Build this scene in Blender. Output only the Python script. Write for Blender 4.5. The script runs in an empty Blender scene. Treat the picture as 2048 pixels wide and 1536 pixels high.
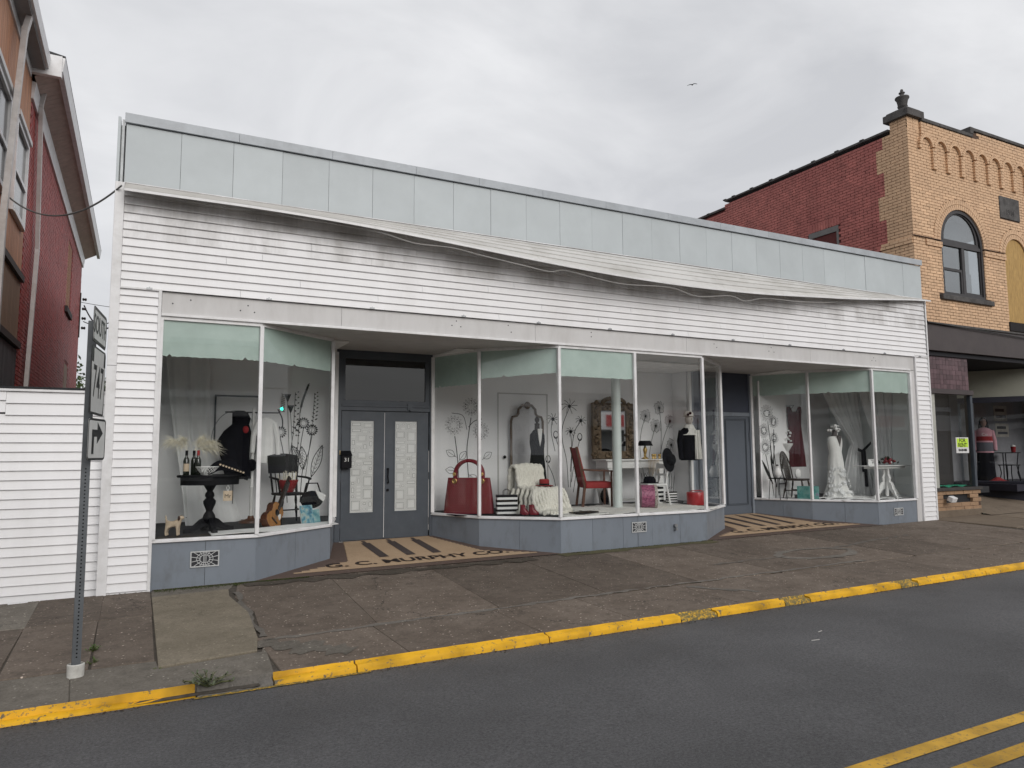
import bpy, bmesh, math, random
from mathutils import Vector, Matrix
from math import pi, sin, cos, radians
random.seed(7)
S = bpy.context.scene
COL = S.collection
# ---------------------------------------------------------------- camera
cam_d = bpy.data.cameras.new('camera'); cam = bpy.data.objects.new('camera', cam_d); COL.objects.link(cam)
S.camera = cam
cam_d.sensor_width = 36; cam_d.lens = 36*1439.29/2048; cam_d.clip_start = .1; cam_d.clip_end = 2000
EYE = 1.59
def cam_axes(yaw, pitch, roll):
    cy, sy, cp, sp = cos(yaw), sin(yaw), cos(pitch), sin(pitch)
    f = Vector((-sy*cp, cy*cp, sp)); r = Vector((cy, sy, 0)); u = r.cross(f)
    return cos(roll)*r+sin(roll)*u, -sin(roll)*r+cos(roll)*u, f
_r, _u, _f = cam_axes(radians(-27.342), radians(5.4006), radians(-.3284))
mw = Matrix(((_r.x, _u.x, -_f.x, 0), (_r.y, _u.y, -_f.y, -9.6), (_r.z, _u.z, -_f.z, EYE), (0, 0, 0, 1)))
cam.matrix_world = mw
# ---------------------------------------------------------------- world: overcast sky
SUN_EL, SUN_AZ = radians(27), radians(174)     # azimuth clockwise from +Y (north): behind the camera, a little right
W = bpy.data.worlds.new('World'); S.world = W; W.use_nodes = True
nt = W.node_tree; nt.nodes.clear()
N = nt.nodes.new; L = nt.links.new
out = N('ShaderNodeOutputWorld')
sky = N('ShaderNodeTexSky'); sky.sky_type = 'NISHITA'; sky.sun_disc = False
sky.sun_elevation = SUN_EL; sky.sun_rotation = SUN_AZ; sky.dust_density = 4
bg1 = N('ShaderNodeBackground'); bg1.inputs[1].default_value = .06; L(sky.outputs[0], bg1.inputs[0])
tc = N('ShaderNodeTexCoord'); mp = N('ShaderNodeMapping'); mp.inputs['Scale'].default_value = (1, 1, 2.2)
L(tc.outputs['Generated'], mp.inputs[0])
n1 = N('ShaderNodeTexNoise'); n1.inputs['Scale'].default_value = 2.6; n1.inputs['Detail'].default_value = 7; n1.inputs['Roughness'].default_value = .52; n1.inputs['Distortion'].default_value = .5
L(mp.outputs[0], n1.inputs[0])
cr = N('ShaderNodeValToRGB'); L(n1.outputs[0], cr.inputs[0])
cr.color_ramp.elements[0].position = .34; cr.color_ramp.elements[0].color = (.64, .65, .68, 1)
cr.color_ramp.elements[1].position = .64; cr.color_ramp.elements[1].color = (.89, .895, .915, 1)
bg2 = N('ShaderNodeBackground'); L(cr.outputs[0], bg2.inputs[0]); bg2.inputs[1].default_value = 1.0
mx = N('ShaderNodeMixShader'); mx.inputs[0].default_value = .93
L(bg1.outputs[0], mx.inputs[1]); L(bg2.outputs[0], mx.inputs[2]); L(mx.outputs[0], out.inputs[0])
# the sun behind the cloud
sd = bpy.data.lights.new('sun', 'SUN'); sd.energy = 1.45; sd.angle = radians(35); sd.color = (1, .97, .93)
sun = bpy.data.objects.new('sun', sd); COL.objects.link(sun)
sdir = Vector((sin(SUN_AZ)*cos(SUN_EL), cos(SUN_AZ)*cos(SUN_EL), sin(SUN_EL)))
sun.rotation_euler = sdir.to_track_quat('Z', 'Y').to_euler(); sun.location = (-10, -40, 60)
S.view_settings.view_transform = 'Standard'; S.view_settings.look = 'None'; S.view_settings.exposure = 0; S.view_settings.gamma = 1
S.view_settings.use_curve_mapping = False
S.render.engine = 'CYCLES'; S.cycles.transparent_max_bounces = 24
# ---------------------------------------------------------------- helpers
def lin(c): return tuple((v/255/12.92 if v/255 <= .04045 else ((v/255+.055)/1.055)**2.4) for v in c)
MATS = {}
def mat(name, col=(.5, .5, .5), rough=.6, var=.12, scale=6, bump=0, bscale=80, metal=0, spec=.4, rnd=0, stretch=(1, 1, 1), dirt=None, dscale=3, damt=.5, dlo=.46, dhi=.74, xluc=0, alpha=None, coat=0, trans=0):
    """procedural principled material: noise-varied colour, fine bump, optional dirt colour in patches, per-object tint"""
    if name in MATS: return MATS[name]
    m = bpy.data.materials.new(name); m.use_nodes = True; t = m.node_tree; n = t.nodes; l = t.links.new
    b = n['Principled BSDF']; b.inputs['Roughness'].default_value = rough; b.inputs['Metallic'].default_value = metal
    b.inputs['Specular IOR Level'].default_value = spec
    if coat: b.inputs['Coat Weight'].default_value = coat
    if alpha is not None: b.inputs['Alpha'].default_value = alpha
    g = n.new('ShaderNodeNewGeometry'); mpn = n.new('ShaderNodeMapping'); mpn.inputs['Scale'].default_value = stretch
    l(g.outputs['Position'], mpn.inputs[0])
    no = n.new('ShaderNodeTexNoise'); no.inputs['Scale'].default_value = scale; no.inputs['Detail'].default_value = 6; no.inputs['Roughness'].default_value = .6
    l(mpn.outputs[0], no.inputs[0])
    rp = n.new('ShaderNodeValToRGB'); l(no.outputs[0], rp.inputs[0])
    rp.color_ramp.elements[0].position = .28; rp.color_ramp.elements[1].position = .72
    rp.color_ramp.elements[0].color = (*[c*(1-var) for c in col], 1); rp.color_ramp.elements[1].color = (*[min(1, c*(1+var)) for c in col], 1)
    c = rp.outputs[0]
    if dirt:
        d = n.new('ShaderNodeTexNoise'); d.inputs['Scale'].default_value = dscale; d.inputs['Detail'].default_value = 9; d.inputs['Roughness'].default_value = .68
        l(mpn.outputs[0], d.inputs[0])
        dr = n.new('ShaderNodeMapRange'); dr.inputs[1].default_value = dlo; dr.inputs[2].default_value = dhi; dr.inputs[4].default_value = damt; l(d.outputs[0], dr.inputs[0])
        mxn = n.new('ShaderNodeMixRGB'); mxn.inputs[2].default_value = (*dirt, 1); l(dr.outputs[0], mxn.inputs[0]); l(c, mxn.inputs[1]); c = mxn.outputs[0]
    if rnd:
        oi = n.new('ShaderNodeObjectInfo'); hr = n.new('ShaderNodeMapRange'); hr.inputs[3].default_value = 1-rnd; hr.inputs[4].default_value = 1+rnd
        l(oi.outputs['Random'], hr.inputs[0]); hs = n.new('ShaderNodeHueSaturation'); l(hr.outputs[0], hs.inputs['Value']); l(c, hs.inputs['Color']); c = hs.outputs[0]
    l(c, b.inputs['Base Color'])
    if bump:
        bn = n.new('ShaderNodeTexNoise'); bn.inputs['Scale'].default_value = bscale; bn.inputs['Detail'].default_value = 5
        l(mpn.outputs[0], bn.inputs[0]); bp = n.new('ShaderNodeBump'); bp.inputs['Strength'].default_value = min(1, bump); bp.inputs['Distance'].default_value = .01*max(1, bump)
        l(bn.outputs[0], bp.inputs['Height']); l(bp.outputs[0], b.inputs['Normal'])
    if xluc:
        tl_ = n.new('ShaderNodeBsdfTranslucent'); l(c, tl_.inputs[0]); ms = n.new('ShaderNodeMixShader'); ms.inputs[0].default_value = xluc
        l(b.outputs[0], ms.inputs[1]); l(tl_.outputs[0], ms.inputs[2]); l(ms.outputs[0], n['Material Output'].inputs[0])
    if trans:
        tr = n.new('ShaderNodeBsdfTransparent'); ms = n.new('ShaderNodeMixShader'); ms.inputs[0].default_value = trans
        l(b.outputs[0], ms.inputs[1]); l(tr.outputs[0], ms.inputs[2]); l(ms.outputs[0], n['Material Output'].inputs[0])
    m['b'] = 1; MATS[name] = m
    return m
def nodes(m): return m.node_tree.nodes, m.node_tree.links.new
def glass(name, tint=(.985, .99, .987), refl=1.0, base=.026):
    if name in MATS: return MATS[name]
    m = bpy.data.materials.new(name); m.use_nodes = True; n, l = nodes(m); n.clear()
    o = n.new('ShaderNodeOutputMaterial'); tr = n.new('ShaderNodeBsdfTransparent'); tr.inputs[0].default_value = (*tint, 1)
    gl = n.new('ShaderNodeBsdfGlossy'); gl.inputs['Roughness'].default_value = .004; gl.inputs[0].default_value = (.95, .97, .97, 1)
    lw = n.new('ShaderNodeLayerWeight'); lw.inputs[0].default_value = .5
    p = n.new('ShaderNodeMath'); p.operation = 'POWER'; p.inputs[1].default_value = 5; l(lw.outputs['Facing'], p.inputs[0])
    ma = n.new('ShaderNodeMath'); ma.operation = 'MULTIPLY_ADD'; ma.inputs[1].default_value = .55*refl; ma.inputs[2].default_value = base*refl; l(p.outputs[0], ma.inputs[0])
    mx = n.new('ShaderNodeMixShader'); l(ma.outputs[0], mx.inputs[0]); l(tr.outputs[0], mx.inputs[1]); l(gl.outputs[0], mx.inputs[2]); l(mx.outputs[0], o.inputs[0])
    MATS[name] = m; return m
class MB:
    def __init__(s): s.v = []; s.f = []
    def add(s, vs, fs):
        o = len(s.v); s.v += [tuple(v) for v in vs]; s.f += [tuple(i+o for i in f) for f in fs]; return s
    def box(s, x0, x1, y0, y1, z0, z1):
        return s.add([(x0,y0,z0),(x1,y0,z0),(x1,y1,z0),(x0,y1,z0),(x0,y0,z1),(x1,y0,z1),(x1,y1,z1),(x0,y1,z1)],
                     [(0,3,2,1),(4,5,6,7),(0,1,5,4),(1,2,6,5),(2,3,7,6),(3,0,4,7)])
    def obox(s, c, ax, hx, hy, hz):
        """box round centre c with axes ax (3 vectors)"""
        c = Vector(c); a, b, d = [Vector(q) for q in ax]
        P = [c+a*i*hx+b*j*hy+d*k*hz for k in (-1, 1) for i, j in ((-1,-1),(1,-1),(1,1),(-1,1))]
        return s.add(P, [(0,3,2,1),(4,5,6,7),(0,1,5,4),(1,2,6,5),(2,3,7,6),(3,0,4,7)])
    def bar(s, p, q, w, h, up=(0, 0, 1)):
        p, q = Vector(p), Vector(q); d = (q-p); ln = d.length; d.normalize(); up = Vector(up)
        sd = d.cross(up)
        if sd.length < 1e-4: sd = d.cross(Vector((1, 0, 0)))
        sd.normalize(); u = sd.cross(d)
        return s.obox((p+q)/2, (d, sd, u), ln/2, w/2, h/2)
    def prism(s, poly, lo, hi, axis='y'):
        """closed 2-D polygon extruded along axis; poly in the two remaining coordinates"""
        def P(a, b, t): return {'x': (t, a, b), 'y': (a, t, b), 'z': (a, b, t)}[axis]
        n = len(poly); vs = [P(a, b, lo) for a, b in poly]+[P(a, b, hi) for a, b in poly]
        fs = [tuple(range(n)), tuple(range(2*n-1, n-1, -1))]+[(i, i+n, (i+1) % n+n, (i+1) % n) for i in range(n)]
        return s.add(vs, fs)
    def ring(s, poly, inner, lo, hi, axis='y'):
        """polygon with a same-count hole"""
        def P(a, b, t): return {'x': (t, a, b), 'y': (a, t, b), 'z': (a, b, t)}[axis]
        n = len(poly); vs = [P(*p, lo) for p in poly]+[P(*p, lo) for p in inner]+[P(*p, hi) for p in poly]+[P(*p, hi) for p in inner]
        fs = []
        for i in range(n):
            j = (i+1) % n
            fs += [(i, j, n+j, n+i), (2*n+i, 3*n+i, 3*n+j, 2*n+j), (i, 2*n+i, 2*n+j, j), (n+i, n+j, 3*n+j, 3*n+i)]
        return s.add(vs, fs)
    def lathe(s, prof, c=(0, 0, 0), n=20, axis='z', sx=1, sy=1):
        vs = []; fs = []
        for r, z in prof:
            for k in range(n):
                a = 2*pi*k/n; x, y = r*cos(a)*sx, r*sin(a)*sy
                p = {'z': (x, y, z), 'y': (x, z, y), 'x': (z, x, y)}[axis]
                vs.append((c[0]+p[0], c[1]+p[1], c[2]+p[2]))
        m = len(prof)
        for i in range(m-1):
            for k in range(n): fs.append((i*n+k, i*n+(k+1) % n, (i+1)*n+(k+1) % n, (i+1)*n+k))
        fs.append(tuple(range(n-1, -1, -1))); fs.append(tuple((m-1)*n+k for k in range(n)))
        return s.add(vs, fs)
    def tube(s, pts, r, n=8, closed=False):
        pts = [Vector(p) for p in pts]; m = len(pts); rs = r if isinstance(r, (list, tuple)) else [r]*m
        vs = []; fs = []; prev = None
        for i, p in enumerate(pts):
            d = (pts[(i+1) % m]-pts[i-1]) if closed else (pts[min(i+1, m-1)]-pts[max(i-1, 0)])
            d.normalize()
            if prev is None:
                a = d.cross(Vector((0, 0, 1)));
                if a.length < .1: a = d.cross(Vector((1, 0, 0)))
            else: a = prev-d*prev.dot(d)
            a.normalize(); b = d.cross(a); prev = a
            for k in range(n): t = 2*pi*k/n; vs.append(p+(a*cos(t)+b*sin(t))*rs[i])
        for i in range(m if closed else m-1):
            j = (i+1) % m
            for k in range(n): fs.append((i*n+k, i*n+(k+1) % n, j*n+(k+1) % n, j*n+k))
        if not closed: fs.append(tuple(range(n-1, -1, -1))); fs.append(tuple((m-1)*n+k for k in range(n)))
        return s.add(vs, fs)
    def ell(s, c, r, nu=14, nv=9):
        pr = [(max(1e-4, sin(pi*j/nv)), -cos(pi*j/nv)) for j in range(nv+1)]
        o = len(s.v); s.lathe(pr, n=nu)
        for i in range(o, len(s.v)): v = s.v[i]; s.v[i] = (c[0]+v[0]*r[0], c[1]+v[1]*r[1], c[2]+v[2]*r[2])
        return s
    def grid(s, fn, nu, nv):
        vs = [fn(i/nu, j/nv) for j in range(nv+1) for i in range(nu+1)]
        fs = [(j*(nu+1)+i, j*(nu+1)+i+1, (j+1)*(nu+1)+i+1, (j+1)*(nu+1)+i) for j in range(nv) for i in range(nu)]
        return s.add(vs, fs)
    def xf(s, mtx, start=0):
        for i in range(start, len(s.v)): s.v[i] = tuple(mtx @ Vector(s.v[i]))
        return s
    def build(s, name, m, parent=None, smooth=False, bev=0, solid=0, sub=0):
        me = bpy.data.meshes.new(name); me.from_pydata(s.v, [], s.f)
        bm = bmesh.new(); bm.from_mesh(me); bmesh.ops.recalc_face_normals(bm, faces=bm.faces)
        bm.to_mesh(me); bm.free(); me.materials.append(m)
        if smooth:
            me.polygons.foreach_set('use_smooth', [True]*len(me.polygons))
            me.set_sharp_from_angle(angle=radians(38 if smooth is True else smooth))
        o = bpy.data.objects.new(name, me); COL.objects.link(o)
        if parent: o.parent = parent
        if bev:
            bv = o.modifiers.new('bevel', 'BEVEL'); bv.width = bev; bv.segments = 2; bv.limit_method = 'ANGLE'
        if solid:
            so = o.modifiers.new('solid', 'SOLIDIFY'); so.thickness = solid; so.offset = 0
        if sub:
            su = o.modifiers.new('sub', 'SUBSURF'); su.levels = sub; su.render_levels = sub
        return o
def B(x0, x1, y0, y1, z0, z1): return MB().box(x0, x1, y0, y1, z0, z1)
def tag(o, label=None, cat=None, group=None, kind=None):
    if label: o['label'] = label
    if cat: o['category'] = cat
    if group: o['group'] = group
    if kind: o['kind'] = kind
    return o
def thing(name, label, cat, loc=(0, 0, 0), rz=0, group=None):
    o = bpy.data.objects.new(name, None); COL.objects.link(o); o.location = loc; o.rotation_euler = (0, 0, rz); o.empty_display_size = .2
    return tag(o, label, cat, group)
def text(name, s, size, m, parent, M4, ext=.002, align='CENTER', sx=1, bold=0):
    """flat lettering: text lies in local XY, placed by M4"""
    cu = bpy.data.curves.new(name, 'FONT'); cu.body = s; cu.size = size; cu.extrude = ext; cu.align_x = align; cu.align_y = 'CENTER'; cu.resolution_u = 3
    cu.offset = bold
    t = bpy.data.objects.new(name+'_t', cu); COL.objects.link(t)
    bpy.context.view_layer.update()
    me = bpy.data.meshes.new_from_object(t.evaluated_get(bpy.context.evaluated_depsgraph_get())); bpy.data.objects.remove(t)
    me.transform(M4 @ Matrix.Diagonal((sx, 1, 1, 1))); me.materials.clear(); me.materials.append(m); me.name = name
    o = bpy.data.objects.new(name, me); COL.objects.link(o); o.parent = parent
    return o
def frame_M(o, ux, uy):
    ux = Vector(ux).normalized(); uy = Vector(uy).normalized(); uz = ux.cross(uy)
    return Matrix(((ux.x, uy.x, uz.x, o[0]), (ux.y, uy.y, uz.y, o[1]), (ux.z, uy.z, uz.z, o[2]), (0, 0, 0, 1)))
def gz(x, y):
    """height of the pavement"""
    return .0074*x+.029*min(y, 0)
# ================================================================ GROUND, ROAD, PAVEMENT
def crack_mat(name, c0, c1, speck=.5, crack=1.0, cscale=.55, damp=.35, rough=.85):
    m = bpy.data.materials.new(name); m.use_nodes = True; n, l = nodes(m); b = n['Principled BSDF']; b.inputs['Roughness'].default_value = rough; b.inputs['Specular IOR Level'].default_value = .3
    g = n.new('ShaderNodeNewGeometry'); P = g.outputs['Position']
    def noise(sc, det=6, rg=.6, src=P):
        q = n.new('ShaderNodeTexNoise'); q.inputs['Scale'].default_value = sc; q.inputs['Detail'].default_value = det; q.inputs['Roughness'].default_value = rg; l(src, q.inputs[0]); return q
    def mr(src, a, bb, lo=0, hi=1):
        q = n.new('ShaderNodeMapRange'); q.inputs[1].default_value = a; q.inputs[2].default_value = bb; q.inputs[3].default_value = lo; q.inputs[4].default_value = hi; l(src, q.inputs[0]); return q.outputs[0]
    def mix(f, a, bb):
        q = n.new('ShaderNodeMixRGB')
        for i, s in ((0, f), (1, a), (2, bb)):
            if isinstance(s, tuple): q.inputs[i].default_value = (*s, 1)
            elif isinstance(s, float): q.inputs[i].default_value = s
            else: l(s, q.inputs[i])
        return q.outputs[0]
    big = noise(1.3, 10, .72); c = mix(mr(big.outputs[0], .3, .7), c0, c1)
    mid = noise(7, 6, .7); c = mix(mr(mid.outputs[0], .48, .8, 0, damp), c, tuple(v*.45 for v in c0))
    fine = noise(48, 6, .82); c = mix(mr(fine.outputs[0], .45, .8, 0, .75), c, tuple(v*.3 for v in c0))
    vo = n.new('ShaderNodeTexVoronoi'); vo.inputs['Scale'].default_value = 24; l(P, vo.inputs[0])
    pn = noise(60, 2); sp = mr(vo.outputs['Distance'], .26, .16, 0, speck)
    sel = mr(noise(23, 3).outputs[0], .52, .62); mu = n.new('ShaderNodeMath'); mu.operation = 'MULTIPLY'; l(sp, mu.inputs[0]); l(sel, mu.inputs[1])
    c = mix(mu.outputs[0], c, tuple(min(1, v*2.6+.05) for v in c1))
    oi = n.new('ShaderNodeObjectInfo'); hs = n.new('ShaderNodeHueSaturation'); l(mr(oi.outputs['Random'], 0, 1, .82, 1.16), hs.inputs['Value']); l(c, hs.inputs['Color']); c = hs.outputs[0]
    h = fine.outputs[0]
    if crack:
        wn = noise(1.7, 5, .7); va = n.new('ShaderNodeVectorMath'); va.operation = 'SCALE'; va.inputs['Scale'].default_value = .9; l(wn.outputs['Color'], va.inputs[0])
        ad = n.new('ShaderNodeVectorMath'); l(P, ad.inputs[0]); l(va.outputs[0], ad.inputs[1])
        ve = n.new('ShaderNodeTexVoronoi'); ve.feature = 'DISTANCE_TO_EDGE'; ve.inputs['Scale'].default_value = cscale; l(ad.outputs[0], ve.inputs[0])
        k = mr(ve.outputs['Distance'], .0045, .001, 0, 1); gate = mr(noise(.5, 2).outputs[0], .47, .55)
        kk = n.new('ShaderNodeMath'); kk.operation = 'MULTIPLY'; l(k, kk.inputs[0]); l(gate, kk.inputs[1]); ks = n.new('ShaderNodeMath'); ks.operation = 'MULTIPLY'; ks.inputs[1].default_value = crack*.85; l(kk.outputs[0], ks.inputs[0])
        c = mix(ks.outputs[0], c, (.018, .016, .014))
        sb = n.new('ShaderNodeMath'); sb.operation = 'SUBTRACT'; l(h, sb.inputs[0]); l(ks.outputs[0], sb.inputs[1]); h = sb.outputs[0]
    l(c, b.inputs['Base Color'])
    bp = n.new('ShaderNodeBump'); bp.inputs['Strength'].default_value = .55; bp.inputs['Distance'].default_value = .006; l(h, bp.inputs['Height']); l(bp.outputs[0], b.inputs['Normal'])
    MATS[name] = m; return m
def paint_mat(name, col, under, lo=.52, hi=.6, sc=14, rough=.6):
    m = bpy.data.materials.new(name); m.use_nodes = True; n, l = nodes(m); b = n['Principled BSDF']; b.inputs['Roughness'].default_value = rough; b.inputs['Specular IOR Level'].default_value = .35
    g = n.new('ShaderNodeNewGeometry')
    a = n.new('ShaderNodeTexNoise'); a.inputs['Scale'].default_value = sc; a.inputs['Detail'].default_value = 9; a.inputs['Roughness'].default_value = .72; l(g.outputs['Position'], a.inputs[0])
    d = n.new('ShaderNodeTexNoise'); d.inputs['Scale'].default_value = 3.3; d.inputs['Detail'].default_value = 6; l(g.outputs['Position'], d.inputs[0])
    r = n.new('ShaderNodeMapRange'); r.inputs[1].default_value = lo; r.inputs[2].default_value = hi; l(a.outputs[0], r.inputs[0])
    sh = n.new('ShaderNodeMixRGB'); sh.inputs[1].default_value = (*col, 1); sh.inputs[2].default_value = (*[v*.5 for v in col], 1)
    r2 = n.new('ShaderNodeMapRange'); r2.inputs[1].default_value = .42; r2.inputs[2].default_value = .72; l(d.outputs[0], r2.inputs[0]); l(r2.outputs[0], sh.inputs[0])
    x = n.new('ShaderNodeMixRGB'); x.inputs[2].default_value = (*under, 1); l(r.outputs[0], x.inputs[0]); l(sh.outputs[0], x.inputs[1]); l(x.outputs[0], b.inputs['Base Color'])
    bp = n.new('ShaderNodeBump'); bp.inputs['Strength'].default_value = .5; bp.inputs['Distance'].default_value = .006; l(a.outputs[0], bp.inputs['Height']); l(bp.outputs[0], b.inputs['Normal'])
    MATS[name] = m; return m
m_slab = crack_mat('brown_concrete', (.118, .092, .072), (.205, .167, .136), 1.0, damp=.75)
m_slabg = crack_mat('grey_concrete', (.128, .113, .094), (.23, .208, .176), .6, .8, damp=.6)
m_tan = crack_mat('tan_concrete', (.185, .158, .115), (.29, .25, .19), .3, .5, damp=.45)
m_cem = crack_mat('cement_smear', (.135, .12, .102), (.225, .205, .18), .3, .4, damp=.6)
m_entry = crack_mat('entry_concrete', (.20, .155, .115), (.30, .24, .18), .1, .6)
m_dirt = mat('joint_dirt', (.080, .068, .055), .95, .4, 20, .6)
m_kerb = crack_mat('kerb_concrete', (.16, .15, .13), (.24, .22, .2), .3, .4)
m_yel = paint_mat('yellow_kerb_paint', (.80, .43, .012), (.14, .12, .08), .57, .63, 16)
m_yel2 = paint_mat('worn_yellow_kerb_paint', (.66, .38, .03), (.16, .13, .05), .44, .5, 40)
m_line = paint_mat('yellow_line_paint', (.62, .36, .045), (.09, .085, .075), .55, .68, 30, .7)
# asphalt
m_asph = bpy.data.materials.new('asphalt'); m_asph.use_nodes = True; n, l = nodes(m_asph); b = n['Principled BSDF']; b.inputs['Roughness'].default_value = .72; b.inputs['Specular IOR Level'].default_value = .35
g = n.new('ShaderNodeNewGeometry')
def _n(sc, d=4, r=.6):
    q = n.new('ShaderNodeTexNoise'); q.inputs['Scale'].default_value = sc; q.inputs['Detail'].default_value = d; q.inputs['Roughness'].default_value = r; l(g.outputs['Position'], q.inputs[0]); return q.outputs[0]
r1 = n.new('ShaderNodeValToRGB'); l(_n(55, 6, .9), r1.inputs[0]); r1.color_ramp.elements[0].position = .3; r1.color_ramp.elements[0].color = (.022, .022, .024, 1); r1.color_ramp.elements[1].position = .75; r1.color_ramp.elements[1].color = (.195, .193, .197, 1)
r2 = n.new('ShaderNodeMapRange'); l(_n(.7, 6, .6), r2.inputs[0]); r2.inputs[1].default_value = .3; r2.inputs[2].default_value = .7; r2.inputs[3].default_value = .74; r2.inputs[4].default_value = 1.16
hs = n.new('ShaderNodeHueSaturation'); l(r1.outputs[0], hs.inputs['Color']); l(r2.outputs[0], hs.inputs['Value']); l(hs.outputs[0], b.inputs['Base Color'])
bp = n.new('ShaderNodeBump'); bp.inputs['Strength'].default_value = .7; bp.inputs['Distance'].default_value = .008; l(_n(170, 3, .8), bp.inputs['Height']); l(bp.outputs[0], b.inputs['Normal'])

def sheet(xs, ys, zf): 
    q = MB(); q.grid(lambda u, v: (xs[0]+(xs[1]-xs[0])*u, ys[0]+(ys[1]-ys[0])*v, zf(xs[0]+(xs[1]-xs[0])*u, ys[0]+(ys[1]-ys[0])*v)), 24, 6); return q
KY = -3.73
def rz(x, y): 
    return .0074*x-.172+.045*(1-((y+7.02)/3.29)**2)
tag(sheet((-600, 600), (-600, 600), lambda x, y: -1.2+.0074*max(-60, min(60, x))).build('ground', mat('ground_earth', (.09, .1, .06), .95, .3, .4)), kind='structure')
tag(sheet((-45, 70), (-10.31, KY+.02), rz).build('road', m_asph, smooth=True), kind='structure')
for i, (ya, yb) in enumerate(((-6.94, -6.84), (-7.21, -7.11))):
    q = MB(); q.grid(lambda u, v: (-30+80*u, ya+(yb-ya)*v, rz(-30+80*u, ya+(yb-ya)*v)+.004), 60, 1)
    tag(q.build('road_marking', m_line), kind='structure')
# pavement bed and its slabs
sw = tag(MB().grid(lambda u, v: (-45+115*u, -3.645+3.60*v, gz(-45+115*u, -3.645+3.60*v)-.012), 30, 3).build('sidewalk', m_dirt), kind='structure')
def slab(poly, m, dz=0., th=.05, g=.0015, name='slab'):
    cx = sum(p[0] for p in poly)/len(poly); cy = sum(p[1] for p in poly)/len(poly)
    def ins(p, d):
        vx, vy = p[0]-cx, p[1]-cy; r = math.hypot(vx, vy); return (p[0]-vx/r*d, p[1]-vy/r*d)
    a = [ins(p, g) for p in poly]; t = [ins(p, g+.007) for p in poly]; k = len(poly)
    tilt = random.uniform(-.0025, .0025)
    vs = [(x, y, gz(x, y)-th+dz) for x, y in a]+[(x, y, gz(x, y)+dz-.007) for x, y in a]+[(x, y, gz(x, y)+dz+tilt*(x-cx)) for x, y in t]
    fs = [tuple(range(2*k, 3*k))]
    for lv in (0, 1): fs += [(lv*k+i, lv*k+(i+1) % k, (lv+1)*k+(i+1) % k, (lv+1)*k+i) for i in range(k)]
    return MB().add(vs, fs).build(name, m, sw)
def j(x, s=.0): return x+random.uniform(-.02, .02)
inner = [-7.5, -6.1, -4.7, -3.3, -2.1, -.9, -.29, .18]
for a, c in zip(inner, inner[1:]): slab([(a, -.03), (c, -.03), (c+.01, -1.25), (a, -1.25)], m_slab if a > -2 else m_slabg, random.uniform(-.004, .003)); slab([(a, -1.27), (c, -1.27), (c, -2.88), (a+.02, -2.88)], m_slab, random.uniform(-.004, .003))
slab([(.19, -.42), (1.0, -.36), (.97, -.75), (1.07, -1.6), (1.02, -2.6), (.96, -3.0), (.2, -3.1)], m_tan, .008)
slab([(.19, -.03), (1.12, -.03), (1.0, -.34), (.19, -.40)], m_slabg, .0)
xs = [1.1, 2.24, 3.6, 5.02, 6.4, 7.8, 9.25, 10.6, 12.0, 13.45, 15.0]
for i, (a, c) in enumerate(zip(xs, xs[1:])):
    sk = -.14
    if i == 0: slab([(1.14, -.03), (c, -.03), (c+sk*.8, -2.6), (1.05, -2.78), (1.12, -1.6), (1.02, -.8)], m_slab, -.002)
    else: slab([(a, -.03), (c, -.03), (c+sk, -2.55), (a+sk*(1 if i > 1 else .8), -2.58)], m_slab, random.uniform(-.004, .004))
outr = [-7.5, -5.6, -3.8, -2.0, -.36, 1.05, 2.1, 3.4, 4.45, 5.9, 7.1, 8.4, 9.9, 11.2, 12.6, 14.0, 15.4]
for i, (a, c) in enumerate(zip(outr, outr[1:])):
    y0 = -2.9 if c < .5 else -2.6
    if i == 4: slab([(a-.05, -2.9), (.18, -2.9), (.2, -3.13), (1.0, -3.03), (1.05, -2.8), (1.0, -3.645), (a, -3.645)], m_slabg, -.003)
    else: slab([(a-.05, y0), (c-.05, y0), (c, -3.645), (a, -3.645)], m_slabg if i < 5 else m_slab, random.uniform(-.005, .003))
for a, c in ((15.0, 16.9), (16.9, 18.6), (18.6, 20.3), (20.3, 22.2), (22.2, 24.5)):
    slab([(a, .2), (c, .2), (c, -1.5), (a+.2, -1.5)], m_entry if a < 19 else m_slab, .012); slab([(a+.2, -1.52), (c, -1.52), (c, -2.56), (a-.1, -2.56)], m_slab); slab([(a+.3, -2.59), (c+.3, -2.59), (c+.4, -3.645), (a+.4, -3.645)], m_slab)
# grey cement smears along the long joint and the ring-shaped repair
def smear(pts, w, name='cement_patch', m=None):
    q = MB(); P = []
    for i, (x, y) in enumerate(pts):
        x0, y0 = pts[max(i-1, 0)]; x1, y1 = pts[min(i+1, len(pts)-1)]; dx, dy = x1-x0, y1-y0; r = math.hypot(dx, dy); ww = w*random.uniform(.35, 1.3)/2
        P += [(x-dy/r*ww, y+dx/r*ww), (x+dy/r*ww, y-dx/r*ww)]
    q.add([(x, y, gz(x, y)+.005) for x, y in P], [(2*i, 2*i+1, 2*i+3, 2*i+2) for i in range(len(pts)-1)])
    return q.build(name, m or m_cem, sw)
def wob(x0, x1, y0, y1, k, a=.03): return [(x0+(x1-x0)*i/k, y0+(y1-y0)*i/k+random.uniform(-a, a)) for i in range(k+1)]
smear(wob(1.05, 5.3, -2.72, -2.55, 60, .02), .07); smear(wob(5.4, 9.4, -2.56, -2.5, 34, .03), .06); smear(wob(5.9, 6.5, -2.7, -3.3, 14, .05), .09)
smear([(1.0+random.uniform(-.03, .03), -2.75-.02*i) if i < 2 else (1.0+.04*i, -2.78-.035*i) for i in range(18)], .34, m=m_slabg)
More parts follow.
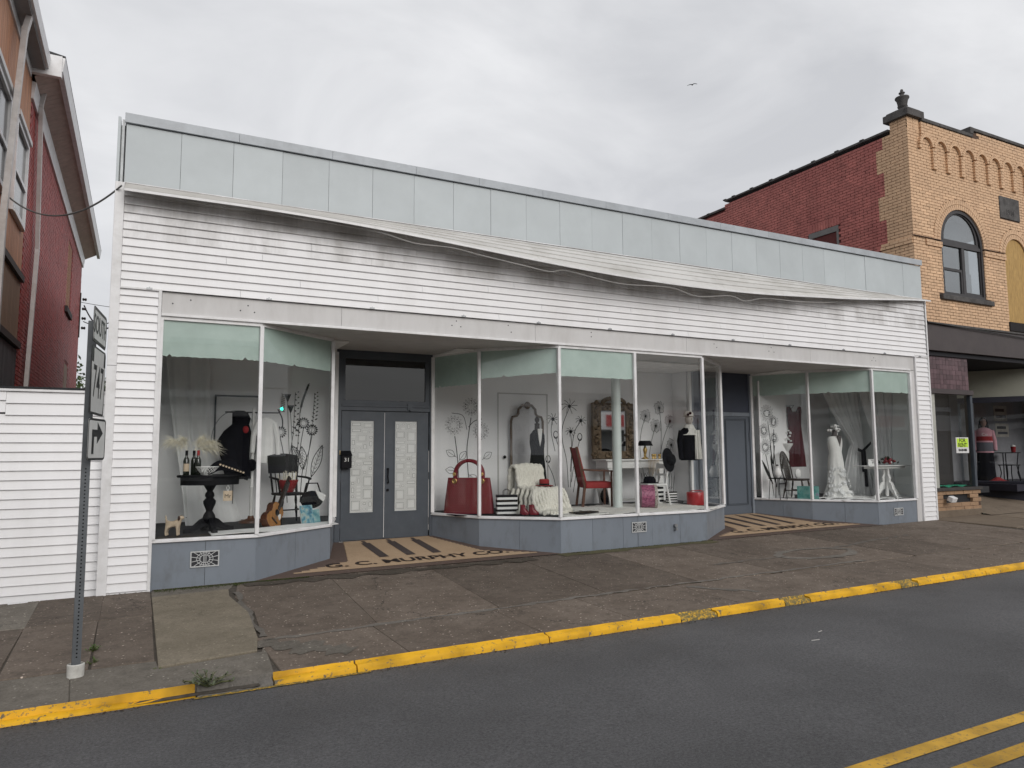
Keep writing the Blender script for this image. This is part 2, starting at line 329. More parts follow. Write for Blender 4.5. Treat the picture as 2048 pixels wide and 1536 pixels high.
smear([(9.3+.75*cos(t)+random.uniform(-.05, .05), -1.75+.34*sin(t)) for t in [2*pi*k/30 for k in range(31)]], .15); smear(wob(7.2, 8.6, -1.75, -1.75, 14, .04), .05); smear(wob(9.9, 12.4, -1.5, -1.15, 20, .05), .07)
smear([(1.06+.07*sin(i*.9)*.3, -.55-.12*i) for i in range(18)], .07)
smear([(5.7+.16*i, -.16+.03*sin(i*1.7)) for i in range(20)], .22, 'moss_stain', crack_mat('mossy_concrete', (.085, .078, .035), (.15, .135, .075), .4, .4, damp=.7)); smear([(1.2+.16*i, -.22+.04*sin(i*2.1)) for i in range(26)], .26, 'damp_contact_shade', crack_mat('damp_shaded_concrete', (.075, .062, .048), (.13, .108, .085), .6, .6, damp=.7))  # dark brown strip paints contact shadow together with the damp stain there
# moss along the wall foot
q = MB()
def tuft(q, x, y, z, r, k=5):
    for _ in range(k):
        a = random.uniform(0, 2*pi); d = random.uniform(.3, 1)*r; h = random.uniform(.3, .9)*r; w = .25*r
        q.add([(x-w*sin(a), y+w*cos(a), z), (x+w*sin(a), y-w*cos(a), z), (x+d*cos(a), y+d*sin(a), z+h)], [(0, 1, 2)])
for _ in range(4200):
    x = random.uniform(.22, 2.0) if random.random() < .7 else random.uniform(5.8, 8.8); y = -.02-abs(random.gauss(0, .035 if x > 1.2 else .07))
    tuft(q, x, y, gz(x, y)-.004, random.uniform(.007, .020), 4)
tag(q.build('moss', mat('moss', (.06, .075, .025), .95, .4, 9)), 'thin green moss along the foot of the blue grey shop wall', 'moss', kind='stuff')
# kerb
def kz(x):  # height of kerb over road
    return .058 if x > 1.7 else (.024+.034*max(0, (x-.9)/.8) if x > .9 else (.024 if x < -.3 else max(.008, .024-.022*(x+.3)/.74)))
kerb = tag(MB().grid(lambda u, v: (-45+115*u, -3.735+.10*v, rz(-45+115*u, KY)+.012), 30, 1).build('kerb', m_dirt), kind='structure')
ks = [-9, -7, -5, -3.1, -1.3, .44, .98, 1.62, 3.40, 4.94, 5.42, 6.42, 6.82, 8.42, 8.75, 10.2, 11.6, 13.2, 14.8, 16.4, 18, 20, 22, 24, 27, 30]
for i, (a, c) in enumerate(zip(ks, ks[1:])):
    m = m_yel
    if i == 5: m = m_kerb
    if (a, c) in ((4.94, 5.42), (6.42, 6.82), (8.42, 8.75)): m = m_yel2
    q = MB(); lo = m is m_yel2; K = 16; rows = []; fs = []
    prof = [(-3.745, -.06), (-3.742, .55), (-3.726, 1.0), (-3.66, 1.06), (-3.645, 1.0), (-3.645, -.06)]
    for t in range(K+1):
        x = a+.006+(c-a-.012)*t/K; r0 = rz(x, KY)
        for yy, hh in prof:
            jz = random.uniform(-.005, .004) if hh > .3 else 0; jy = random.uniform(-.006, .006)
            z = r0+kz(x)*hh*(.72 if lo else 1)+jz if hh > .1 else r0-.05
            if hh > .9 and yy > -3.65: z = max(z, gz(x, yy)+.006)
            rows.append((x, yy+jy, z))
    k = len(prof)
    for t in range(K): fs += [(t*k+s, t*k+(s+1) % k, (t+1)*k+(s+1) % k, (t+1)*k+s) for s in range(k)]
    fs += [tuple(range(k)), tuple(K*k+s for s in range(k-1, -1, -1))]
    q.add(rows, fs).build('kerb_stone', m, kerb, smooth=60)
# yellow overspray strip on the asphalt where the kerb sinks
q = MB(); q.grid(lambda u, v: (.42+1.3*u, -3.80+.04*v, rz(.42+1.3*u, -3.8)+.005), 20, 1); tag(q.build('road_marking', m_yel2), kind='structure')
# far pavement behind the camera
tag(sheet((-45, 70), (-14.2, -10.3), lambda x, y: .0074*x-.03).build('far_sidewalk', m_slabg), kind='structure')
# litter and small weeds
def leaf(q, p, d, ln, w, up=.3):
    p = Vector(p); d = Vector(d).normalized(); s = d.cross(Vector((0, 0, 1))).normalized()*w; m = p+d*ln*.5+Vector((0, 0, up*ln*.4)); e = p+d*ln+Vector((0, 0, up*ln*.2))
    q.add([p, m+s, e, m-s, m+Vector((0, 0, -.1*w))], [(0, 1, 4), (1, 2, 4), (2, 3, 4), (3, 0, 4)])
def weed(x, y, z, r, h, k, col, label, cat='weed'):
    t = thing('weed', label, cat, (x, y, z)); q = MB(); s = MB()
    for _ in range(k):
        a = random.uniform(0, 2*pi); b = random.uniform(.15, 1); top = Vector((cos(a)*r*b, sin(a)*r*b*.6, h*random.uniform(.3, 1)*(1.2-b*.7)))
        s.tube([(0, 0, 0), top*.55+Vector((0, 0, h*.1)), top], .0022, 4)
        for i in range(6):
            f = .3+.7*i/5; aa = random.uniform(0, 2*pi); leaf(q, top*f, (cos(aa), sin(aa), random.uniform(.1, .8)), random.uniform(.025, .05)*h/.12, .008*h/.12)
    s.build('stem', mat('weed_stem', (.12, .13, .05), .8), t); q.build('leaf', mat('weed_leaf_'+col, {'grey': (.10, .12, .07), 'green': (.08, .16, .03)}[col], .7, .3, 60), t)
weed(.52, -3.66, gz(.5, -3.6)-.03, .19, .13, 26, 'grey', 'grey green weed growing over the yellow kerb')
weed(-.27, -2.35, gz(-.2, -2.4)-.02, .06, .09, 12, 'green', 'bright green weed in a pavement joint just behind the sign post', )
weed(-.26, -2.72, gz(-.2, -2.7)-.02, .07, .06, 12, 'green', 'low green weed beside the foot of the sign post')
weed(.2, -3.12, gz(.2, -3.1)-.02, .06, .03, 9, 'green', 'tiny green weed at the front corner of the tan slab')
for i, (x, y, r, ang) in enumerate(((5.75, -4.75, .035, .25), (5.45, -4.95, .045, -.1))):
    q = B(-r, r, -.004, .004, 0, .003); o = tag(q.build('litter', mat('litter_paper', (.6, .58, .55), .8)), ('white paper scrap on the asphalt nearer the kerb', 'white paper scrap on the asphalt farther from the kerb')[i], 'litter', None); o.location = (x, y, rz(x, y)+.002); o.rotation_euler.z = ang

# grit and leaf crumbs gathered along the gutter and the wall foot
q = MB(); rr = random.Random(21)
for _ in range(2600):
    if rr.random() < .55: x = rr.uniform(-2, 12); y = -3.75-abs(rr.gauss(0, .035)); z = rz(x, y)+.001
    else: x = rr.uniform(-2, 15); y = -.035-abs(rr.gauss(0, .05)); z = gz(x, y)+.001
    s_ = rr.uniform(.004, .012); a = rr.uniform(0, 2*pi); q.add([(x+cos(a)*s_, y+sin(a)*s_, z), (x-sin(a)*s_*.6, y+cos(a)*s_*.6, z+s_*.3), (x-cos(a)*s_, y-sin(a)*s_, z), (x+sin(a)*s_*.6, y-cos(a)*s_*.6, z+s_*.5)], [(0, 1, 2, 3)])
tag(q.build('grit', mat('leaf_crumbs', (.07, .05, .035), .9, .5, 40)), 'dark grit and leaf crumbs along gutter and wall foot', 'debris', kind='stuff')
# ================================================================ WHITE STOREFRONT BUILDING
m_white = mat('white_vinyl', (.84, .835, .845), .42, .03, 3, .05, 40, rnd=.02, dirt=(.58, .56, .54), dscale=1.1, damt=.35, stretch=(1, 1, .25))
# grime streaks where rain has run behind the loose awning: only patches on the upper boards
m_white2 = mat('white_vinyl_grimy', (.84, .835, .845), .42, .035, 3, .05, 40, rnd=.025, dirt=(.34, .325, .31), dscale=1.5, damt=.8, dlo=.38, dhi=.64, stretch=(.9, 1, .10))
m_white3 = mat('white_vinyl_stained', (.84, .835, .845), .42, .03, 3, .05, 40, rnd=.02, dirt=(.40, .385, .37), dscale=1.7, damt=.75, dlo=.42, dhi=.66, stretch=(.9, 1, .16))
m_trim = mat('white_trim', (.78, .775, .78), .4, .05, 8, .05, 60, dirt=(.36, .34, .31), dscale=5, damt=.35)
m_fascia = mat('fascia_metal', (.62, .61, .605), .45, .05, 3, .05, 30, dirt=(.38, .36, .34), dscale=2.4, damt=.4, stretch=(1, 1, .3), rnd=.03)
m_pan = mat('parapet_metal', (.50, .54, .555), .45, .045, 2, .06, 260, rnd=.035, dirt=(.42, .455, .465), dscale=1.2, damt=.5)
m_cop = mat('coping_metal', (.44, .47, .50), .4, .08, 5, .05, 50, dirt=(.22, .23, .24), dscale=4, damt=.4, rnd=.03)
m_blk = mat('bulkhead_enamel', (.205, .232, .268), .38, .05, 2, .04, 30, rnd=.04, dirt=(.12, .125, .13), dscale=4.5, damt=.55, dlo=.5, stretch=(1, 1, .45))
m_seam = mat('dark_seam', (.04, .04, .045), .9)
m_soff = mat('soffit_paint', (.56, .55, .54), .7, .06, 4, .05, 30, dirt=(.35, .34, .32), dscale=1.5)
m_teal = mat('teal_window_paint', (.56, .68, .63), .55, .06, 3, dirt=(.68, .77, .73), dscale=3, damt=.5, xluc=.3)
m_glass = glass('shop_glass')
m_wall = mat('display_wall_paint', (.88, .88, .89), .7, .03, 2)
m_wall2 = mat('display_side_wall_paint', (.74, .78, .77), .7, .04, 2)
m_slate = mat('slate_door_paint', (.062, .073, .088), .42, .1, 4, .06, 50, dirt=(.10, .11, .125), dscale=6, damt=.35)
m_dark = mat('dark_void', (.02, .021, .024), .6)
m_black = mat('black_paint', (.008, .008, .010), .5, .2, 6, spec=.12)
m_blackcloth = mat('black_cloth', (.007, .007, .010), .95, .3, 12, .3, 90, spec=.08)
m_ventp = mat('vent_paint', (.50, .51, .51), .5, .1, 12)
m_metal = mat('galvanised_metal', (.33, .34, .35), .42, .15, 8, .1, 40, metal=.7)
m_tint = glass('transom_glass', (.10, .12, .15), 1.3, .05)
sb = thing('storefront_building', 'long white single storey shop with clapboard front, pale metal parapet and bay windows', 'building')
def clap(x0, x1, z, h, y0=-.02, out=.024, m=None, parent=None, name='siding_board', rise=0):
    """one clapboard: thick butt at the bottom, thin at the top"""
    P = [(y0, z), (y0-out, z), (y0-out, z+.006), (y0-out*.86, z+.010), (y0-.003, z+h), (y0, z+h)]
    q = MB(); k = len(P)
    q.add([(x0, a, b) for a, b in P]+[(x1, a, b+rise*(x1-x0)) for a, b in P], [tuple(range(k)), tuple(range(2*k-1, k-1, -1))]+[(i, i+k, (i+1) % k+k, (i+1) % k) for i in range(k)])
    return q.build(name, m or m_white, parent)
H4 = .1016
nc = 13; z0 = 3.562
for i in range(nc):
    z = z0+i*H4; h = min(H4, 4.85-z)
    if h < .01: break
    off = [.9, 2.6, 1.7, 3.3, .4][i % 5]+random.uniform(-.2, .2); xs_ = [-.268]; x = off-.3+.6
    while x < 14.5: xs_.append(x); x += 3.66
    xs_.append(15.0)
    for a, c in zip(xs_, xs_[1:]): clap(a+.0015, c-.0015, z, h+.002, -.024, .026, m_white2 if i >= 9 else (m_white3 if i >= 6 else m_white), sb)
n36 = 36
for i in range(n36):
    z = -.085+i*H4
    if z+H4 > 3.552: H_ = 3.55-z
    else: H_ = H4
    if H_ > .02: clap(-.268, .142, max(z, -.085), H_+.002, -.018, .025, None, sb)
    z = .10+i*H4; H_ = min(H4, 3.58-z)
    if H_ > .02: clap(14.622, 15.03, z, H_+.002, -.018, .025, None, sb)
def part(name, m, x0, x1, y0, y1, z0, z1, parent=sb, bev=0): return B(x0, x1, y0, y1, z0, z1).build(name, m, parent, bev=bev)
part('corner_board', m_trim, -.37, -.268, -.062, .06, -.085, 2.62, bev=.004); part('corner_board', m_trim, -.37, -.268, -.062, .06, 2.624, 4.835, bev=.004)
part('corner_board', m_trim, 15.03, 15.07, -.05, .06, .10, 4.82, bev=.004)
part('side_flashing', m_pan, -.37, -.34, -.05, .3, 4.835, 5.64); part('side_flashing', mat('flashing_edge', (.5, .52, .53), .4, .2, 9), -.325, -.298, -.03, .3, 4.84, 5.62)
part('trim_strip', m_trim, .142, .178, -.05, .0, -.08, 3.56, bev=.003); part('trim_strip', m_trim, -.268, .18, -.052, -.02, 3.552, 3.575, bev=.003)
part('trim_strip', m_trim, 14.585, 14.62, -.05, .0, .10, 3.585, bev=.003); part('trim_strip', m_trim, 14.585, 15.03, -.052, -.02, 3.586, 3.606, bev=.003)
part('jamb_panel', m_fascia, 14.43, 14.584, -.012, .05, 1.30, 3.262); part('jamb_panel', m_fascia, 14.43, 14.584, -.012, .05, .10, 1.296)
# parapet panels, dark seams behind, coping in lengths
part('parapet_backing', m_seam, -.29, 14.995, -.008, .10, 4.84, 5.585)
pw = 15.28/25
for i in range(25):
    a = -.282+i*pw; o = part('parapet_panel', m_pan, a+.002, a+pw-.002, -.020+random.uniform(-.003, .003), -.009, 4.838, 5.574)
cj = [-.30, 1.0, 2.2, 3.4, 4.4, 5.5, 6.7, 8.0, 9.2, 10.4, 11.6, 12.8, 13.9, 15.005]
for a, c in zip(cj, cj[1:]): MB().prism([(-.058, 5.585), (-.062, 5.70), (.30, 5.715), (.30, 5.69), (-.03, 5.685), (-.03, 5.585)], a+.002, c-.002, 'x').build('coping', m_cop, sb)
# fascia panels, drip lip, clips, screw holes
fj = [.18, 2.37, 5.37, 8.37, 11.44, 14.584]
for a, c in zip(fj, fj[1:]): part('fascia_panel', m_fascia, a+.002, c-.002, -.010, .0, 3.272, 3.556)
part('fascia_lip', m_trim, .18, 14.43, -.034, -.011, 3.258, 3.29, bev=.003)
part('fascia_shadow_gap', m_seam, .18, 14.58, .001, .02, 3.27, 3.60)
for x in (.04, 1.42, 2.78, 4.15, 5.41, 6.74, 8.04, 9.42, 10.85, 12.35, 13.6, 14.75):
    MB().box(x-.032, x+.032, -.06, -.042, 3.562, 3.582).box(x-.008, x+.008, -.056, -.042, 3.582, 3.592).build('clip', m_metal, sb)
q = MB()
for x, z in [(.5, 3.48), (.3, 3.42), (1.17, 3.47), (1.08, 3.40), (1.25, 3.39), (4.05, 3.5), (3.98, 3.43), (4.12, 3.42), (4.95, 3.4), (4.9, 3.5), (6.4, 3.5), (6.4, 3.43), (9.0, 3.48), (9.06, 3.42), (10.4, 3.5), (10.34, 3.43), (10.47, 3.42), (13.3, 3.47), (13.24, 3.41), (13.36, 3.41)]:
    q.lathe([(.009, -.0125), (.009, -.0095)], (x, 0, z), 8, 'y')
tag(q.build('screw_holes', m_seam, sb), kind='stuff')
# building shell
part('shell_wall', m_wall2, -.34, -.27, .06, 14, -.3, 5.58); part('shell_wall', m_wall2, 14.96, 15.0, .1, 14, -.2, 5.58); part('shell_wall', m_wall2, -.26, 14.96, 13.9, 14, -.3, 5.5)
part('shell_wall', m_wall2, -.26, 14.95, .022, .1, 3.30, 5.58); part('roof', mat('roof_felt', (.08, .08, .085), .9, .2), -.26, 14.95, .101, 13.9, 5.3, 5.4)
q = MB().box(-.26, 14.95, .0, 2.6, 3.295, 3.31)
for i in range(19): q.box(.19, 14.40, .002+i*.137, .002+i*.137+.131, 3.262, 3.294)
q.build('soffit', m_soff, sb)
# ---- bays
SILL, HEAD = .585, 3.215
def seg_box(q, a, b, t0, t1, n0, n1, z0, z1):
    """box along segment a->b between distances t0..t1, n0..n1 outward"""
    d = Vector((b[0]-a[0], b[1]-a[1], 0)).normalized(); nn = Vector((d.y, -d.x, 0)); A = Vector((a[0], a[1], 0))
    c = A+d*(t0+t1)/2+nn*(n0+n1)/2+Vector((0, 0, (z0+z1)/2)); return q.obox(c, (d, nn, (0, 0, 1)), abs(t1-t0)/2, abs(n1-n0)/2, (z1-z0)/2)
def slen(a, b): return math.hypot(b[0]-a[0], b[1]-a[1])
def floor_z(x, y): return .0074*x+(.029*y if y < 0 else .086*y)
bays = [([(.18, 0), (1.35, 0), (2.47, .86), (2.78, 1.93)], [2, 2, 1], [1, 1, 1]),
        ([(4.43, 1.93), (4.83, .9), (5.79, 0), (7.25, 0), (8.71, 0), (9.84, .76), (10.1, 1.93)], [1, 2, 2.5, 2.5, 2, 1], [1, 1, 1, 0, 0, 0]),
        ([(11.83, 1.93), (12.39, .9), (13.21, 0), (14.43, 0)], [2, 2, 2], [1, 1, 1])]
for bi, (nd, npan, band) in enumerate(bays):
    for si, (a, b) in enumerate(zip(nd, nd[1:])):
        ln = slen(a, b); q = MB(); seg_box(q, a, b, .0, ln, -.10, -.022, -.15, .545); q.build('bulkhead_core', m_seam, sb)
        k = npan[si]; cuts = [i*ln/k for i in range(int(k)+1)]
        if k == 2.5:
            u = 2.92/5; cuts = [0, u, 2*u, 1.46] if si == 2 else [0, u*.5, 1.5*u, 2.5*u]
            
        for t0, t1 in zip(cuts, cuts[1:]):
            q = MB(); e0 = -.006 if t0 == 0 and si > 0 else .0; g0 = .0 if (k == 2.5 and ((si == 2 and t1 == 1.46) or (si == 3 and t0 == 0))) else .0022
            seg_box(q, a, b, t0+(.0022 if t0 else -.004), t1-(g0 if t1 < ln-.01 else -.004), -.021, .0, -.12, .540); q.build('bulkhead_panel', m_blk, sb)
        q = MB(); seg_box(q, a, b, -.012, ln+.012, -.06, .030, .546, .566); seg_box(q, a, b, -.004, ln+.004, -.05, .016, .5665, SILL); q.build('window_sill', m_trim, sb, bev=.003)
        q = MB(); seg_box(q, a, b, 0, ln, -.04, .006, HEAD, 3.26); q.build('window_head', m_trim, sb)
        q = MB(); seg_box(q, a, b, .02, ln-.02, -.024, -.018, SILL, HEAD); pane = q.build('window_pane', m_glass, sb)
        if band[si]:
            d = Vector((b[0]-a[0], b[1]-a[1], 0)).normalized(); nn = Vector((d.y, -d.x, 0)); A = Vector((a[0], a[1], 0)); lo = 2.775+(-.08 if (bi, si) == (1, 0) else 0); K = 40; top = []; bot = []
            for i in range(K+1):
                t = .024+(ln-.048)*i/K; z = lo+random.uniform(-.006, .006)+(.05*(i/K) if (bi, si) == (1, 1) else 0)+(.03 if random.random() < .03 else 0)
                p = A+d*t-nn*.026; top.append((p.x, p.y, HEAD)); bot.append((p.x, p.y, z))
            MB().add(top+bot, [(i, i+1, K+2+i, K+1+i) for i in range(K)]).build('painted_band', m_teal, pane, solid=.002)
    for i, (x, y) in enumerate(nd):
        r = .024
        if i in (0, len(nd)-1): r = .03
        q = MB(); MBp = q.box(x-r, x+r, y-r-.004, y+r, SILL+.0005, HEAD); q.build('mullion', m_trim, sb, bev=.004)
for a_, c_ in ((.17, 2.74), (4.48, 10.06), (11.88, 14.94)): part('display_ceiling', mat('ceiling_white', (.86, .86, .85), .7), a_, c_, 1.0 if a_ < 14 else 0, 2.44, 3.235, 3.258)
# interior partitions, back walls and display floors
part('display_wall', m_wall2, -.26, .16, .03, .06, .0, 3.29); part('display_wall', m_wall2, .13, .16, .06, 2.5, .0, 3.29)
W1 = part('display_wall', m_wall, .16, 2.86, 2.45, 2.5, .0, 3.29); W2 = part('display_wall', m_wall, 4.40, 10.14, 2.45, 2.5, .0, 3.29); W3 = part('display_wall', m_wall, 11.79, 14.95, 2.45, 2.5, .0, 3.29)
part('display_wall', m_wall, 2.80, 2.86, 2.0, 2.449, .0, 3.29); part('display_wall', m_wall, 4.40, 4.46, 2.0, 2.449, .0, 3.29); part('display_wall', m_wall, 10.08, 10.14, 2.0, 2.449, .0, 3.29); part('display_wall', m_wall, 11.79, 11.85, 2.0, 2.449, .0, 3.29)
m_floor = mat('display_floor_black', (.022, .022, .025), .8, .3, 5, .1)
for nd, _, _ in bays:
    P = [(x, y) for x, y in nd]; P = [(P[0][0]+.0, P[0][1]+.03)]+[(x, y+.035) for x, y in P[1:-1]]+[(P[-1][0], P[-1][1])]
    poly = P+([(P[-1][0]+.02, 2.449), (.162, 2.449)] if nd[0][0] < 1 else ([(10.1, 2.449), (4.44, 2.449)] if nd[0][0] < 5 else [(14.43, .06), (14.955, .06), (14.955, 2.449), (11.84, 2.449)]))
    MB().prism(poly, .50, .567, 'z').build('display_floor', m_floor, sb)
# ---- double door
dy = 1.95
def leaf_door(x0, x1, z0, z1, g=None, m=m_slate, y=dy, name='door'):
    q = MB()
    if g:
        gx0, gx1, gz0, gz1 = g
        q.box(x0, gx0, y, y+.045, z0, z1).box(gx1, x1, y, y+.045, z0, z1).box(gx0, gx1, y+.0005, y+.0445, z0, gz0).box(gx0, gx1, y+.0005, y+.0445, gz1, z1)
        q.box(gx0-.02, gx0+.004, y-.006, y+.001, gz0-.02, gz1+.02).box(gx1-.004, gx1+.02, y-.006, y+.001, gz0-.02, gz1+.02).box(gx0+.004, gx1-.004, y-.0058, y+.001, gz0-.02, gz0+.004).box(gx0+.004, gx1-.004, y-.0058, y+.001, gz1-.004, gz1+.02)
    else: q.box(x0, x1, y, y+.045, z0, z1)
    return q.build(name, m, sb)
m_film = mat('frosted_film', (.66, .66, .65), .5, .05, 3); m_filml = mat('film_print', (.34, .34, .335), .6); m_filmd = mat('film_print_dark', (.22, .22, .22), .6)
def film(door, x0, x1, z0, z1, seed):
    p = B(x0, x1, dy+.012, dy+.02, z0, z1).build('glass_film', m_film, door); rr = random.Random(seed); q = MB(); qd = MB(); y0, y1 = dy+.0095, dy+.0118
    def rect(q, a, b, c, d, w):
        q.box(a, b, y0, y1, c, c+w).box(a, b, y0, y1, d-w, d).box(a, a+w, y0, y1, c+w, d-w).box(b-w, b, y0, y1, c+w, d-w)
    cols = 4; cw = (x1-x0)/cols; z = [z0+.01]*cols
    tiles = [(.9, .9), (1.9, 2.1), (.9, .6), (1.9, 1.2), (.9, 1.5), (1.9, 1.7)]
    while min(z) < z1-.06:
        c = z.index(min(z)); w = 2 if c < cols-1 and abs(z[c]-z[c+1]) < .06 and rr.random() < .6 else 1
        h = cw*rr.choice([.6, .9, 1.3] if w == 1 else [1.0, 1.6, 2.1]); zz = max(z[c:c+w]); h = min(h, z1-.012-zz)
        if h < .03: z[c] = z1; continue
        a, b2 = x0+c*cw+.006, x0+(c+w)*cw-.006; rect(q, a, b2, zz+.006, zz+h-.006, .0032)
        if min(b2-a, h) > .06: rect(qd if rr.random() < .5 else q, a+.018, b2-.018, zz+.024, zz+h-.024, .006)
        if min(b2-a, h) > .12: rect(q, a+.034, b2-.034, zz+.04, zz+h-.04, .0025)
        for i in range(w): z[c+i] = zz+h
    q.build('film_print', m_filml, p) if False else q.build('film_pattern', m_filml, door); qd.build('film_pattern', m_filmd, door)
    B(x0+.001, x1-.001, dy+.003, dy+.007, z0+.001, z1-.001).build('door_glass', m_glass, door)
dl = leaf_door(2.885, 3.592, .20, 2.268, (3.03, 3.42, .63, 2.115)); dr_ = leaf_door(3.600, 4.365, .20, 2.268, (3.775, 4.165, .63, 2.115))
film(dl, 3.032, 3.418, .632, 2.113, 3); film(dr_, 3.777, 4.163, .632, 2.113, 9)
MB().tube([(3.655, dy-.045, 1.32), (3.645, dy-.05, 1.2), (3.66, dy-.045, 1.1)], .011, 8).box(3.64, 3.668, dy-.04, dy, 1.315, 1.34).box(3.645, 3.67, dy-.04, dy, 1.09, 1.11).build('door_handle', m_black, dr_)
MB().lathe([(.022, -.02), (.022, 0)], (3.655, dy, .98), 14, 'y').build('door_lock', m_black, dr_)
for z in (.45, 1.2, 1.95):
    MB().lathe([(.010, -.06), (.010, .06)], (4.378, dy-.008, z), 8).build('door_hinge', m_slate, dr_); MB().lathe([(.010, -.06), (.010, .06)], (2.872, dy-.008, z), 8).build('door_hinge', m_slate, dl)
fr = MB().box(2.785, 2.872, dy-.03, dy+.06, .16, 3.26).box(4.378, 4.43, dy-.03, dy+.06, .16, 3.26).box(2.872, 4.378, dy-.03, dy+.06, 2.275, 2.34).box(2.872, 4.378, dy-.045, dy+.05, 2.3405, 2.375).box(2.872, 4.378, dy-.02, dy+.05, 2.3755, 2.445).box(2.872, 4.378, dy-.03, dy+.05, 3.125, 3.26).box(2.872, 2.93, dy-.015, dy+.04, 2.4455, 3.1245).box(4.30, 4.378, dy-.015, dy+.04, 2.4455, 3.1245).build('door_frame', m_slate, sb, bev=.003)
B(2.93, 4.30, dy+.005, dy+.012, 2.445, 3.125).build('transom_pane', m_tint, sb); B(2.90, 4.32, dy+.2, dy+.22, 2.42, 2.98).build('transom_board', mat('transom_backing', (.10, .105, .12), .7), sb)
B(2.86, 4.40, 2.42, 2.48, .1, 3.29).build('vestibule_wall', m_dark, sb)
B(2.86, 4.40, dy-.05, dy+.05, .12, .192).build('door_threshold', m_metal, sb, bev=.004)
MB().tube([(3.595, dy-.004, .22), (3.595, dy-.004, 2.25)], .0045, 6).build('astragal', m_trim, dl); MB().tube([(4.37, dy-.004, .3), (4.372, dy-.004, 1.62)], .004, 6).build('weather_strip', m_trim, dr_)
MB().box(3.98, 4.06, dy-.05, dy-.03, 2.30, 2.40).lathe([(.022, -.07), (.022, -.03)], (4.03, dy, 2.30), 10, 'y').build('alarm_bracket', m_slate, sb)
B(2.845, 2.862, dy-.045, dy-.03, 1.56, 1.63).build('door_bell', mat('brass_bell', (.35, .28, .16), .4, metal=.6), sb)
# grey panel doors of the second entrance
part('door_frame', m_blk, 10.13, 10.2, dy-.03, dy+.05, .2, 3.26); part('door_frame', m_blk, 11.77, 11.83, dy-.03, dy+.05, .2, 3.26); part('door_frame', m_blk, 10.2, 11.77, dy-.02, dy+.05, 2.33, 2.41)
m_gdoor = mat('grey_door_paint', (.105, .122, .148), .45, .07, 3, .04, 30, dirt=(.075, .085, .10), dscale=3)
for a, c in ((10.204, 10.96), (10.966, 11.766)):
    d2 = leaf_door(a, c, .22, 2.326, None, m_gdoor); q = MB()
    for t in (0, .024): q.box(a+.10+t, a+.112+t, dy-.012+t*.2, dy+.001, .44+t, 2.27-t).box(c-.112-t, c-.10-t, dy-.012+t*.2, dy+.001, .44+t, 2.27-t).box(a+.112+t, c-.112-t, dy-.0118+t*.2, dy+.001, .44+t, .452+t).box(a+.112+t, c-.112-t, dy-.0118+t*.2, dy+.001, 2.258-t, 2.27-t)
    q.build('panel_moulding', m_slate, d2)
    for z in (.5, 1.9): MB().lathe([(.011, -.09), (.011, .09)], (c-.012, dy-.012, z), 8).build('door_hinge', m_gdoor, d2)
part('transom_panel', mat('transom_dark_blue', (.05, .058, .085), .5, .1, 3), 10.2, 11.77, dy+.005, dy+.03, 2.41, 3.26); part('vestibule_wall', m_dark, 10.14, 11.79, 2.42, 2.48, .1, 3.29)
part('door_threshold', m_blk, 10.13, 11.83, dy-.03, dy+.04, .15, .218)
# ---- vents in the bulkhead
def vent(x, z, w, h):
    t = B(x-w/2, x+w/2, -.006, -.001, z-h/2, z+h/2).build('vent', m_seam, sb); q = MB(); y0, y1 = -.014, -.0062; f = .014
    q.box(x-w/2, x+w/2, y0, y1, z-h/2, z-h/2+f).box(x-w/2, x+w/2, y0, y1, z+h/2-f, z+h/2).box(x-w/2, x-w/2+f, y0, y1, z-h/2+f, z+h/2-f).box(x+w/2-f, x+w/2, y0, y1, z-h/2+f, z+h/2-f)
    q.build('vent_frame', m_ventp, t); q = MB(); yy = -.0095
    for k in range(16):
        a = 2*pi*(k+.5)/16; c, s_ = cos(a), sin(a); r0 = .22; sc = min((w/2-f)/max(abs(c), 1e-3)/1, (h/2-f)/max(abs(s_), 1e-3))
        q.bar((x+c*w*.14, yy, z+s_*h*.24), (x+c*sc*.99, yy-.0002*k, z+s_*sc*.99), .007, .006, (0, 1, 0))
    for rr in (.24, .38):
        pts = [(x+cos(2*pi*k/20)*w*rr*.75, yy-.0008, z+sin(2*pi*k/20)*h*rr) for k in range(20)]; q.tube(pts, .004, 5, True)
    for k in (-1, 0, 1): q.box(x+k*.014-.003, x+k*.014+.003, y0+.002, y1, z-h*.24, z+h*.24)
    q.build('vent_grille', m_ventp, t)
vent(.76, .325, .325, .19); vent(7.27, .365, .29, .165); vent(13.83, .335, .28, .15)
MB().lathe([(.001, -.05), (.03, -.05), (.032, -.0005)], (8.01, 0, .355), 12, 'y').lathe([(.001, -.06), (.022, -.06), (.025, -.0005)], (8.01, 0, .295), 12, 'y').build('standpipe', m_metal, sb, smooth=True)
# ---- sagging awning under the parapet
ctrl = [(-.27, .21, 4.665), (-.2, .22, 4.661), (.55, .25, 4.655), (1.48, .28, 4.65), (2.69, .31, 4.596), (3.78, .36, 4.518), (4.99, .42, 4.418), (6.25, .45, 4.34), (7.76, .42, 4.311), (9.66, .36, 4.356), (12.68, .22, 4.564), (14.83, .08, 4.78), (15.1, .07, 4.79)]
def edge(x):
    for (a, p, z), (c, p2, z2) in zip(ctrl, ctrl[1:]):
        if x <= c: t = max(0, (x-a)/(c-a)); return p+(p2-p)*t, z+(z2-z)*t
    return ctrl[-1][1:]
def edge_s(x): 
    v = [edge(x+dx) for dx in (-.6, -.3, 0, .3, .6)]; return sum(a for a, _ in v)/5, sum(b for _, b in v)/5
aw = B(-.27, 15.0, -.062, -.046, 4.805, 4.83).build('awning', mat('awning_dark', (.09, .085, .08), .8), sb)
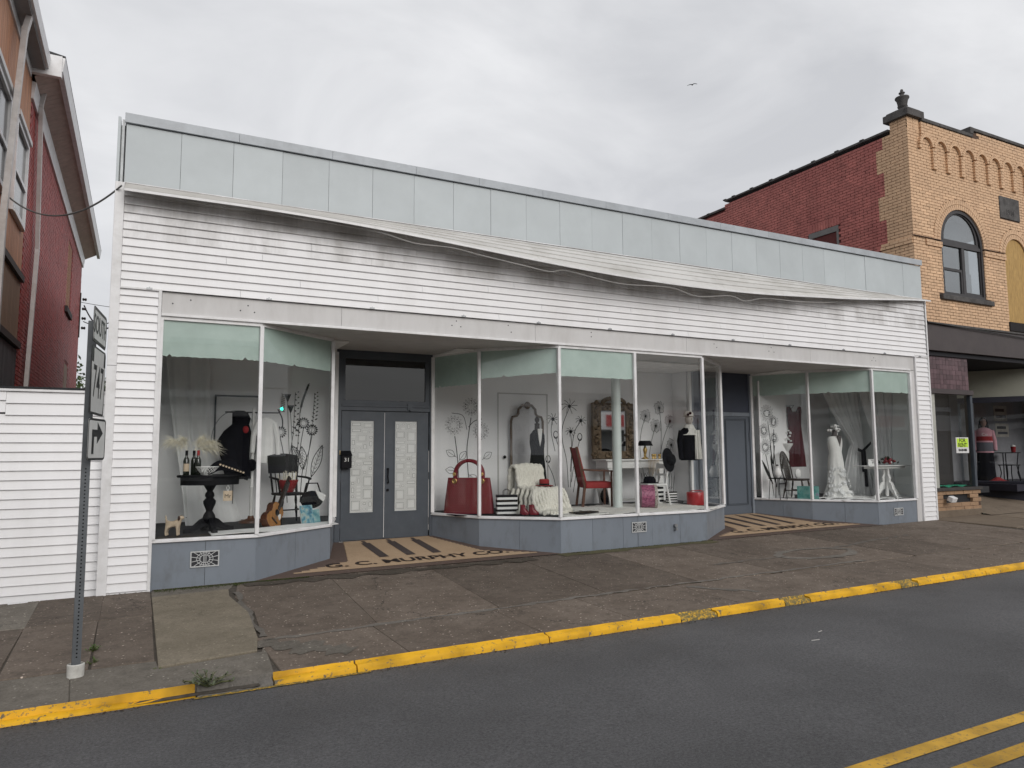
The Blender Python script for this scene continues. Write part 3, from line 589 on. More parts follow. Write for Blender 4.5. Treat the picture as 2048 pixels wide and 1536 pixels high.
m_aw = mat('awning_vinyl', (.62, .61, .59), .5, .06, 3, .05, 30, dirt=(.30, .28, .24), dscale=2, damt=.6, rnd=.04, stretch=(.4, 1, 1))
ncr = 5; NX = 44
for kx in range(ncr):
    segs = [(-.268, 3.4), (3.4, 7.1), (7.1, 10.8), (10.8, 15.05)] if kx % 2 else [(-.268, 5.2), (5.2, 8.9), (8.9, 12.6), (12.6, 15.05)]
    for sa, sc in segs:
        q = MB(); rows = []; fs = []; K = 24
        for t in range(K+1):
            x = sa+.002+(sc-sa-.004)*t/K; p, z = edge_s(x)
            def at(f, lift): 
                bow = .035*sin(pi*f)*max(0, 4.70-z)/.4
                return (x, -.05-p*f-lift*.5, 4.824+(z+.012-4.824)*f+lift+bow)
            f0, f1 = kx/ncr, (kx+1)/ncr
            rows += [at(f0, .002), at(f1, .016), at(f1, .002), at(f0, -.012)]
        for t in range(K): fs += [(t*4+s, t*4+(s+1) % 4, t*4+4+(s+1) % 4, t*4+4+s) for s in range(4)]
        fs += [(0, 1, 2, 3), (4*K+3, 4*K+2, 4*K+1, 4*K)]
        q.add(rows, fs).build('awning_board', m_aw, aw)
for sa, sc in ((-.268, 3.6), (3.6, 7.5), (7.5, 11.3), (11.3, 15.1)):
    q = MB(); rows = []; fs = []; K = 26
    for t in range(K+1):
        x = sa+.002+(sc-sa-.004)*t/K; p, z = edge_s(x)
        rows += [(x, -.052-p, z+.032), (x, -.064-p, z+.026), (x, -.064-p, z), (x, -.052-p, z)]
    for t in range(K): fs += [(t*4+s, t*4+(s+1) % 4, t*4+4+(s+1) % 4, t*4+4+s) for s in range(4)]
    fs += [(0, 1, 2, 3), (4*K+3, 4*K+2, 4*K+1, 4*K)]
    q.add(rows, fs).build('awning_edge', m_trim, aw)
# ---- mosaic entry floors
m_mos = mat('tan_mosaic', (.47, .335, .215), .6, .16, 55, .2, 120, dirt=(.34, .23, .14), dscale=2, damt=.5); m_mosb = mat('brown_mosaic', (.115, .078, .062), .6, .2, 55, .2, 120); m_mosd = mat('dark_mosaic', (.062, .046, .042), .6, .2, 60, .2, 120)
def entry(dx, x0, x1, fl, fr_, words):
    e = tag(MB().prism([(fl, -.02), (fr_, -.02), (x1+.8, .5), (x1+.12, 1.2), (x1, 2.0), (x0, 2.0), (x0-.3, .9), (x0-.9, .4)], -.25, -.12, 'z').build('entry_floor', m_mosb), kind='structure')
    q = MB(); q.grid(lambda u, v: (fl+(fr_-fl)*u, -.02+1.97*v, floor_z(fl+(fr_-fl)*u, -.02+1.97*v)+.002), 8, 8); q.build('mosaic_border', m_mosb, e)
    def up(o, lift):
        for v in o.data.vertices: v.co.z = floor_z(v.co.x, v.co.y)+lift+(.0 if v.co.z < 50 else 0)
    q = MB(); K = 14   # stepped edges of the tan field
    for i in range(K):
        ya, yb = .62+1.28*i/K, .62+1.28*(i+1)/K; f = i/(K-1)
        q.add([(x0-.12+.24*f, ya, 0), (x1+.30-.36*f, ya, 0), (x1+.30-.36*f, yb, 0), (x0-.12+.24*f, yb, 0)], [(0, 1, 2, 3)])
    for i in range(8):
        ya, yb = .16+.46*i/8, .16+.46*(i+1)/8; f = i/7
        q.add([(x0-.95+.8*f, ya, 0), (x1+1.05-.72*f, ya, 0), (x1+1.05-.72*f, yb, 0), (x0-.95+.8*f, yb, 0)], [(0, 1, 2, 3)])
    o = q.build('mosaic_field', m_mos, e); up(o, .006)
    for i in range(3 if dx == 0 else 4):
        sx = x0+.42+.41*i if dx == 0 else x0+.25+.4*i; q = MB(); q.grid(lambda u, v: (sx-.07+.14*u, .68+1.0*v, 0), 1, 4); q.grid(lambda u, v: (sx-.03+.06*u, 1.68+.16*v, 0), 1, 1)
        o = q.build('mosaic_stripe', m_mosd, e); up(o, .010)
    o = text('lettering', words, .30, m_mosd, e, Matrix.Translation(((x0+x1)/2+.08, .40, 0)), .0005, sx=1.10, bold=.008); up(o, .010)
entry(0, 2.80, 4.42, .2, 6.2, 'G. C. MURPHY CO.')
entry(1, 10.12, 11.83, 8.6, 13.3, 'G. C. MURPHY CO.')
# ================================================================ LEFT SIDE: LOW WALL, RED BUILDING, ROAD SIGNS
fw_ = thing('siding_wall', 'low white clapboard wall at far left behind the road signs', 'wall', (-3, .15, 0))
for i in range(22):
    z = -.06+i*.1052
    if z > 1.98: break
    cut = [-3.2, -.62, -1.3, -2.0, -.5, -2.6, -.95][i % 7]
    for a, c in ((-4.0, cut+2.0), (cut+2.0, 2.63)):
        if c > a: clap(a+.001, c-.001, z, .107, 0, .026, None, fw_)
for k, (za, zb, th) in enumerate(((2.02, 2.04, .13), (2.15, 2.17, .13))):
    for a, c in ((-4.0, 1.66), (1.66, 2.63)): clap(a+.001, c-.001, za+.004*k+(.014 if a > 0 else 0), th+.002, -.004, .026, None, fw_, rise=.008)
B(-4, 2.63, -.04, .12, 2.305, 2.33).build('wall_cap', m_trim, fw_); B(-4, 2.63, -.02, .14, 2.331, 2.36).build('cap_flashing', mat('tar_edge', (.02, .02, .022), .8, .3, 20, .3), fw_)
B(-4, 2.63, .001, .11, -.2, 2.30).build('wall_core', m_seam, fw_)
q = MB().obox((1.90, -.2, -.03), ((1, .1, 0), (-.1, 1, 0), (0, 0, 1)), .09, .03, .025); q.build('fallen_chip', m_white, fw_)
# ---- red brick building
lb = thing('brick_building', 'tall red painted brick building with orange clad upper storey at far left', 'building', (-1.8, 4.2, 0))
m_red = mat('red_painted_brick', (.36, .050, .042), .55, .3, 5, .3, 60, dirt=(.20, .03, .026), dscale=1.2, damt=.6)
m_redm = mat('red_mortar', (.20, .032, .028), .8, .2, 9)
B(-8, -.014, 0, 12.1, -.3, 7.6).build('wall', m_redm, lb)
q = MB(); z = 1.9; row = 0
while z < 7.46:
    y = (row % 2)*.11
    while y < 12.05:
        y1 = min(y+.205, 12.09); z1 = z+.058; o = random.uniform(-.007, -.003)
        if not ((7.35 < y < 8.7 and 5.35 < z < 7.1) or (7.9 < y < 8.9 and 2.2 < z < 4.0)): q.box(-.016, o, y, y1, z, z1)
        y += .216
    z += .07; row += 1
tag(q.build('bricks', m_red, lb), kind='stuff')
m_orb = mat('orange_brick', (.36, .17, .09), .7, .25, 20, .3)
q = MB(); z = 5.4; 
while z < 7.05: q.box(-.03, -.008, 7.75, 8.55, z, z+.058); z += .07
q.build('blocked_window', m_orb, lb); B(-.03, -.012, 7.36, 7.75, 5.36, 7.1).build('window_reveal', m_orb, lb); B(-.02, .06, 7.3, 8.75, 5.2, 5.35).build('window_sill', mat('dark_stone', (.05, .045, .045), .8, .3), lb)
B(-.03, .0, 7.95, 8.85, 2.2, 3.95).build('boarded_window', mat('tan_board', (.34, .24, .18), .7, .15), lb)
MB().prism([(-.02, 7.46), (.03, 7.46), (.06, 7.74), (-.02, 7.76)], -.05, 12.2, 'y').build('frieze_board', m_trim, lb)
m_sof = mat('brown_soffit', (.52, .40, .35), .7, .2, 8, .1, dirt=(.34, .25, .21), dscale=4)
for i in range(76):
    y = -.2+i*.165; MB().prism([(.05, 7.762), (.40, 7.96), (.40, 7.985), (.05, 7.785)], y+.004, y+.16, 'y').build('soffit_board', m_sof, lb)
MB().prism([(.36, 7.91), (.44, 7.915), (.47, 8.16), (.36, 8.16)], -.26, 12.7, 'y').build('gutter', m_trim, lb, bev=.006); MB().prism([(-8, 8.2), (.47, 8.162), (.47, 8.19), (-8, 9.6)], -.26, 12.7, 'y').build('roof', mat('slate_roof', (.05, .05, .052), .8, .3, 12), lb)
MB().box(-.02, .43, -.3, -.2, 7.80, 8.16).build('eave_return', m_trim, lb, bev=.006)
def spout(pts, name='downspout', w=.045):
    q = MB()
    for a, c in zip(pts, pts[1:]): q.bar(a, c, w*2, w*1.4, (1, 0, 0))
    for p in pts[1:-1]: q.obox(p, ((1, 0, 0), (0, 1, 0), (0, 0, 1)), w*.75, w*1.05, w)
    for k in range(5):
        a, c = Vector(pts[0]), Vector(pts[-1]); 
    return q.build(name, mat('downspout_enamel', (.50, .47, .455), .4, .12, 6, .05, dirt=(.3, .24, .2), dscale=5), lb)
spout([(.12, .50, 7.86), (.07, .56, 7.62), (.07, 1.1, 5.2), (.07, .62, 2.3)])
spout([(.17, -1.9, 7.9), (.13, -1.97, 7.6), (.13, -2.75, 4.7), (.13, -2.8, 2.3)], w=.05)
# orange clad section nearer the street
B(-8, -.03, -4.4, -.002, -.3, 8.2).build('wall', m_seam, lb)
m_or = mat('orange_cladding', (.50, .235, .125), .6, .16, 4, .1, 60, rnd=.12, stretch=(1, 6, .5), dirt=(.22, .09, .05), dscale=3); m_br = mat('brown_cladding', (.27, .17, .11), .65, .16, 5, .1, rnd=.1, stretch=(1, 6, .5)); m_gb = mat('grey_boards', (.10, .095, .10), .7, .2, 6, rnd=.2, stretch=(1, 6, .5))
for i in range(30):
    y = -3.9+i*.13
    for za, zb, m in ((4.46, 7.86, m_or), (3.40, 4.36, m_br), (2.2, 3.26, m_gb)): B(-.028, -.004, y+.004, y+.126, za, zb).build('cladding_plank', m, lb)
for z in (4.41, 3.33): B(-.03, .05, -3.9, -.002, z-.05, z+.05).build('trim_rail', mat('dark_brown_trim', (.04, .03, .026), .6, .3, 10), lb)
for y0, y1 in ((-3.3, -2.05), (-1.5, -.27)):
    w = B(-.003, .012, y0+.07, y1-.07, 5.2, 6.48).build('window', mat('dark_window', (.03, .034, .04), .1, .1), lb); q = MB()
    q.box(-.003, .05, y0, y0+.07, 5.13, 6.55).box(-.003, .05, y1-.07, y1, 5.13, 6.55).box(-.003, .05, y0+.07, y1-.07, 6.48, 6.55).box(-.003, .06, y0+.07, y1-.07, 5.13, 5.2).box(.0125, .04, y0+.07, y1-.07, 5.76, 5.82)
    q.build('window_frame', m_trim, w); B(-.003, .08, y0-.04, y1+.04, 6.552, 6.63).build('window_head', m_fascia, w)
B(-.03, .20, -4.3, -.31, 7.86, 7.90).build('soffit', mat('grey_soffit', (.26, .25, .25), .7, .1), lb); MB().prism([(.17, 7.901), (.25, 7.901), (.27, 8.09), (.17, 8.09)], -4.3, -.31, 'y').build('gutter', m_trim, lb, bev=.006); B(-.03, .02, -4.3, -.31, 7.7, 7.858).build('frieze_board', m_fascia, lb)
q = MB().box(-.0, .03, 11.9, 11.96, 5.2, 6.6)
for k in range(4): q.lathe([(.03, -.06), (.05, -.03), (.03, 0), (.05, .03), (.03, .06)], (.12, 11.93, 5.5+.3*k), 8, 'x')
q.build('insulator_rack', mat('insulator_brown', (.03, .025, .025), .3), lb)
def wire(name, label, pts, r, sag=.0, m=None, n=24, **k):
    P = []
    for a, c in zip(pts, pts[1:]):
        a, c = Vector(a), Vector(c)
        for i in range(n): t = i/n; P.append(a+(c-a)*t+Vector((0, 0, -4*sag*t*(1-t))))
    P.append(Vector(pts[-1])); return tag(MB().tube(P, r, 6).build(name, m or mat('cable_black', (.03, .03, .03), .6), smooth=True), label, 'cable')
m_cab = mat('cable_grey', (.42, .41, .40), .6, .1)
wire('cable', 'grey cable sagging from the orange cladding to the white corner board', [(-1.72, 2.0, 5.10), (-.30, -.14, 4.76)], .011, .32, mat('cable_dark_grey', (.16, .16, .16), .6))
cp = [(-.16,-.13,4.74),(.16,-.23,4.67),(.84,-.23,4.64),(1.25,-.28,4.66),(1.74,-.28,4.62),(2.39,-.28,4.60),(2.83,-.33,4.56),(3.29,-.33,4.48),(3.83,-.38,4.47),(4.26,-.38,4.42),(4.97,-.43,4.33),(5.40,-.43,4.29),(5.66,-.43,4.34),(6.21,-.43,4.28),(6.78,-.43,4.24),(7.69,-.43,4.28),(8.32,-.38,4.20),(9.06,-.38,4.28),(9.41,-.38,4.22),(9.95,-.33,4.33),(10.85,-.33,4.35),(11.86,-.23,4.45),(12.29,-.13,4.55)]
def crom(P, n=6):
    P = [Vector(p) for p in P]; P = [2*P[0]-P[1]]+P+[2*P[-1]-P[-2]]; o = []
    for i in range(1, len(P)-2):
        for k in range(n):
            t = k/n; a, b, c, d = P[i-1:i+3]; o.append(.5*((2*b)+(c-a)*t+(2*a-5*b+4*c-d)*t*t+(3*b-a-3*c+d)*t**3))
    return o+[P[-2]]
tag(MB().tube(crom(cp), .0065, 6).build('cable', m_cab, smooth=True), 'pale loose cable waving along underneath the sagging awning', 'cable')
wire('cable', 'thick dark cable looping from the insulators on the red building', [(-1.68, 16.1, 6.2), (-.6, 12, 5.1)], .022, .4); wire('cable', 'lower thin dark cable behind the road sign', [(-1.68, 16.1, 5.7), (-.5, 13, 5.5)], .014, .2); wire('cable', 'thin straight wire crossing the gap high above the low wall', [(-3.0, 26, 8.2), (.5, 26, 8.0)], .012, .1)
# ---- tree in the gap
def make_tree(name, label, x, y, z0, h, r, k, col, seed):
    rr = random.Random(seed); t = thing(name, label, 'tree', (x, y, z0)); q = MB(); q.tube([(0, 0, 0), (.05, 0, h*.3), (-.05, .05, h*.62)], [r*.13, r*.10, r*.05], 8); tips = []
    for i in range(9):
        a = rr.uniform(0, 2*pi); b = Vector((0, 0, h*rr.uniform(.28, .6))); e = b+Vector((cos(a)*r*rr.uniform(.5, .9), sin(a)*r*rr.uniform(.5, .9), h*rr.uniform(.1, .32))); q.tube([b, (b+e)/2+Vector((0, 0, .1)), e], [r*.04, r*.025, r*.01], 5); tips += [e, (b+e)/2]
    q.build('trunk', mat('bark', (.06, .048, .038), .9, .3, 12, .5), t, smooth=True); q = MB(); cl = [Vector((rr.gauss(0, r*.45), rr.gauss(0, r*.45), h*rr.uniform(.45, .95))) for _ in range(26)]+tips
    for _ in range(k):
        c = rr.choice(cl); p = c+Vector((rr.gauss(0, r*.16), rr.gauss(0, r*.16), rr.gauss(0, r*.13))); a = Vector((rr.uniform(-1, 1), rr.uniform(-1, 1), rr.uniform(-.6, .6))).normalized(); b = a.cross(Vector((rr.uniform(-1, 1), rr.uniform(-1, 1), rr.uniform(-1, 1)))).normalized(); s = r*rr.uniform(.035, .07)
        q.add([p-a*s, p+b*s*.5, p+a*s, p-b*s*.5], [(0, 1, 2, 3)])
    q.build('crown', mat('leaf_'+col, {'a': (.075, .105, .04), 'b': (.05, .085, .03)}[col], .7, .4, 1.5), t)
make_tree('tree', 'leafy green tree behind the low white wall', -2.2, 25, -.3, 5.6, 2.0, 5000, 'a', 4)
make_tree('tree', 'darker green tree farther off behind the low white wall', -.2, 42, -.3, 6.2, 2.6, 5000, 'b', 5)
# ---- road sign assembly
sg = thing('road_sign', 'route 747 south sign with right turn arrow on a perforated steel post', 'sign', (-.365, -3.02, gz(-.36, -3.0)))
zb = gz(-.36, -3.0)
q = MB(); P = [(-.03, -.018), (-.03, .018), (-.022, .018), (-.022, -.01), (.022, -.01), (.022, .018), (.03, .018), (.03, -.018)]
m_post = mat('post_steel', (.13, .14, .15), .5, .15, 9, .1, 50, metal=.3)
rz_ = radians(-84)
pole = MB().prism([(a*1.0, b) for a, b in P], -.02, 2.74, 'z'); pole.xf(Matrix.Rotation(radians(8), 4, 'Z')); po = pole.build('post', m_post, sg)
q = MB()
for k in range(52): q.lathe([(.0062, -.0192), (.0062, -.0176)], (0, 0, .14+.028*k*1.0), 8, 'y')
q.xf(Matrix.Rotation(radians(8), 4, 'Z')); tag(q.build('post_holes', m_black, po), kind='stuff')
MB().lathe([(.058, -.02), (.06, .085), (.052, .09), (.05, .03)], n=20).build('post_sleeve', mat('white_plastic_sleeve', (.62, .61, .57), .6, .1, 20, dirt=(.2, .18, .15), dscale=14), sg, smooth=True)
m_sw = mat('sign_white', (.68, .69, .68), .4, .05, 6, dirt=(.5, .5, .48), dscale=8, damt=.4); m_sk = mat('sign_black', (.018, .02, .022), .45, .2, 8); m_sal = mat('sign_back', (.4, .4, .41), .4, .1, metal=.6)
def rrect(w, h, r, k=4):
    o = []
    for cx, cy, a0 in ((w/2-r, h/2-r, 0), (-w/2+r, h/2-r, 90), (-w/2+r, -h/2+r, 180), (w/2-r, -h/2+r, 270)):
        for i in range(k+1): a = radians(a0+90*i/k); o.append((cx+r*cos(a), cy+r*sin(a)))
    return o
def plate(name, A, C, z0, z1, m, border=.012, bm=None):
    """sign plate from near edge A to far edge C (plan points, world), returns part and matrix for its face"""
    A = Vector((A[0], A[1], 0)); C = Vector((C[0], C[1], 0)); w = (C-A).length; h = z1-z0; o = (A+C)/2+Vector((0, 0, (z0+z1)/2))-Vector((-.365, -3.02, zb))
    M4 = frame_M(o, C-A, (0, 0, 1)); p = MB().prism(rrect(w, h, .035), -.002, .001, 'z').xf(M4).build(name, bm or m_sk, sg)
    MB().prism(rrect(w-2*border, h-2*border, .03), .0012, .003, 'z').xf(M4).build('sign_face', m, p); return p, M4, w, h
p, M4, w, h = plate('south_plate', (-.344, -3.32), (-.282, -2.72), 2.452, 2.73, m_sw, .010)
MB().ring(rrect(w-.02, h-.02, .03), rrect(w-.055, h-.055, .022), .0032, .0042, 'z').xf(M4).build('sign_border', m_sk, p); text('lettering', 'SOUTH', .20, m_sk, p, M4 @ Matrix.Translation((0, 0, .0045)), .0004, sx=.92, bold=.003)
p, M4, w, h = plate('route_plate', (-.347, -3.325), (-.277, -2.72), 1.90, 2.43, m_sk, .008, m_sk)
W2_, H2_ = w/2-.018, h/2-.018
key = [(-W2_*.72, H2_), (W2_*.72, H2_), (W2_*.72, H2_*.55), (W2_, H2_*.55), (W2_*.86, -H2_), (-W2_*.86, -H2_), (-W2_, H2_*.55), (-W2_*.72, H2_*.55)]
MB().prism(key, .0032, .0042, 'z').xf(M4).build('keystone', m_sw, p); text('lettering', '747', .36, m_sk, p, M4 @ Matrix.Translation((0, -.02, .0046)), .0004, sx=.82, bold=.003)
p, M4, w, h = plate('arrow_plate', (-.352, -3.24), (-.250, -2.84), 1.545, 1.872, m_sw, .004)
MB().ring(rrect(w-.008, h-.008, .03), rrect(w-.034, h-.034, .022), .0032, .0042, 'z').xf(M4).build('sign_border', m_sk, p)
ar = [(-.115, -.115), (-.065, -.115), (-.065, .02), (.005, .02), (.005, -.035), (.135, .05), (.005, .135), (.005, .075), (-.115, .075)]
MB().prism(ar, .0032, .0042, 'z').xf(M4).build('turn_arrow', m_sk, p)
q = MB()
for z in (2.48, 2.70, 2.38, 1.96, 1.84, 1.58): q.lathe([(.008, -.03), (.008, .012)], (.04, .0, z-zb), 8, 'x')
q.build('bolts', m_sal, sg)
# ================================================================ OCHRE BRICK BUILDING ON THE RIGHT
X0, Y0 = 15.12, .17
rb = thing('ochre_brick_building', 'two storey ochre brick building with arched window and red painted side wall at right', 'building', (X0, Y0, 0))
m_och = mat('ochre_brick', (.70, .465, .29), .7, .14, 7, .25, 70, rnd=.10, dirt=(.48, .30, .19), dscale=1.3, damt=.5); m_ochm = mat('dark_mortar', (.10, .062, .045), .9, .3, 30, .2)
m_rd2 = mat('red_side_brick', (.42, .135, .115), .6, .3, 5, .25, 60, dirt=(.26, .065, .06), dscale=1.3, damt=.6); m_rdm = mat('dark_red_mortar', (.10, .024, .022), .85, .2, 20)
m_stone = mat('dark_weathered_stone', (.075, .07, .068), .85, .35, 7, .5, 40, dirt=(.17, .165, .16), dscale=5, damt=.5)
FX = 8.6  # modelled frontage
def P_(name, m, x0, x1, y0, y1, z0, z1, parent=rb, bev=0): return B(x0, x1, y0, y1, z0, z1).build(name, m, parent, bev=bev)
def core_half(cx, cz, r, zb_, xe, sgn):
    arc = [(cx+sgn*r*cos(t), cz+r*sin(t)) for t in [pi/2*k/12 for k in range(13)]]
    return [(xe, 3.7), (cx, 3.7), (cx, zb_), (cx+sgn*r, zb_)]+arc+[(cx, 9.04), (xe, 9.04)]
for a_ in ((1.82, 6.35, .84, 5.05, .016, -1), (1.82, 6.35, .84, 5.05, 3.3, 1), (4.02, 6.3, .48, 4.5, 3.3, -1), (4.02, 6.3, .48, 4.5, 8.6, 1)): MB().prism(core_half(*a_), .016, .12, 'y').build('wall', m_ochm, rb)
P_('wall', m_rdm, .016, .15, .12, 11.0, -.1, 8.78); P_('roof', MATS['roof_felt'], .15, FX, .12, 11, 8.3, 8.4)
CH, BL = .07, .215
cw_, rw = 1.82, .83   # arched window centre, radius
aw_c = [.62+.5375*i for i in range(15)]
def opening(x, z, pad=0):
    if abs(x-cw_) < rw+.25 and z > 6.35 and math.hypot(x-cw_, z-6.35) < rw+.25+pad: return True
    if abs(x-cw_) < rw+.005 and 5.08 < z <= 6.36: return True
    if abs(x-cw_) < 1.0 and 4.97 < z < 5.10: return True
    c2 = 4.02
    if abs(x-c2) < .72 and z > 6.3 and math.hypot(x-c2, z-6.3) < .72+pad: return True
    if abs(x-c2) < .475 and 4.42 < z <= 6.31: return True
    if 3.44 < x < 4.31 and 7.25 < z < 7.82: return True
    return False
def depth(x, z):
    """how far a brick stands proud of the wall plane"""
    if x < .43: return .0
    if z > 7.98 and x > .43:
        k = min(aw_c, key=lambda c: abs(c-x))
        if abs(x-k) < .19 and z < 8.51: return .0
        if math.hypot(x-k, z-8.51) < .193 and z >= 8.51: return .0
        if math.hypot(x-k, z-8.51) < .28 and z >= 8.51: return None
        return -.055
    if 6.2 < z < 6.34: return -.03
    return .0
bigs = []; small = MB(); r = 0; z = 4.36
while z < 9.0:
    zc = z+CH/2; x = -.0+(r % 2)*-.107
    while x < FX:
        a, c = max(x, .0), min(x+BL-.012, FX); xc = (a+c)/2
        top = 9.03 if xc < 2.42 else 9.22
        if c-a > .03:
            cells = [(a, c)]
            if opening(xc, zc) or opening(a, zc) or opening(c, zc) or depth(a+.01, zc) != depth(c-.01, zc):
                cells = []; k = 6; w_ = (c-a)/k; run = None
                for i in range(k):
                    xm = a+(i+.5)*w_; ok = not opening(xm, zc) and depth(xm, zc) is not None; key = depth(xm, zc) if ok else 'no'
                    if run and run[2] == key: run[1] = a+(i+1)*w_
                    else:
                        if run and run[2] != 'no': cells.append((run[0], run[1]))
                        run = [a+i*w_, a+(i+1)*w_, key]
                if run and run[2] != 'no': cells.append((run[0], run[1]))
            for ca, cc in cells:
                d = depth((ca+cc)/2, zc)
                if d is None: continue
                if abs(cc-ca-(BL-.012)) < .002 and d == 0 and len(bigs) < 1200: bigs.append((ca, z))
                else: small.box(ca, cc, d+random.uniform(-.002, .002), .02, z, z+CH-.011)
        x += BL
    z += CH; r += 1
ub = MB().box(0, BL-.012, 0, .02, 0, CH-.011)
random.shuffle(bigs); bigs.sort(key=lambda t: (t[0] > 3.0 or t[1] < 4.9))
b0 = ub.build('brick', m_och, rb); bm_ = b0.data
for i, (x, z) in enumerate(bigs[:300]):
    o = b0 if i == 0 else bpy.data.objects.new('brick', bm_)
    if i: COL.objects.link(o); o.parent = rb
    o.location = (x, random.uniform(-.0025, .0025), z)
for x, z in bigs[300:]: small.box(x, x+BL-.012, random.uniform(-.002, .002), .02, z, z+CH-.011)
for x in [i*BL for i in range(12, int(FX/BL)+1)]:     # raised parapet right of the step
    for k, zz in enumerate((9.0, 9.07, 9.14)): small.box(x+(.1 if k % 2 else 0), min(FX, x+(.1 if k % 2 else 0)+BL-.012), -.055, .02, zz, zz+CH-.011)
P_('wall', m_ochm, 2.4, FX, -.045, .12, 9.0, 9.20)
# proud backing of the arcade (mortar) is hidden by the bricks; voussoirs
for c in aw_c:
    if c > FX-.3: continue
    for k in range(13):
        a = pi*(k+.5)/13; small.obox((c+cos(a)*.235, -.028, 8.51+sin(a)*.235), ((cos(a), 0, sin(a)), (0, 1, 0), (-sin(a), 0, cos(a))), .042, .034, .024)
    small.box(c-.28, c-.19, -.06, .018, 8.42, 8.495)
def voussoirs(cx, cz, r0, r1, n, q):
    for k in range(n):
        a = pi*(k+.5)/n; w = pi*(r0+r1)/2/n/2*.86; q.obox((cx+cos(a)*(r0+r1)/2, .006, cz+sin(a)*(r0+r1)/2), ((cos(a), 0, sin(a)), (0, 1, 0), (-sin(a), 0, cos(a))), (r1-r0)/2*.96, .016, w)
voussoirs(cw_, 6.35, rw+.005, rw+.125, 36, small); voussoirs(cw_, 6.35, rw+.13, rw+.25, 42, small); voussoirs(4.02, 6.3, .475, .59, 22, small); voussoirs(4.02, 6.3, .60, .715, 28, small)
# side wall: ochre quoins then red paint
rs = MB(); z = 5.2; r = 0
while z < 8.86:
    tooth = .62+(.17 if int((z-5.2)/.56) % 2 else 0); y = .021; first = True
    while y < 10.9:
        y1 = min(y+(BL-.012 if not (first and r % 2) else .095), 10.95); top = 8.9 if y < 5.7 else 8.66
        if z+CH < top and not (1.9 < (y+y1)/2 < 2.8 and z < 7.12):
            tgt = small if (y+y1)/2 < tooth else rs; o = random.uniform(-.002, .002)-(.03 if 6.2 < z+CH/2 < 6.34 and tgt is small else 0)
            if y < tooth < y1: small.box(o, .02, y, tooth, z, z+CH-.011); rs.box(o, .02, tooth+.001, y1, z, z+CH-.011)
            else: tgt.box(o, .02, y, y1, z, z+CH-.011)
        y += .107 if first and r % 2 else BL; first = False
    z += CH; r += 1
tag(rs.build('red_bricks', m_rd2, rb), kind='stuff')
P_('side_window', m_tint, .03, .05, 1.95, 2.72, 5.5, 7.0); P_('window_frame', mat('grey_lintel', (.16, .155, .15), .7), -.01, .03, 1.9, 2.78, 6.98, 7.12); q = MB().box(-.005, .03, 1.9, 1.96, 5.4, 6.979).box(-.005, .03, 2.72, 2.78, 5.4, 6.979); q.build('window_frame', MATS['grey_lintel'], rb)
q = MB()
for k in range(12): q.box(-.006, .015, 1.86+.08*k, 1.86+.08*k+.066, 7.13, 7.33)
tag(q.build('soldier_bricks', m_rd2, rb), kind='stuff')
# corner pier, cap, urn
P_('pier', m_ochm, .012, .42, .012, .42, 8.8, 9.09); z = 8.83; r = 0
while z < 9.06:
    for k in range(2): a = .0+.215*k; small.box(a+(.0 if r % 2 else .0), min(.432, a+.205), -.004, .02, z, z+.059); small.box(-.004, .02, .022+.2*k, .022+.2*k+.19, z, z+.059)
    z += .07; r += 1
tag(small.build('bricks', m_och, rb), kind='stuff')
MB().prism([(-.09, -.09), (.52, -.09), (.52, .52), (-.09, .52)], 9.10, 9.27, 'z').build('pier_cap', m_stone, rb, bev=.015); MB().prism([(-.04, -.04), (.47, -.04), (.47, .47), (-.04, .47)], 9.27, 9.32, 'z').build('pier_cap', m_stone, rb, bev=.02)
MB().lathe([(.09, 9.31), (.10, 9.34), (.06, 9.37), (.08, 9.42), (.13, 9.47), (.135, 9.50), (.12, 9.51), (.15, 9.66), (.19, 9.72), (.185, 9.75), (.10, 9.77), (.06, 9.80), (.05, 9.84), (.085, 9.87), (.08, 9.89), (.03, 9.91), (.045, 9.94), (.03, 9.98), (.001, 9.99)], (.215, .215, 0), 20).xf(Matrix.Translation((0, 0, 9.31)) @ Matrix.Diagonal((.8, .8, .84, 1)) @ Matrix.Translation((.055, .055, -9.31))).build('urn', m_stone, rb, smooth=True)
x = .43
while x < FX:
    zt = 9.045 if x < 2.4 else 9.215; x1 = min(x+.66, 2.4 if x < 2.4 else FX); P_('coping', m_stone, x+.003, x1-.003, -.085, .15, zt+random.uniform(0, .006), zt+.085, bev=.012); x = x1
P_('coping', m_stone, 2.28, 2.42, -.09, .16, 9.131, 9.30, bev=.012)
y = .43; k = 0
while y < 11:
    zt = 8.90 if y < 5.68 else 8.68; y1 = min(y+.70, 5.68 if y < 5.68 else 11); P_('coping', m_stone, -.05, .2, y+.003, y1-.003, zt+random.uniform(0, .008), zt+.06, bev=.012)
    if k % 1 == 0: P_('coping_joint', m_stone, -.058, .2, y1-.07, y1+.05, zt+.045, zt+.085, bev=.015)
    y = y1; k += 1
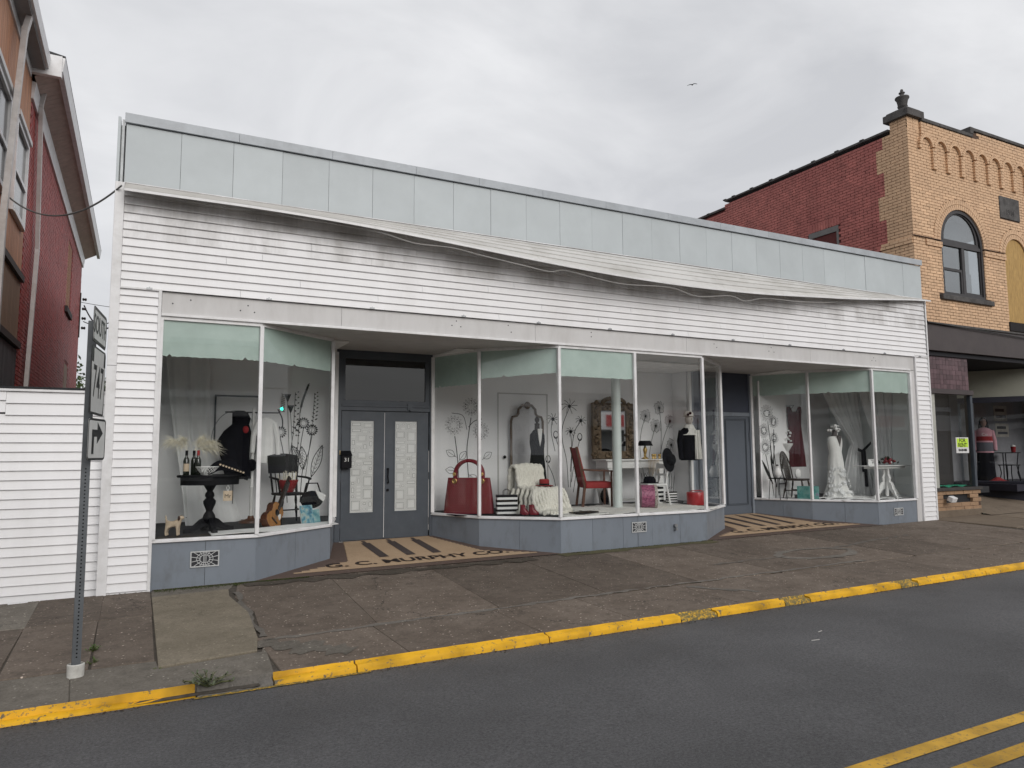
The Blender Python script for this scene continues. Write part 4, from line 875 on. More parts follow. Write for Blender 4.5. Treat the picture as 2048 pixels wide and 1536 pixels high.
# arched window
m_wfr = mat('dark_grey_frame', (.045, .042, .044), .5, .15, 8)
def arch(cx, cz, r, n=22): return [(cx+r*cos(pi*k/n), cz+r*sin(pi*k/n)) for k in range(n+1)]
w = MB().ring(arch(cw_, 6.35, rw)+[(cw_-rw, 5.10), (cw_+rw, 5.10)], arch(cw_, 6.35, rw-.075)+[(cw_-rw+.075, 5.18), (cw_+rw-.075, 5.18)], .02, .11, 'y').build('arched_window', m_wfr, rb)
MB().ring(arch(cw_, 6.42, rw-.13)+[(cw_-rw+.08, 6.36), (cw_+rw-.08, 6.36)], arch(cw_, 6.45, rw-.20)+[(cw_-rw+.17, 6.44), (cw_+rw-.17, 6.44)], .05, .1, 'y').build('transom_frame', m_wfr, w)
m_pane = glass('window_pane_glass', (.55, .58, .6), 2.4, .10)
MB().prism(arch(cw_, 6.43, rw-.18), .07, .078, 'y').build('arch_pane', m_pane, w)
q = MB().box(cw_-rw+.08, cw_+rw-.08, .03, .1, 6.28, 6.36).box(cw_+.0, cw_+.09, .035, .1, 5.18, 6.28).box(cw_-rw+.08, cw_, .045, .09, 5.70, 5.76).box(cw_-rw+.08, cw_-rw+.14, .045, .09, 5.18, 5.70).box(cw_-.06, cw_, .045, .09, 5.18, 5.70).box(cw_+.09, cw_+.13, .05, .09, 5.18, 6.28).box(cw_+rw-.12, cw_+rw-.08, .05, .09, 5.18, 6.28).box(cw_+.13, cw_+rw-.12, .05, .09, 5.18, 5.24); q.build('sash', m_wfr, w)
B(cw_-rw+.08, cw_, .07, .076, 5.76, 6.28).build('window_glass', m_pane, w); B(cw_-rw+.14, cw_-.06, .066, .072, 5.18, 5.70).build('window_glass', m_pane, w); B(cw_+.13, cw_+rw-.12, .066, .072, 5.24, 6.28).build('window_glass', m_pane, w)
B(cw_-.72, cw_+.72, .30, .31, 5.2, 7.05).build('blind', mat('pale_blind', (.34, .37, .38), .8, .1, 4), w); B(cw_+.2, cw_+.6, .2, .21, 5.3, 5.75).build('screen', mat('white_card', (.55, .55, .55), .8), w)
P_('window_sill', m_stone, cw_-.97, cw_+1.02, -.07, .1, 4.975, 5.09, bev=.012)
MB().prism(arch(4.02, 6.3, .47)+[(3.55, 4.68), (4.49, 4.68)], .03, .05, 'y').build('plywood', mat('weathered_plywood', (.46, .29, .10), .7, .22, 9, .15, 60, stretch=(5, 1, .7), dirt=(.22, .12, .04), dscale=5, damt=.7), rb)
P_('burnt_sill', mat('charred_wood', (.02, .018, .018), .9, .4, 20), 3.5, 4.6, -.03, .06, 4.44, 4.66, bev=.01)
pq = P_('date_plaque', m_stone, 3.45, 4.30, -.008, .03, 7.26, 7.81); text('lettering', '1914', .20, mat('plaque_letters', (.03, .028, .028), .9), pq, frame_M((3.875, -.0085, 7.42), (1, 0, 0), (0, 0, 1)), .002, sx=.9)
# belt course top strip
for a, c in ((.0, .96), (2.68, 3.5), (4.55, FX)): P_('belt_strip', m_ochm, a-.032, c, -.036, .01, 6.338, 6.352)
# shop front: brown band, tile panel, window bay
m_brown = mat('brown_sign_band', (.062, .05, .05), .5, .12, 3, .05, dirt=(.09, .075, .07), dscale=2); m_tile = mat('glazed_brown_tile', (.115, .07, .078), .28, .15, 8, rnd=.3)
P_('sign_band', m_brown, -.03, FX, -.13, .05, 3.76, 4.34, bev=.006); P_('band_edge', m_stone, -.04, FX, -.16, .06, 4.342, 4.385)
P_('ceiling', mat('black_soffit', (.012, .012, .016), .7), .06, FX, -.05, 9, 3.66, 3.75)
P_('panel_back', m_seam, .30, 1.70, .012, .08, 2.93, 3.70)
for i in range(12):
    for k in range(7): P_('tile', m_tile, .305+.116*i, .305+.116*i+.111, random.uniform(.0, .004), .011, 2.935+.109*k, 2.935+.109*k+.104)
P_('lintel', m_brown, .22, 1.78, -.05, .08, 2.82, 2.925, bev=.006)
rg = (1.74, .03); rg2 = (2.45, 1.6)
q = MB(); seg_box(q, (.36, .03), rg, 0, 1.38, -.004, .004, .76, 2.82); q.build('window_pane', m_glass, rb); q = MB(); seg_box(q, rg, rg2, .02, slen(rg, rg2), -.004, .004, .76, 2.82); q.build('window_pane', m_glass, rb)
P_('jamb', mat('cream_jamb', (.42, .42, .38), .6, .1), .24, .40, .0, .06, .76, 2.82); P_('jamb', m_slate, 1.70, 1.78, -.01, .07, .76, 2.82); q = MB(); seg_box(q, rg, rg2, .05, .14, -.03, .03, .76, 2.82); q.build('jamb', mat('brown_jamb', (.10, .085, .075), .6, .2), rb)
P_('window_sill', mat('dark_sill', (.05, .045, .042), .6, .2), .22, 1.86, -.07, .12, .69, .755, bev=.005); q = MB(); seg_box(q, rg, rg2, .05, slen(rg, rg2), -.06, .03, .66, .754); q.build('window_sill', MATS['dark_sill'], rb); q = MB(); seg_box(q, rg, rg2, .1, slen(rg, rg2), -.06, .0, .0, .659); q.build('bulkhead', m_ochm, rb)
q = MB()
for k in range(7):
    zz = .08+.088*k
    for i in range(5):
        a = .24+.32*i-(.1 if k % 2 else 0); c = min(a+.31, 1.84); a = max(a, .24)
        if not (k in (4, 5) and .45 < (a+c)/2 < 1.36): q.box(a, c, -.03+random.uniform(-.003, .003), .1, zz, zz+.08)
tag(q.build('base_bricks', mat('tan_base_brick', (.36, .23, .14), .8, .2, 10, .3, dirt=(.18, .13, .09), dscale=3), rb), kind='stuff'); P_('base_core', m_ochm, .25, 1.82, -.02, .09, -.1, .42); P_('base_core', m_dark, .25, 1.82, .03, .09, .42, .685); P_('base_cement', m_entry, .22, 1.86, -.042, .0, -.1, .27, bev=.01)
# recessed entry: ramp, angled right display, back
ent = tag(MB().add([(16.9, -.1, .14), (22.4, -.1, .18), (22.4, 3, .62), (16.9, 3, .62)], [(0, 1, 2, 3)]).build('entry_ramp', m_entry), kind='structure')
A, C = (4.15, 1.75), (4.95, .38)
m_navy = mat('navy_bulkhead', (.022, .022, .034), .5, .2, 4); m_cream = mat('cream_panel', (.36, .36, .30), .7, .1, 3)
L_ = slen(A, C)
for z0_, z1_, m, nm, t in ((.0, .74, m_navy, 'bulkhead', .0), (2.80, 2.94, m_navy, 'rail', .03), (2.94, 3.64, m_cream, 'transom_panel', .0), (.741, .78, m_navy, 'window_sill', .04)):
    q = MB(); seg_box(q, A, C, 0, L_, -.05, t, z0_, z1_); q.build(nm, m, rb)
q = MB(); seg_box(q, A, C, 0, L_, -.02, -.014, .78, 2.80); q.build('window_pane', m_glass, rb); q = MB(); seg_box(q, A, C, 0, .05, -.03, .02, .78, 2.80); q.build('jamb', m_slate, rb)
q = MB(); seg_box(q, C, (FX, .38), 0, FX-C[0], -.05, .0, .0, .74); q.build('bulkhead', m_navy, rb); q = MB(); seg_box(q, C, (FX, .38), 0, FX-C[0], -.05, 0, 2.8, 3.64); q.build('transom_panel', m_cream, rb); q = MB(); seg_box(q, C, (FX, .38), 0, FX-C[0], -.02, -.014, .74, 2.8); q.build('window_pane', m_glass, rb)
P_('display_floor', m_navy, 4.2, FX, .45, 2.43, .55, .72); m_gw = mat('grey_interior_wall', (.24, .24, .26), .8, .1); RW = P_('display_wall', m_gw, 4.3, FX, 2.43, 2.49, .3, 3.66); P_('display_wall', m_gw, FX-.05, FX, .4, 2.43, .3, 3.66)
P_('door', mat('brown_door', (.03, .026, .025), .5), 2.5, 4.2, 2.0, 2.06, .5, 3.66); P_('display_wall', m_gw, .06, 2.45, 1.9, 1.96, .3, 3.66); P_('display_wall', mat('pale_interior', (.4, .4, .38), .8), .06, .1, .12, 1.9, .3, 3.66); P_('display_floor', m_dark, .1, 2.4, .1, 1.9, .6, .74)
MB().tube([(-.02, -.16, 4.45), (.05, -.18, 4.36), (2, -.18, 4.31), (5, -.17, 4.22), (FX, -.17, 4.2)], .012, 6).build('cable', MATS['cable_black'], rb)
MB().tube([(-.035, -.13, 5.66), (.01, -.02, 5.4), (-.02, -.05, 4.9), (-.045, -.10, 4.5)], .012, 6).build('cable', MATS['cable_black'], rb)
fl = thing('floodlight', 'small white floodlight fixed low on the tan brick shop base', 'lamp', (15.66, .10, .52))
MB().obox((0, -.1, 0), ((1, 0, 0), (0, .9, .4), (0, -.4, .9)), .085, .06, .055).build('lamp_housing', m_trim, fl, bev=.01); B(-.02, .02, -.06, .035, -.03, .03).build('bracket', m_metal, fl)
# ================================================================ WINDOW DISPLAYS: shared builders
FZ = .567
m_sheer = mat('sheer_white', (.82, .83, .83), .8, .05, 6, trans=.22); m_wcloth = mat('white_cloth', (.74, .74, .73), .85, .06, 8, .2, 60); m_fur = mat('white_fur', (.72, .71, .67), .95, .12, 30, 1, 90)
m_gold = mat('gilt', (.55, .38, .14), .35, .2, 12, metal=.8); m_redl = mat('red_leather', (.17, .006, .016), .4, .15, 8, .1, 90, coat=.2); m_redv = mat('red_velvet', (.24, .014, .018), .85, .25, 8, .2, 50)
m_wood = mat('brown_wood', (.10, .042, .024), .45, .3, 7, .1, stretch=(1, 1, .2)); m_dwood = mat('dark_wood', (.022, .015, .012), .4, .3, 7); m_wp = mat('white_furniture_paint', (.70, .70, .69), .45, .05, 8)
m_ink = mat('drawing_ink', (.012, .012, .014), .8, .2, 20)
m_straw = mat('pampas_cream', (.74, .70, .58), .9, .2, 20); m_cream2 = mat('cream_ceramic', (.55, .44, .32), .6, .15, 14, .2)
def robe(q, rings, nf=12, amp=.0, n=40, ph=0, cap=True):
    """cloth tube from rings (z, rx, ry, cx, cy, fold)"""
    vs = []; fs = []
    for z, rx, ry, cx, cy, fo in rings:
        for k in range(n):
            a = 2*pi*k/n; f = 1+fo*(cos(nf*a+ph)*.6+cos((nf*.5+1)*a+1.3+ph)*.4); vs.append((cx+rx*f*cos(a), cy+ry*f*sin(a), z))
    m = len(rings)
    for i in range(m-1):
        for k in range(n): fs.append((i*n+k, i*n+(k+1) % n, (i+1)*n+(k+1) % n, (i+1)*n+k))
    if cap: fs.append(tuple((m-1)*n+k for k in range(n)))
    return q.add(vs, fs)
def curtain(name, label, top, bot, m, z0, z1, nf, amp, mid=None, nu=70, nv=30, cat='curtain', root=None):
    """hanging cloth between a top line and a bottom line (x0,y0,x1,y1), optionally gathered at mid (t, x0,y0,x1,y1)"""
    def lerp(a, b, t): return [x+(y-x)*t for x, y in zip(a, b)]
    def fn(u, v):
        t = v
        if mid: 
            l = lerp(top, mid[1:], (t/mid[0])**1.3) if t < mid[0] else lerp(mid[1:], bot, ((t-mid[0])/(1-mid[0]))**.8)
        else: l = lerp(top, bot, t**1.2)
        g = amp*(.4+.6*t); 
        return (l[0]+(l[2]-l[0])*u+g*.3*sin(nf*2*pi*u+2*t), l[1]+(l[3]-l[1])*u+g*sin(nf*2*pi*u+1.5*t)+g*.5*sin(nf*3.3*u*pi+t*2), z1+(z0-z1)*t)
    o = MB().grid(fn, nu, nv).build(name, m, root, smooth=80)
    return tag(o, label, cat) if label else o
def strokes(q, lines, M4, w=.006):
    """ink lines: polylines in the local XY plane, thickened"""
    for pts, ww in lines:
        P = [Vector((p[0], p[1], 0)) for p in pts]; V = []
        for i, p in enumerate(P):
            d = P[min(i+1, len(P)-1)]-P[max(i-1, 0)]; d = d.normalized() if d.length > 1e-6 else Vector((1, 0, 0)); s = Vector((-d.y, d.x, 0))*(ww*1.35+.001 if isinstance(ww, (int, float)) else ww[i]*1.15)*.5; V += [p+s, p-s]
        vs = [M4 @ v for v in V]; q.add(vs, [(2*i, 2*i+1, 2*i+3, 2*i+2) for i in range(len(P)-1)])
    return q
def curve2(pts, n=8): return [(p.x, p.y) for p in crom([(a, b, 0) for a, b in pts], n)]
def circ(cx, cy, r, n=18, e=1, a0=0, a1=2*pi): return [(cx+r*cos(a0+(a1-a0)*k/n), cy+e*r*sin(a0+(a1-a0)*k/n)) for k in range(n+1)]
def petal(cx, cy, a, r0, r1, w, n=6):
    c, s = cos(a), sin(a); L = []
    for sg_ in (1, -1):
        for k in range(n+1) if sg_ == 1 else range(n, -1, -1):
            t = k/n; r = r0+(r1-r0)*t; o = sg_*w*sin(pi*t); L.append((cx+c*r-s*o, cy+s*r+c*o))
    return L
def solid_petal(cx, cy, a, r0, r1, w):  # filled: thick stroke tapering
    n = 6; pts = [(cx+cos(a)*(r0+(r1-r0)*k/n), cy+sin(a)*(r0+(r1-r0)*k/n)) for k in range(n+1)]; return (pts, [max(.003, 2*w*sin(pi*(k+.2)/(n+.4))) for k in range(n+1)])
def drawing(wall, lines, x, y, name='wall_drawing'):
    q = strokes(MB(), lines, frame_M((x, y, 0), (1, 0, 0), (0, 0, 1))); return q.build(name, m_ink, wall)
def chair(name, label, loc, rz, m, w=.44, d=.42, sh=.45, bh=.50, style='bow', spind=8, arms=False, seat_m=None, lean=.12, cat='chair', lr=.014, group=None):
    t = thing(name, label, cat, loc, rz, group); 
    MB().prism([(-w/2*.86, -d/2), (w/2*.86, -d/2), (w/2, d/2*.6), (w/2*.9, d/2), (-w/2*.9, d/2), (-w/2, d/2*.6)], sh-.035, sh, 'z').build('seat', seat_m or m, t, bev=.012)
    feet = []
    for sx in (-1, 1):
        for sy in (-1, 1):
            a, c = Vector((sx*w*.36, sy*d*.36, sh-.03)), Vector((sx*w*.48, sy*d*.52, 0)); feet.append((a+c)/2.2+Vector((0, 0, -.06)))
            MB().tube([a, a+(c-a)*.25, a+(c-a)*.4, a+(c-a)*.55, a+(c-a)*.75, c], [lr, lr*1.5, lr*.9, lr*1.6, lr*1.1, lr*.85], 8).build('leg', m, t, smooth=True)
    for i, j_ in ((0, 1), (2, 3)):
        q = MB(); q.tube([(( -1 if i == 0 else 1)*w*.42, -d*.44, sh*.42), ((-1 if i == 0 else 1)*w*.42, d*.44, sh*.42)], lr*.8, 6); q.build('stretcher', m, t)
    MB().tube([(-w*.42, 0, sh*.42), (w*.42, 0, sh*.42)], lr*.8, 6).build('stretcher', m, t)
    yb = d*.42
    def bp(x, z): return Vector((x, yb+lean*(z/bh), sh+z))
    if style == 'bow':
        pts = [bp(-w*.47, 0)]+[bp(-w*.52*cos(a), bh*.30+bh*.70*sin(a)) for a in [pi*k/14 for k in range(15)]]+[bp(w*.47, 0)]; MB().tube(pts, .013, 8).build('back_hoop', m, t, smooth=True)
        for k in range(spind):
            f = (k+1)/(spind+1)*2-1; x = f*w*.42; top = bh*.30+bh*.69*math.sqrt(max(0, 1-(f*.94)**2)); MB().tube([bp(x*.85, 0), bp(x*1.05, top)], .0065, 6).build('spindle', m, t)
    else:
        q = MB(); q.grid(lambda u, v: (lambda x, z: (x, yb+lean*(z/bh)-.04*(1-(2*u-1)**2)*-1, sh+z))((u-.5)*w*1.05, bh*(.52+.48*v)+.03*sin(pi*u)*v), 12, 6); q.build('crest_board', m, t, solid=.02)
        for k in range(spind): f = k/(spind-1)*2-1; MB().tube([bp(f*w*.42, 0), bp(f*w*.46, bh*.56)], .008 if 0 < k < spind-1 else .016, 6).build('spindle', m, t)
    if arms:
        for sx in (-1, 1):
            MB().tube([bp(sx*w*.5, bh*.42), Vector((sx*w*.58, 0, sh+bh*.40)), Vector((sx*w*.56, -d*.42, sh+bh*.37))], [.014, .017, .02], 8).build('arm', m, t, smooth=True); MB().tube([(sx*w*.45, -d*.3, sh), (sx*w*.55, -d*.36, sh+bh*.37)], .012, 6).build('arm_post', m, t)
    return t
def gbag(name, label, loc, rz, w, d, h, m, strip=None, ns=4, m2=None):
    t = thing(name, label, 'shopping bag', loc, rz)
    if strip:
        n = ns*2
        for k in range(n): B(-w/2, w/2, -d/2, d/2, h*k/n+.0005, h*(k+1)/n).build('stripe', (m2 if k % 2 == 0 else m), t)
    for y in (-d*.3, d*.3): MB().tube([(-w*.16, y, h-.01), (-w*.15, y, h+.06), (-w*.06, y, h+.09), (w*.06, y, h+.09), (w*.15, y, h+.06), (w*.16, y, h-.01)], .004, 6).build('handle', m_blackcloth, t)
    return t
# ---------------------------------------------------------------- LEFT BAY
T = thing('pedestal_table', 'black oval pedestal table in the left shop window', 'table', (.86, .82, FZ))
MB().lathe([(.40, .715), (.41, .73), (.405, .745)], n=36, sy=.7).build('tabletop', m_black, T, smooth=True); MB().lathe([(.36, .615), (.365, .714)], n=36, sy=.68).build('apron', m_black, T, smooth=True)
MB().lathe([(.06, .12), (.085, .16), (.07, .22), (.04, .27), (.05, .30), (.075, .36), (.08, .40), (.045, .44), (.06, .47), (.055, .50), (.035, .53), (.075, .60), (.09, .616)], n=18).build('column', m_black, T, smooth=True)
for a in (10, 100, 190, 280):
    a = radians(a); c, s = cos(a), sin(a); q = MB().prism([(.03, .20), (.12, .16), (.20, .085), (.27, .06), (.31, .055), (.32, .0), (.25, .0), (.17, .03), (.08, .06), (.03, .08)], -.032, .032, 'y'); q.xf(Matrix.Rotation(a, 4, 'Z')).build('foot', m_black, T, bev=.008)
TZ = FZ+.746
m_bot = mat('dark_bottle_glass', (.012, .016, .010), .08, .1, spec=.8)
def bottle(x, y, z, label, capm, lab=True, h=.32):
    t = thing('wine_bottle', label, 'bottle', (x, y, z), 0, 'wine bottles on the black table'); MB().lathe([(.034, 0), (.038, .01), (.038, .19), (.030, .215), (.0145, .24), (.0135, .30), (.016, .302), (.016, h)], n=18).build('glass_body', m_bot, t, smooth=True); MB().lathe([(.0155, h-.065), (.0172, h-.06), (.0172, h+.002)], n=14).build('foil', capm, t)
    if lab:
        q = MB(); q.grid(lambda u, v: (.0385*sin((u-.5)*2.2), -.0385*cos((u-.5)*2.2), .05+.10*v), 8, 1); q.build('paper_label', m_cream2, t)
bottle(.56, .78, TZ, 'dark wine bottle with cream label nearest the window edge on the black table', m_black); bottle(.655, .86, TZ, 'dark wine bottle in the middle of three on the black table', m_black, False); bottle(.70, .76, TZ, 'dark wine bottle with red foil beside the white lattice bowl', mat('red_foil', (.35, .03, .03), .4), False)
def plume(label, base, dirs, seed):
    rr = random.Random(seed); t = thing('pampas_grass', label, 'dried grass', base); q = MB()
    for dx, dz, n in dirs:
        ax = [Vector((dx*f, .02*sin(3*f), dz*math.sin(f*pi*.62)/.93-.03*f*f)) for f in [k/10 for k in range(11)]]; MB().tube(ax, .003, 4).build('stalk', m_straw, t)
        for _ in range(n):
            f = rr.uniform(.25, 1); i = min(9, int(f*10)); p = ax[i]; d = Vector((dx*.35+rr.gauss(0, .05), rr.gauss(0, .05), rr.gauss(.0, .045)-.02)); q.tube([p, p+d*.5+Vector((0, 0, .012)), p+d+Vector((0, 0, -.02))], [.0022, .0016, .0006], 3)
    q.build('plume', m_straw, t)
plume('cream pampas grass leaning left out of a wine bottle', (.56, .78, TZ+.322), ((-.20, .13, 230), (-.06, .16, 200)), 1); plume('cream pampas grass leaning right above the white lattice bowl', (.66, .86, TZ+.322), ((.10, .17, 200), (.22, .12, 260), (.26, .03, 140)), 2)
t = thing('lattice_bowl', 'white open lattice bowl on the black table', 'bowl', (.81, .70, TZ))
MB().lathe([(.06, 0), (.062, .008), (.05, .01)], n=20).build('foot_ring', m_wp, t); q = MB().tube([(.135*cos(2*pi*k/24), .135*sin(2*pi*k/24), .105) for k in range(24)], .009, 6, True); q.build('rim', m_wp, t, smooth=True); q = MB()
for k in range(18):
    for s in (1, -1):
        q.tube([((.055+.08*f**.7)*cos(2*pi*k/18+s*f*.75), (.055+.08*f**.7)*sin(2*pi*k/18+s*f*.75), .008+.095*f) for f in (0, .3, .6, 1)], .005, 4)
q.build('lattice', m_wp, t)
sh = thing('black_shawl', 'black shawl with pale checked trim heaped over the table edge', 'shawl', (1.08, .82, TZ)); q = MB(); rr = random.Random(3)
q.grid(lambda u, v: (lambda x, y: (x, y, .006+max(0, .17*math.exp(-((x+.10)/.16)**2-(y/.16)**2)+.10*math.exp(-((x-.06)/.12)**2-((y+.02)/.14)**2)+.012*sin(24*x+9*y)) if x < .17 else -.9*(x-.17)+.02*sin(30*y)))(-.26+.50*u, -.19+.36*v), 26, 20); q.build('cloth', m_blackcloth, sh, smooth=80, solid=.012)
q = MB()
for k in range(9): f = k/8; q.obox((-.12+.29*f, -.205-.01*sin(4*f), .135-.11*f), ((.9, 0, -.35), (0, 1, 0), (.35, 0, .9)), .012, .004, .011)
q.build('checked_trim', m_cream2, sh)
t = thing('gift_tag', 'cream paper tag hung by white ribbon from the black table', 'tag', (1.05, .50, .98)); B(-.055, .055, -.003, .003, 0, .13).build('card', m_cream2, t); text('lettering', 'Mr', .07, m_ink, t, frame_M((0, -.0035, .06), (1, 0, 0), (0, 0, 1)), .0006); MB().tube([(0, 0, .125), (-.02, 0, .17), (.0, 0, .20), (.02, 0, .165), (0, 0, .125)], .005, 5).build('ribbon', m_wcloth, t); B(.056, .064, -.004, .004, -.04, .22).build('tassel', m_blackcloth, t)
# little dog figurine
def skin(name, verts, edges, radii, m, parent, sub=2, root=0):
    me = bpy.data.meshes.new(name); me.from_pydata(verts, edges, []); o = bpy.data.objects.new(name, me); COL.objects.link(o); o.parent = parent; sk = o.modifiers.new('skin', 'SKIN'); sk.use_smooth_shade = True
    bm = bmesh.new(); bm.from_mesh(me); ly = bm.verts.layers.skin.verify(); bm.verts.ensure_lookup_table()
    for v, r in zip(bm.verts, radii): v[ly].radius = (r, r)
    bm.verts[root][ly].use_root = True; bm.to_mesh(me); bm.free(); su = o.modifiers.new('sub', 'SUBSURF'); su.levels = su.render_levels = sub; me.materials.append(m); return o
dg = thing('dog_figurine', 'small cream dog figurine standing at the left window edge', 'figurine', (.41, .45, FZ), radians(-20))
V = [(-.055, 0, .15), (0, 0, .15), (.06, 0, .155), (.085, 0, .20), (.095, 0, .235), (.14, 0, .225), (-.075, 0, .19), (-.085, 0, .26), (-.06, .028, .10), (-.072, .03, .05), (-.062, .03, .008), (-.06, -.028, .10), (-.072, -.03, .05), (-.062, -.03, .008), (.065, .026, .10), (.066, .028, .05), (.07, .028, .008), (.065, -.026, .10), (.066, -.028, .05), (.07, -.028, .008)]
E_ = [(0, 1), (1, 2), (2, 3), (3, 4), (4, 5), (0, 6), (6, 7), (0, 8), (8, 9), (9, 10), (0, 11), (11, 12), (12, 13), (2, 14), (14, 15), (15, 16), (2, 17), (17, 18), (18, 19)]
Rd = [.036, .033, .04, .028, .036, .020, .012, .007, .022, .013, .015, .022, .013, .015, .019, .013, .015, .019, .013, .015]
skin('body', V, E_, Rd, m_cream2, dg)
for s in (1, -1): MB().ell((.085, s*.036, .225), (.016, .008, .032), 8, 6).build('ear', mat('dark_brown_ear', (.06, .03, .02), .6), dg, smooth=True)
MB().ell((.160, 0, .228), (.008, .009, .007), 8, 6).build('nose', m_black, dg, smooth=True)
# coat stand with black cloak and white blouse
cs = thing('coat_stand', 'white coat stand with crossbar at the back of the left window', 'coat stand', (1.52, 1.85, FZ))
MB().lathe([(.025, .09), (.025, .5), (.034, .52), (.025, .55), (.022, 1.2), (.03, 1.22), (.022, 1.25), (.02, 1.70)], n=12).build('pole', m_wp, cs, smooth=True); MB().lathe([(.17, 0), (.16, .03), (.05, .06), (.04, .10)], n=18).build('base', m_wood, cs, smooth=True); MB().tube([(-.40, 0, 1.64), (.36, 0, 1.64), (.39, 0, 1.66)], .011, 8).build('crossbar', m_black, cs)
ck = thing('black_cloak', 'long black cloak with hood hung on the coat stand', 'cloak', (1.28, 1.68, 1.22))
robe(MB(), [(.0, .16, .10, .04, 0, .08), (.12, .17, .11, .02, 0, .06), (.33, .20, .13, -.03, 0, .04), (.55, .23, .14, -.05, 0, .03), (.70, .19, .12, -.0, 0, .03), (.80, .12, .10, .04, 0, .0), (.88, .13, .10, .05, 0, 0), (.97, .11, .09, .03, 0, 0), (1.0, .06, .06, .03, 0, 0)], 9).build('cloth', m_blackcloth, ck, smooth=80)
MB().ell((.10, -.10, .72), (.045, .03, .055), 10, 8).build('red_rose', m_redv, ck, smooth=True); MB().ell((-.10, -.10, .30), (.11, .05, .30), 12, 9).build('sleeve', m_blackcloth, ck, smooth=True)
bl = thing('white_blouse', 'white blouse hanging on the coat stand crossbar', 'blouse', (1.70, 1.85, 1.45)); robe(MB(), [(0, .13, .05, 0, 0, .1), (.2, .12, .05, 0, 0, .08), (.5, .11, .05, 0, 0, .04), (.62, .14, .05, 0, 0, .02), (.69, .05, .04, 0, 0, 0)], 8).build('cloth', m_wcloth, bl, smooth=80); MB().tube([(.12, 0, .6), (.17, 0, .4), (.19, 0, .12)], [.05, .045, .035], 8).build('sleeve', m_wcloth, bl, smooth=True)
MB().tube([(-.12, 0, .6), (-.18, -.02, .4), (-.19, -.03, .15)], [.05, .045, .035], 8).build('sleeve', m_wcloth, bl, smooth=True)
tag(MB().ell((1.50, 1.72, 1.42), (.07, .05, .09), 12, 8).build('black_purse', m_blackcloth, smooth=True), 'small black purse hanging beside the white blouse', 'purse')
curtain('sheer_curtain', 'sheer white curtain falling at the back left of the left window', (.30, 2.3, .92, 2.36), (.62, 1.7, 1.42, 2.1), m_sheer, .575, 3.24, 3, .028, (.55, .46, 2.1, .96, 2.3))
q = MB(); rr = random.Random(8); q.grid(lambda u, v: (.85+1.75*u, (.26+.72*max(0, u-.30)*1.15)+.5*v+.05*sin(8*u), .571+.03*abs(sin(7*u+5*v)*sin(3*u))*(.4+sin(pi*v))), 40, 12)
tag(q.build('floor_cloth', m_wcloth, smooth=80, solid=.004), 'white cloth spread over the floor of the left window', 'cloth')
# wall moulding on the back wall
q = MB()
for z in (2.48,): q.box(1.02, 1.66, 2.432, 2.449, z, z+.025)
q.box(1.02, 1.045, 2.432, 2.449, .62, 2.479).box(1.66, 1.685, 2.432, 2.449, .62, 2.505); q.build('wall_moulding', m_slate, W1)
MB().tube([(1.33+.34*cos(2*pi*k/40), 2.44, 1.8+.46*sin(2*pi*k/40)) for k in range(40)], .007, 5, True).build('wall_hoop', m_metal, W1)
# guitar leaning in the corner
gt = thing('acoustic_guitar', 'brown acoustic guitar leaning in the left window', 'guitar', (1.66, .84, FZ)); gt.rotation_euler = (radians(-14), radians(42), radians(38))
def gout(s=1): 
    return [(s*x, z) for x, z in [(0, 0), (.09, .004), (.155, .04), (.175, .10), (.155, .17), (.118, .22), (.12, .27), (.135, .32), (.12, .375), (.07, .41), (0, .42)]]
og = gout()+[(-x, z) for x, z in reversed(gout()[1:-1])]
MB().prism(og, .0, .10, 'y').build('body', mat('guitar_sides', (.085, .03, .015), .25, .2, coat=.5), gt, bev=.004); MB().prism([(x*.965, .008+z*.965) for x, z in og], -.003, -.0005, 'y').build('top_board', mat('spruce_top', (.33, .155, .05), .25, .25, 8, coat=.5, stretch=(8, 1, .4)), gt)
MB().lathe([(.048, -.0046), (.048, -.0032)], (0, 0, .27), 22, 'y').build('sound_hole', m_black, gt); MB().prism([(.03, .24), (.09, .20), (.105, .25), (.08, .30), (.055, .29)], -.006, -.0035, 'y').build('pickguard', m_wp, gt); B(-.07, .07, -.012, -.0035, .12, .14).build('bridge', m_dwood, gt); B(-.024, .024, -.014, .03, .33, .80).build('neck', m_dwood, gt); B(-.035, .035, -.005, .02, .80, .93).build('headstock', m_dwood, gt)
q = MB()
for k in range(6): q.box(-.02+.008*k-.0005, -.02+.008*k+.0005, -.018, -.017, .13, .82)
q.build('strings', m_metal, gt)
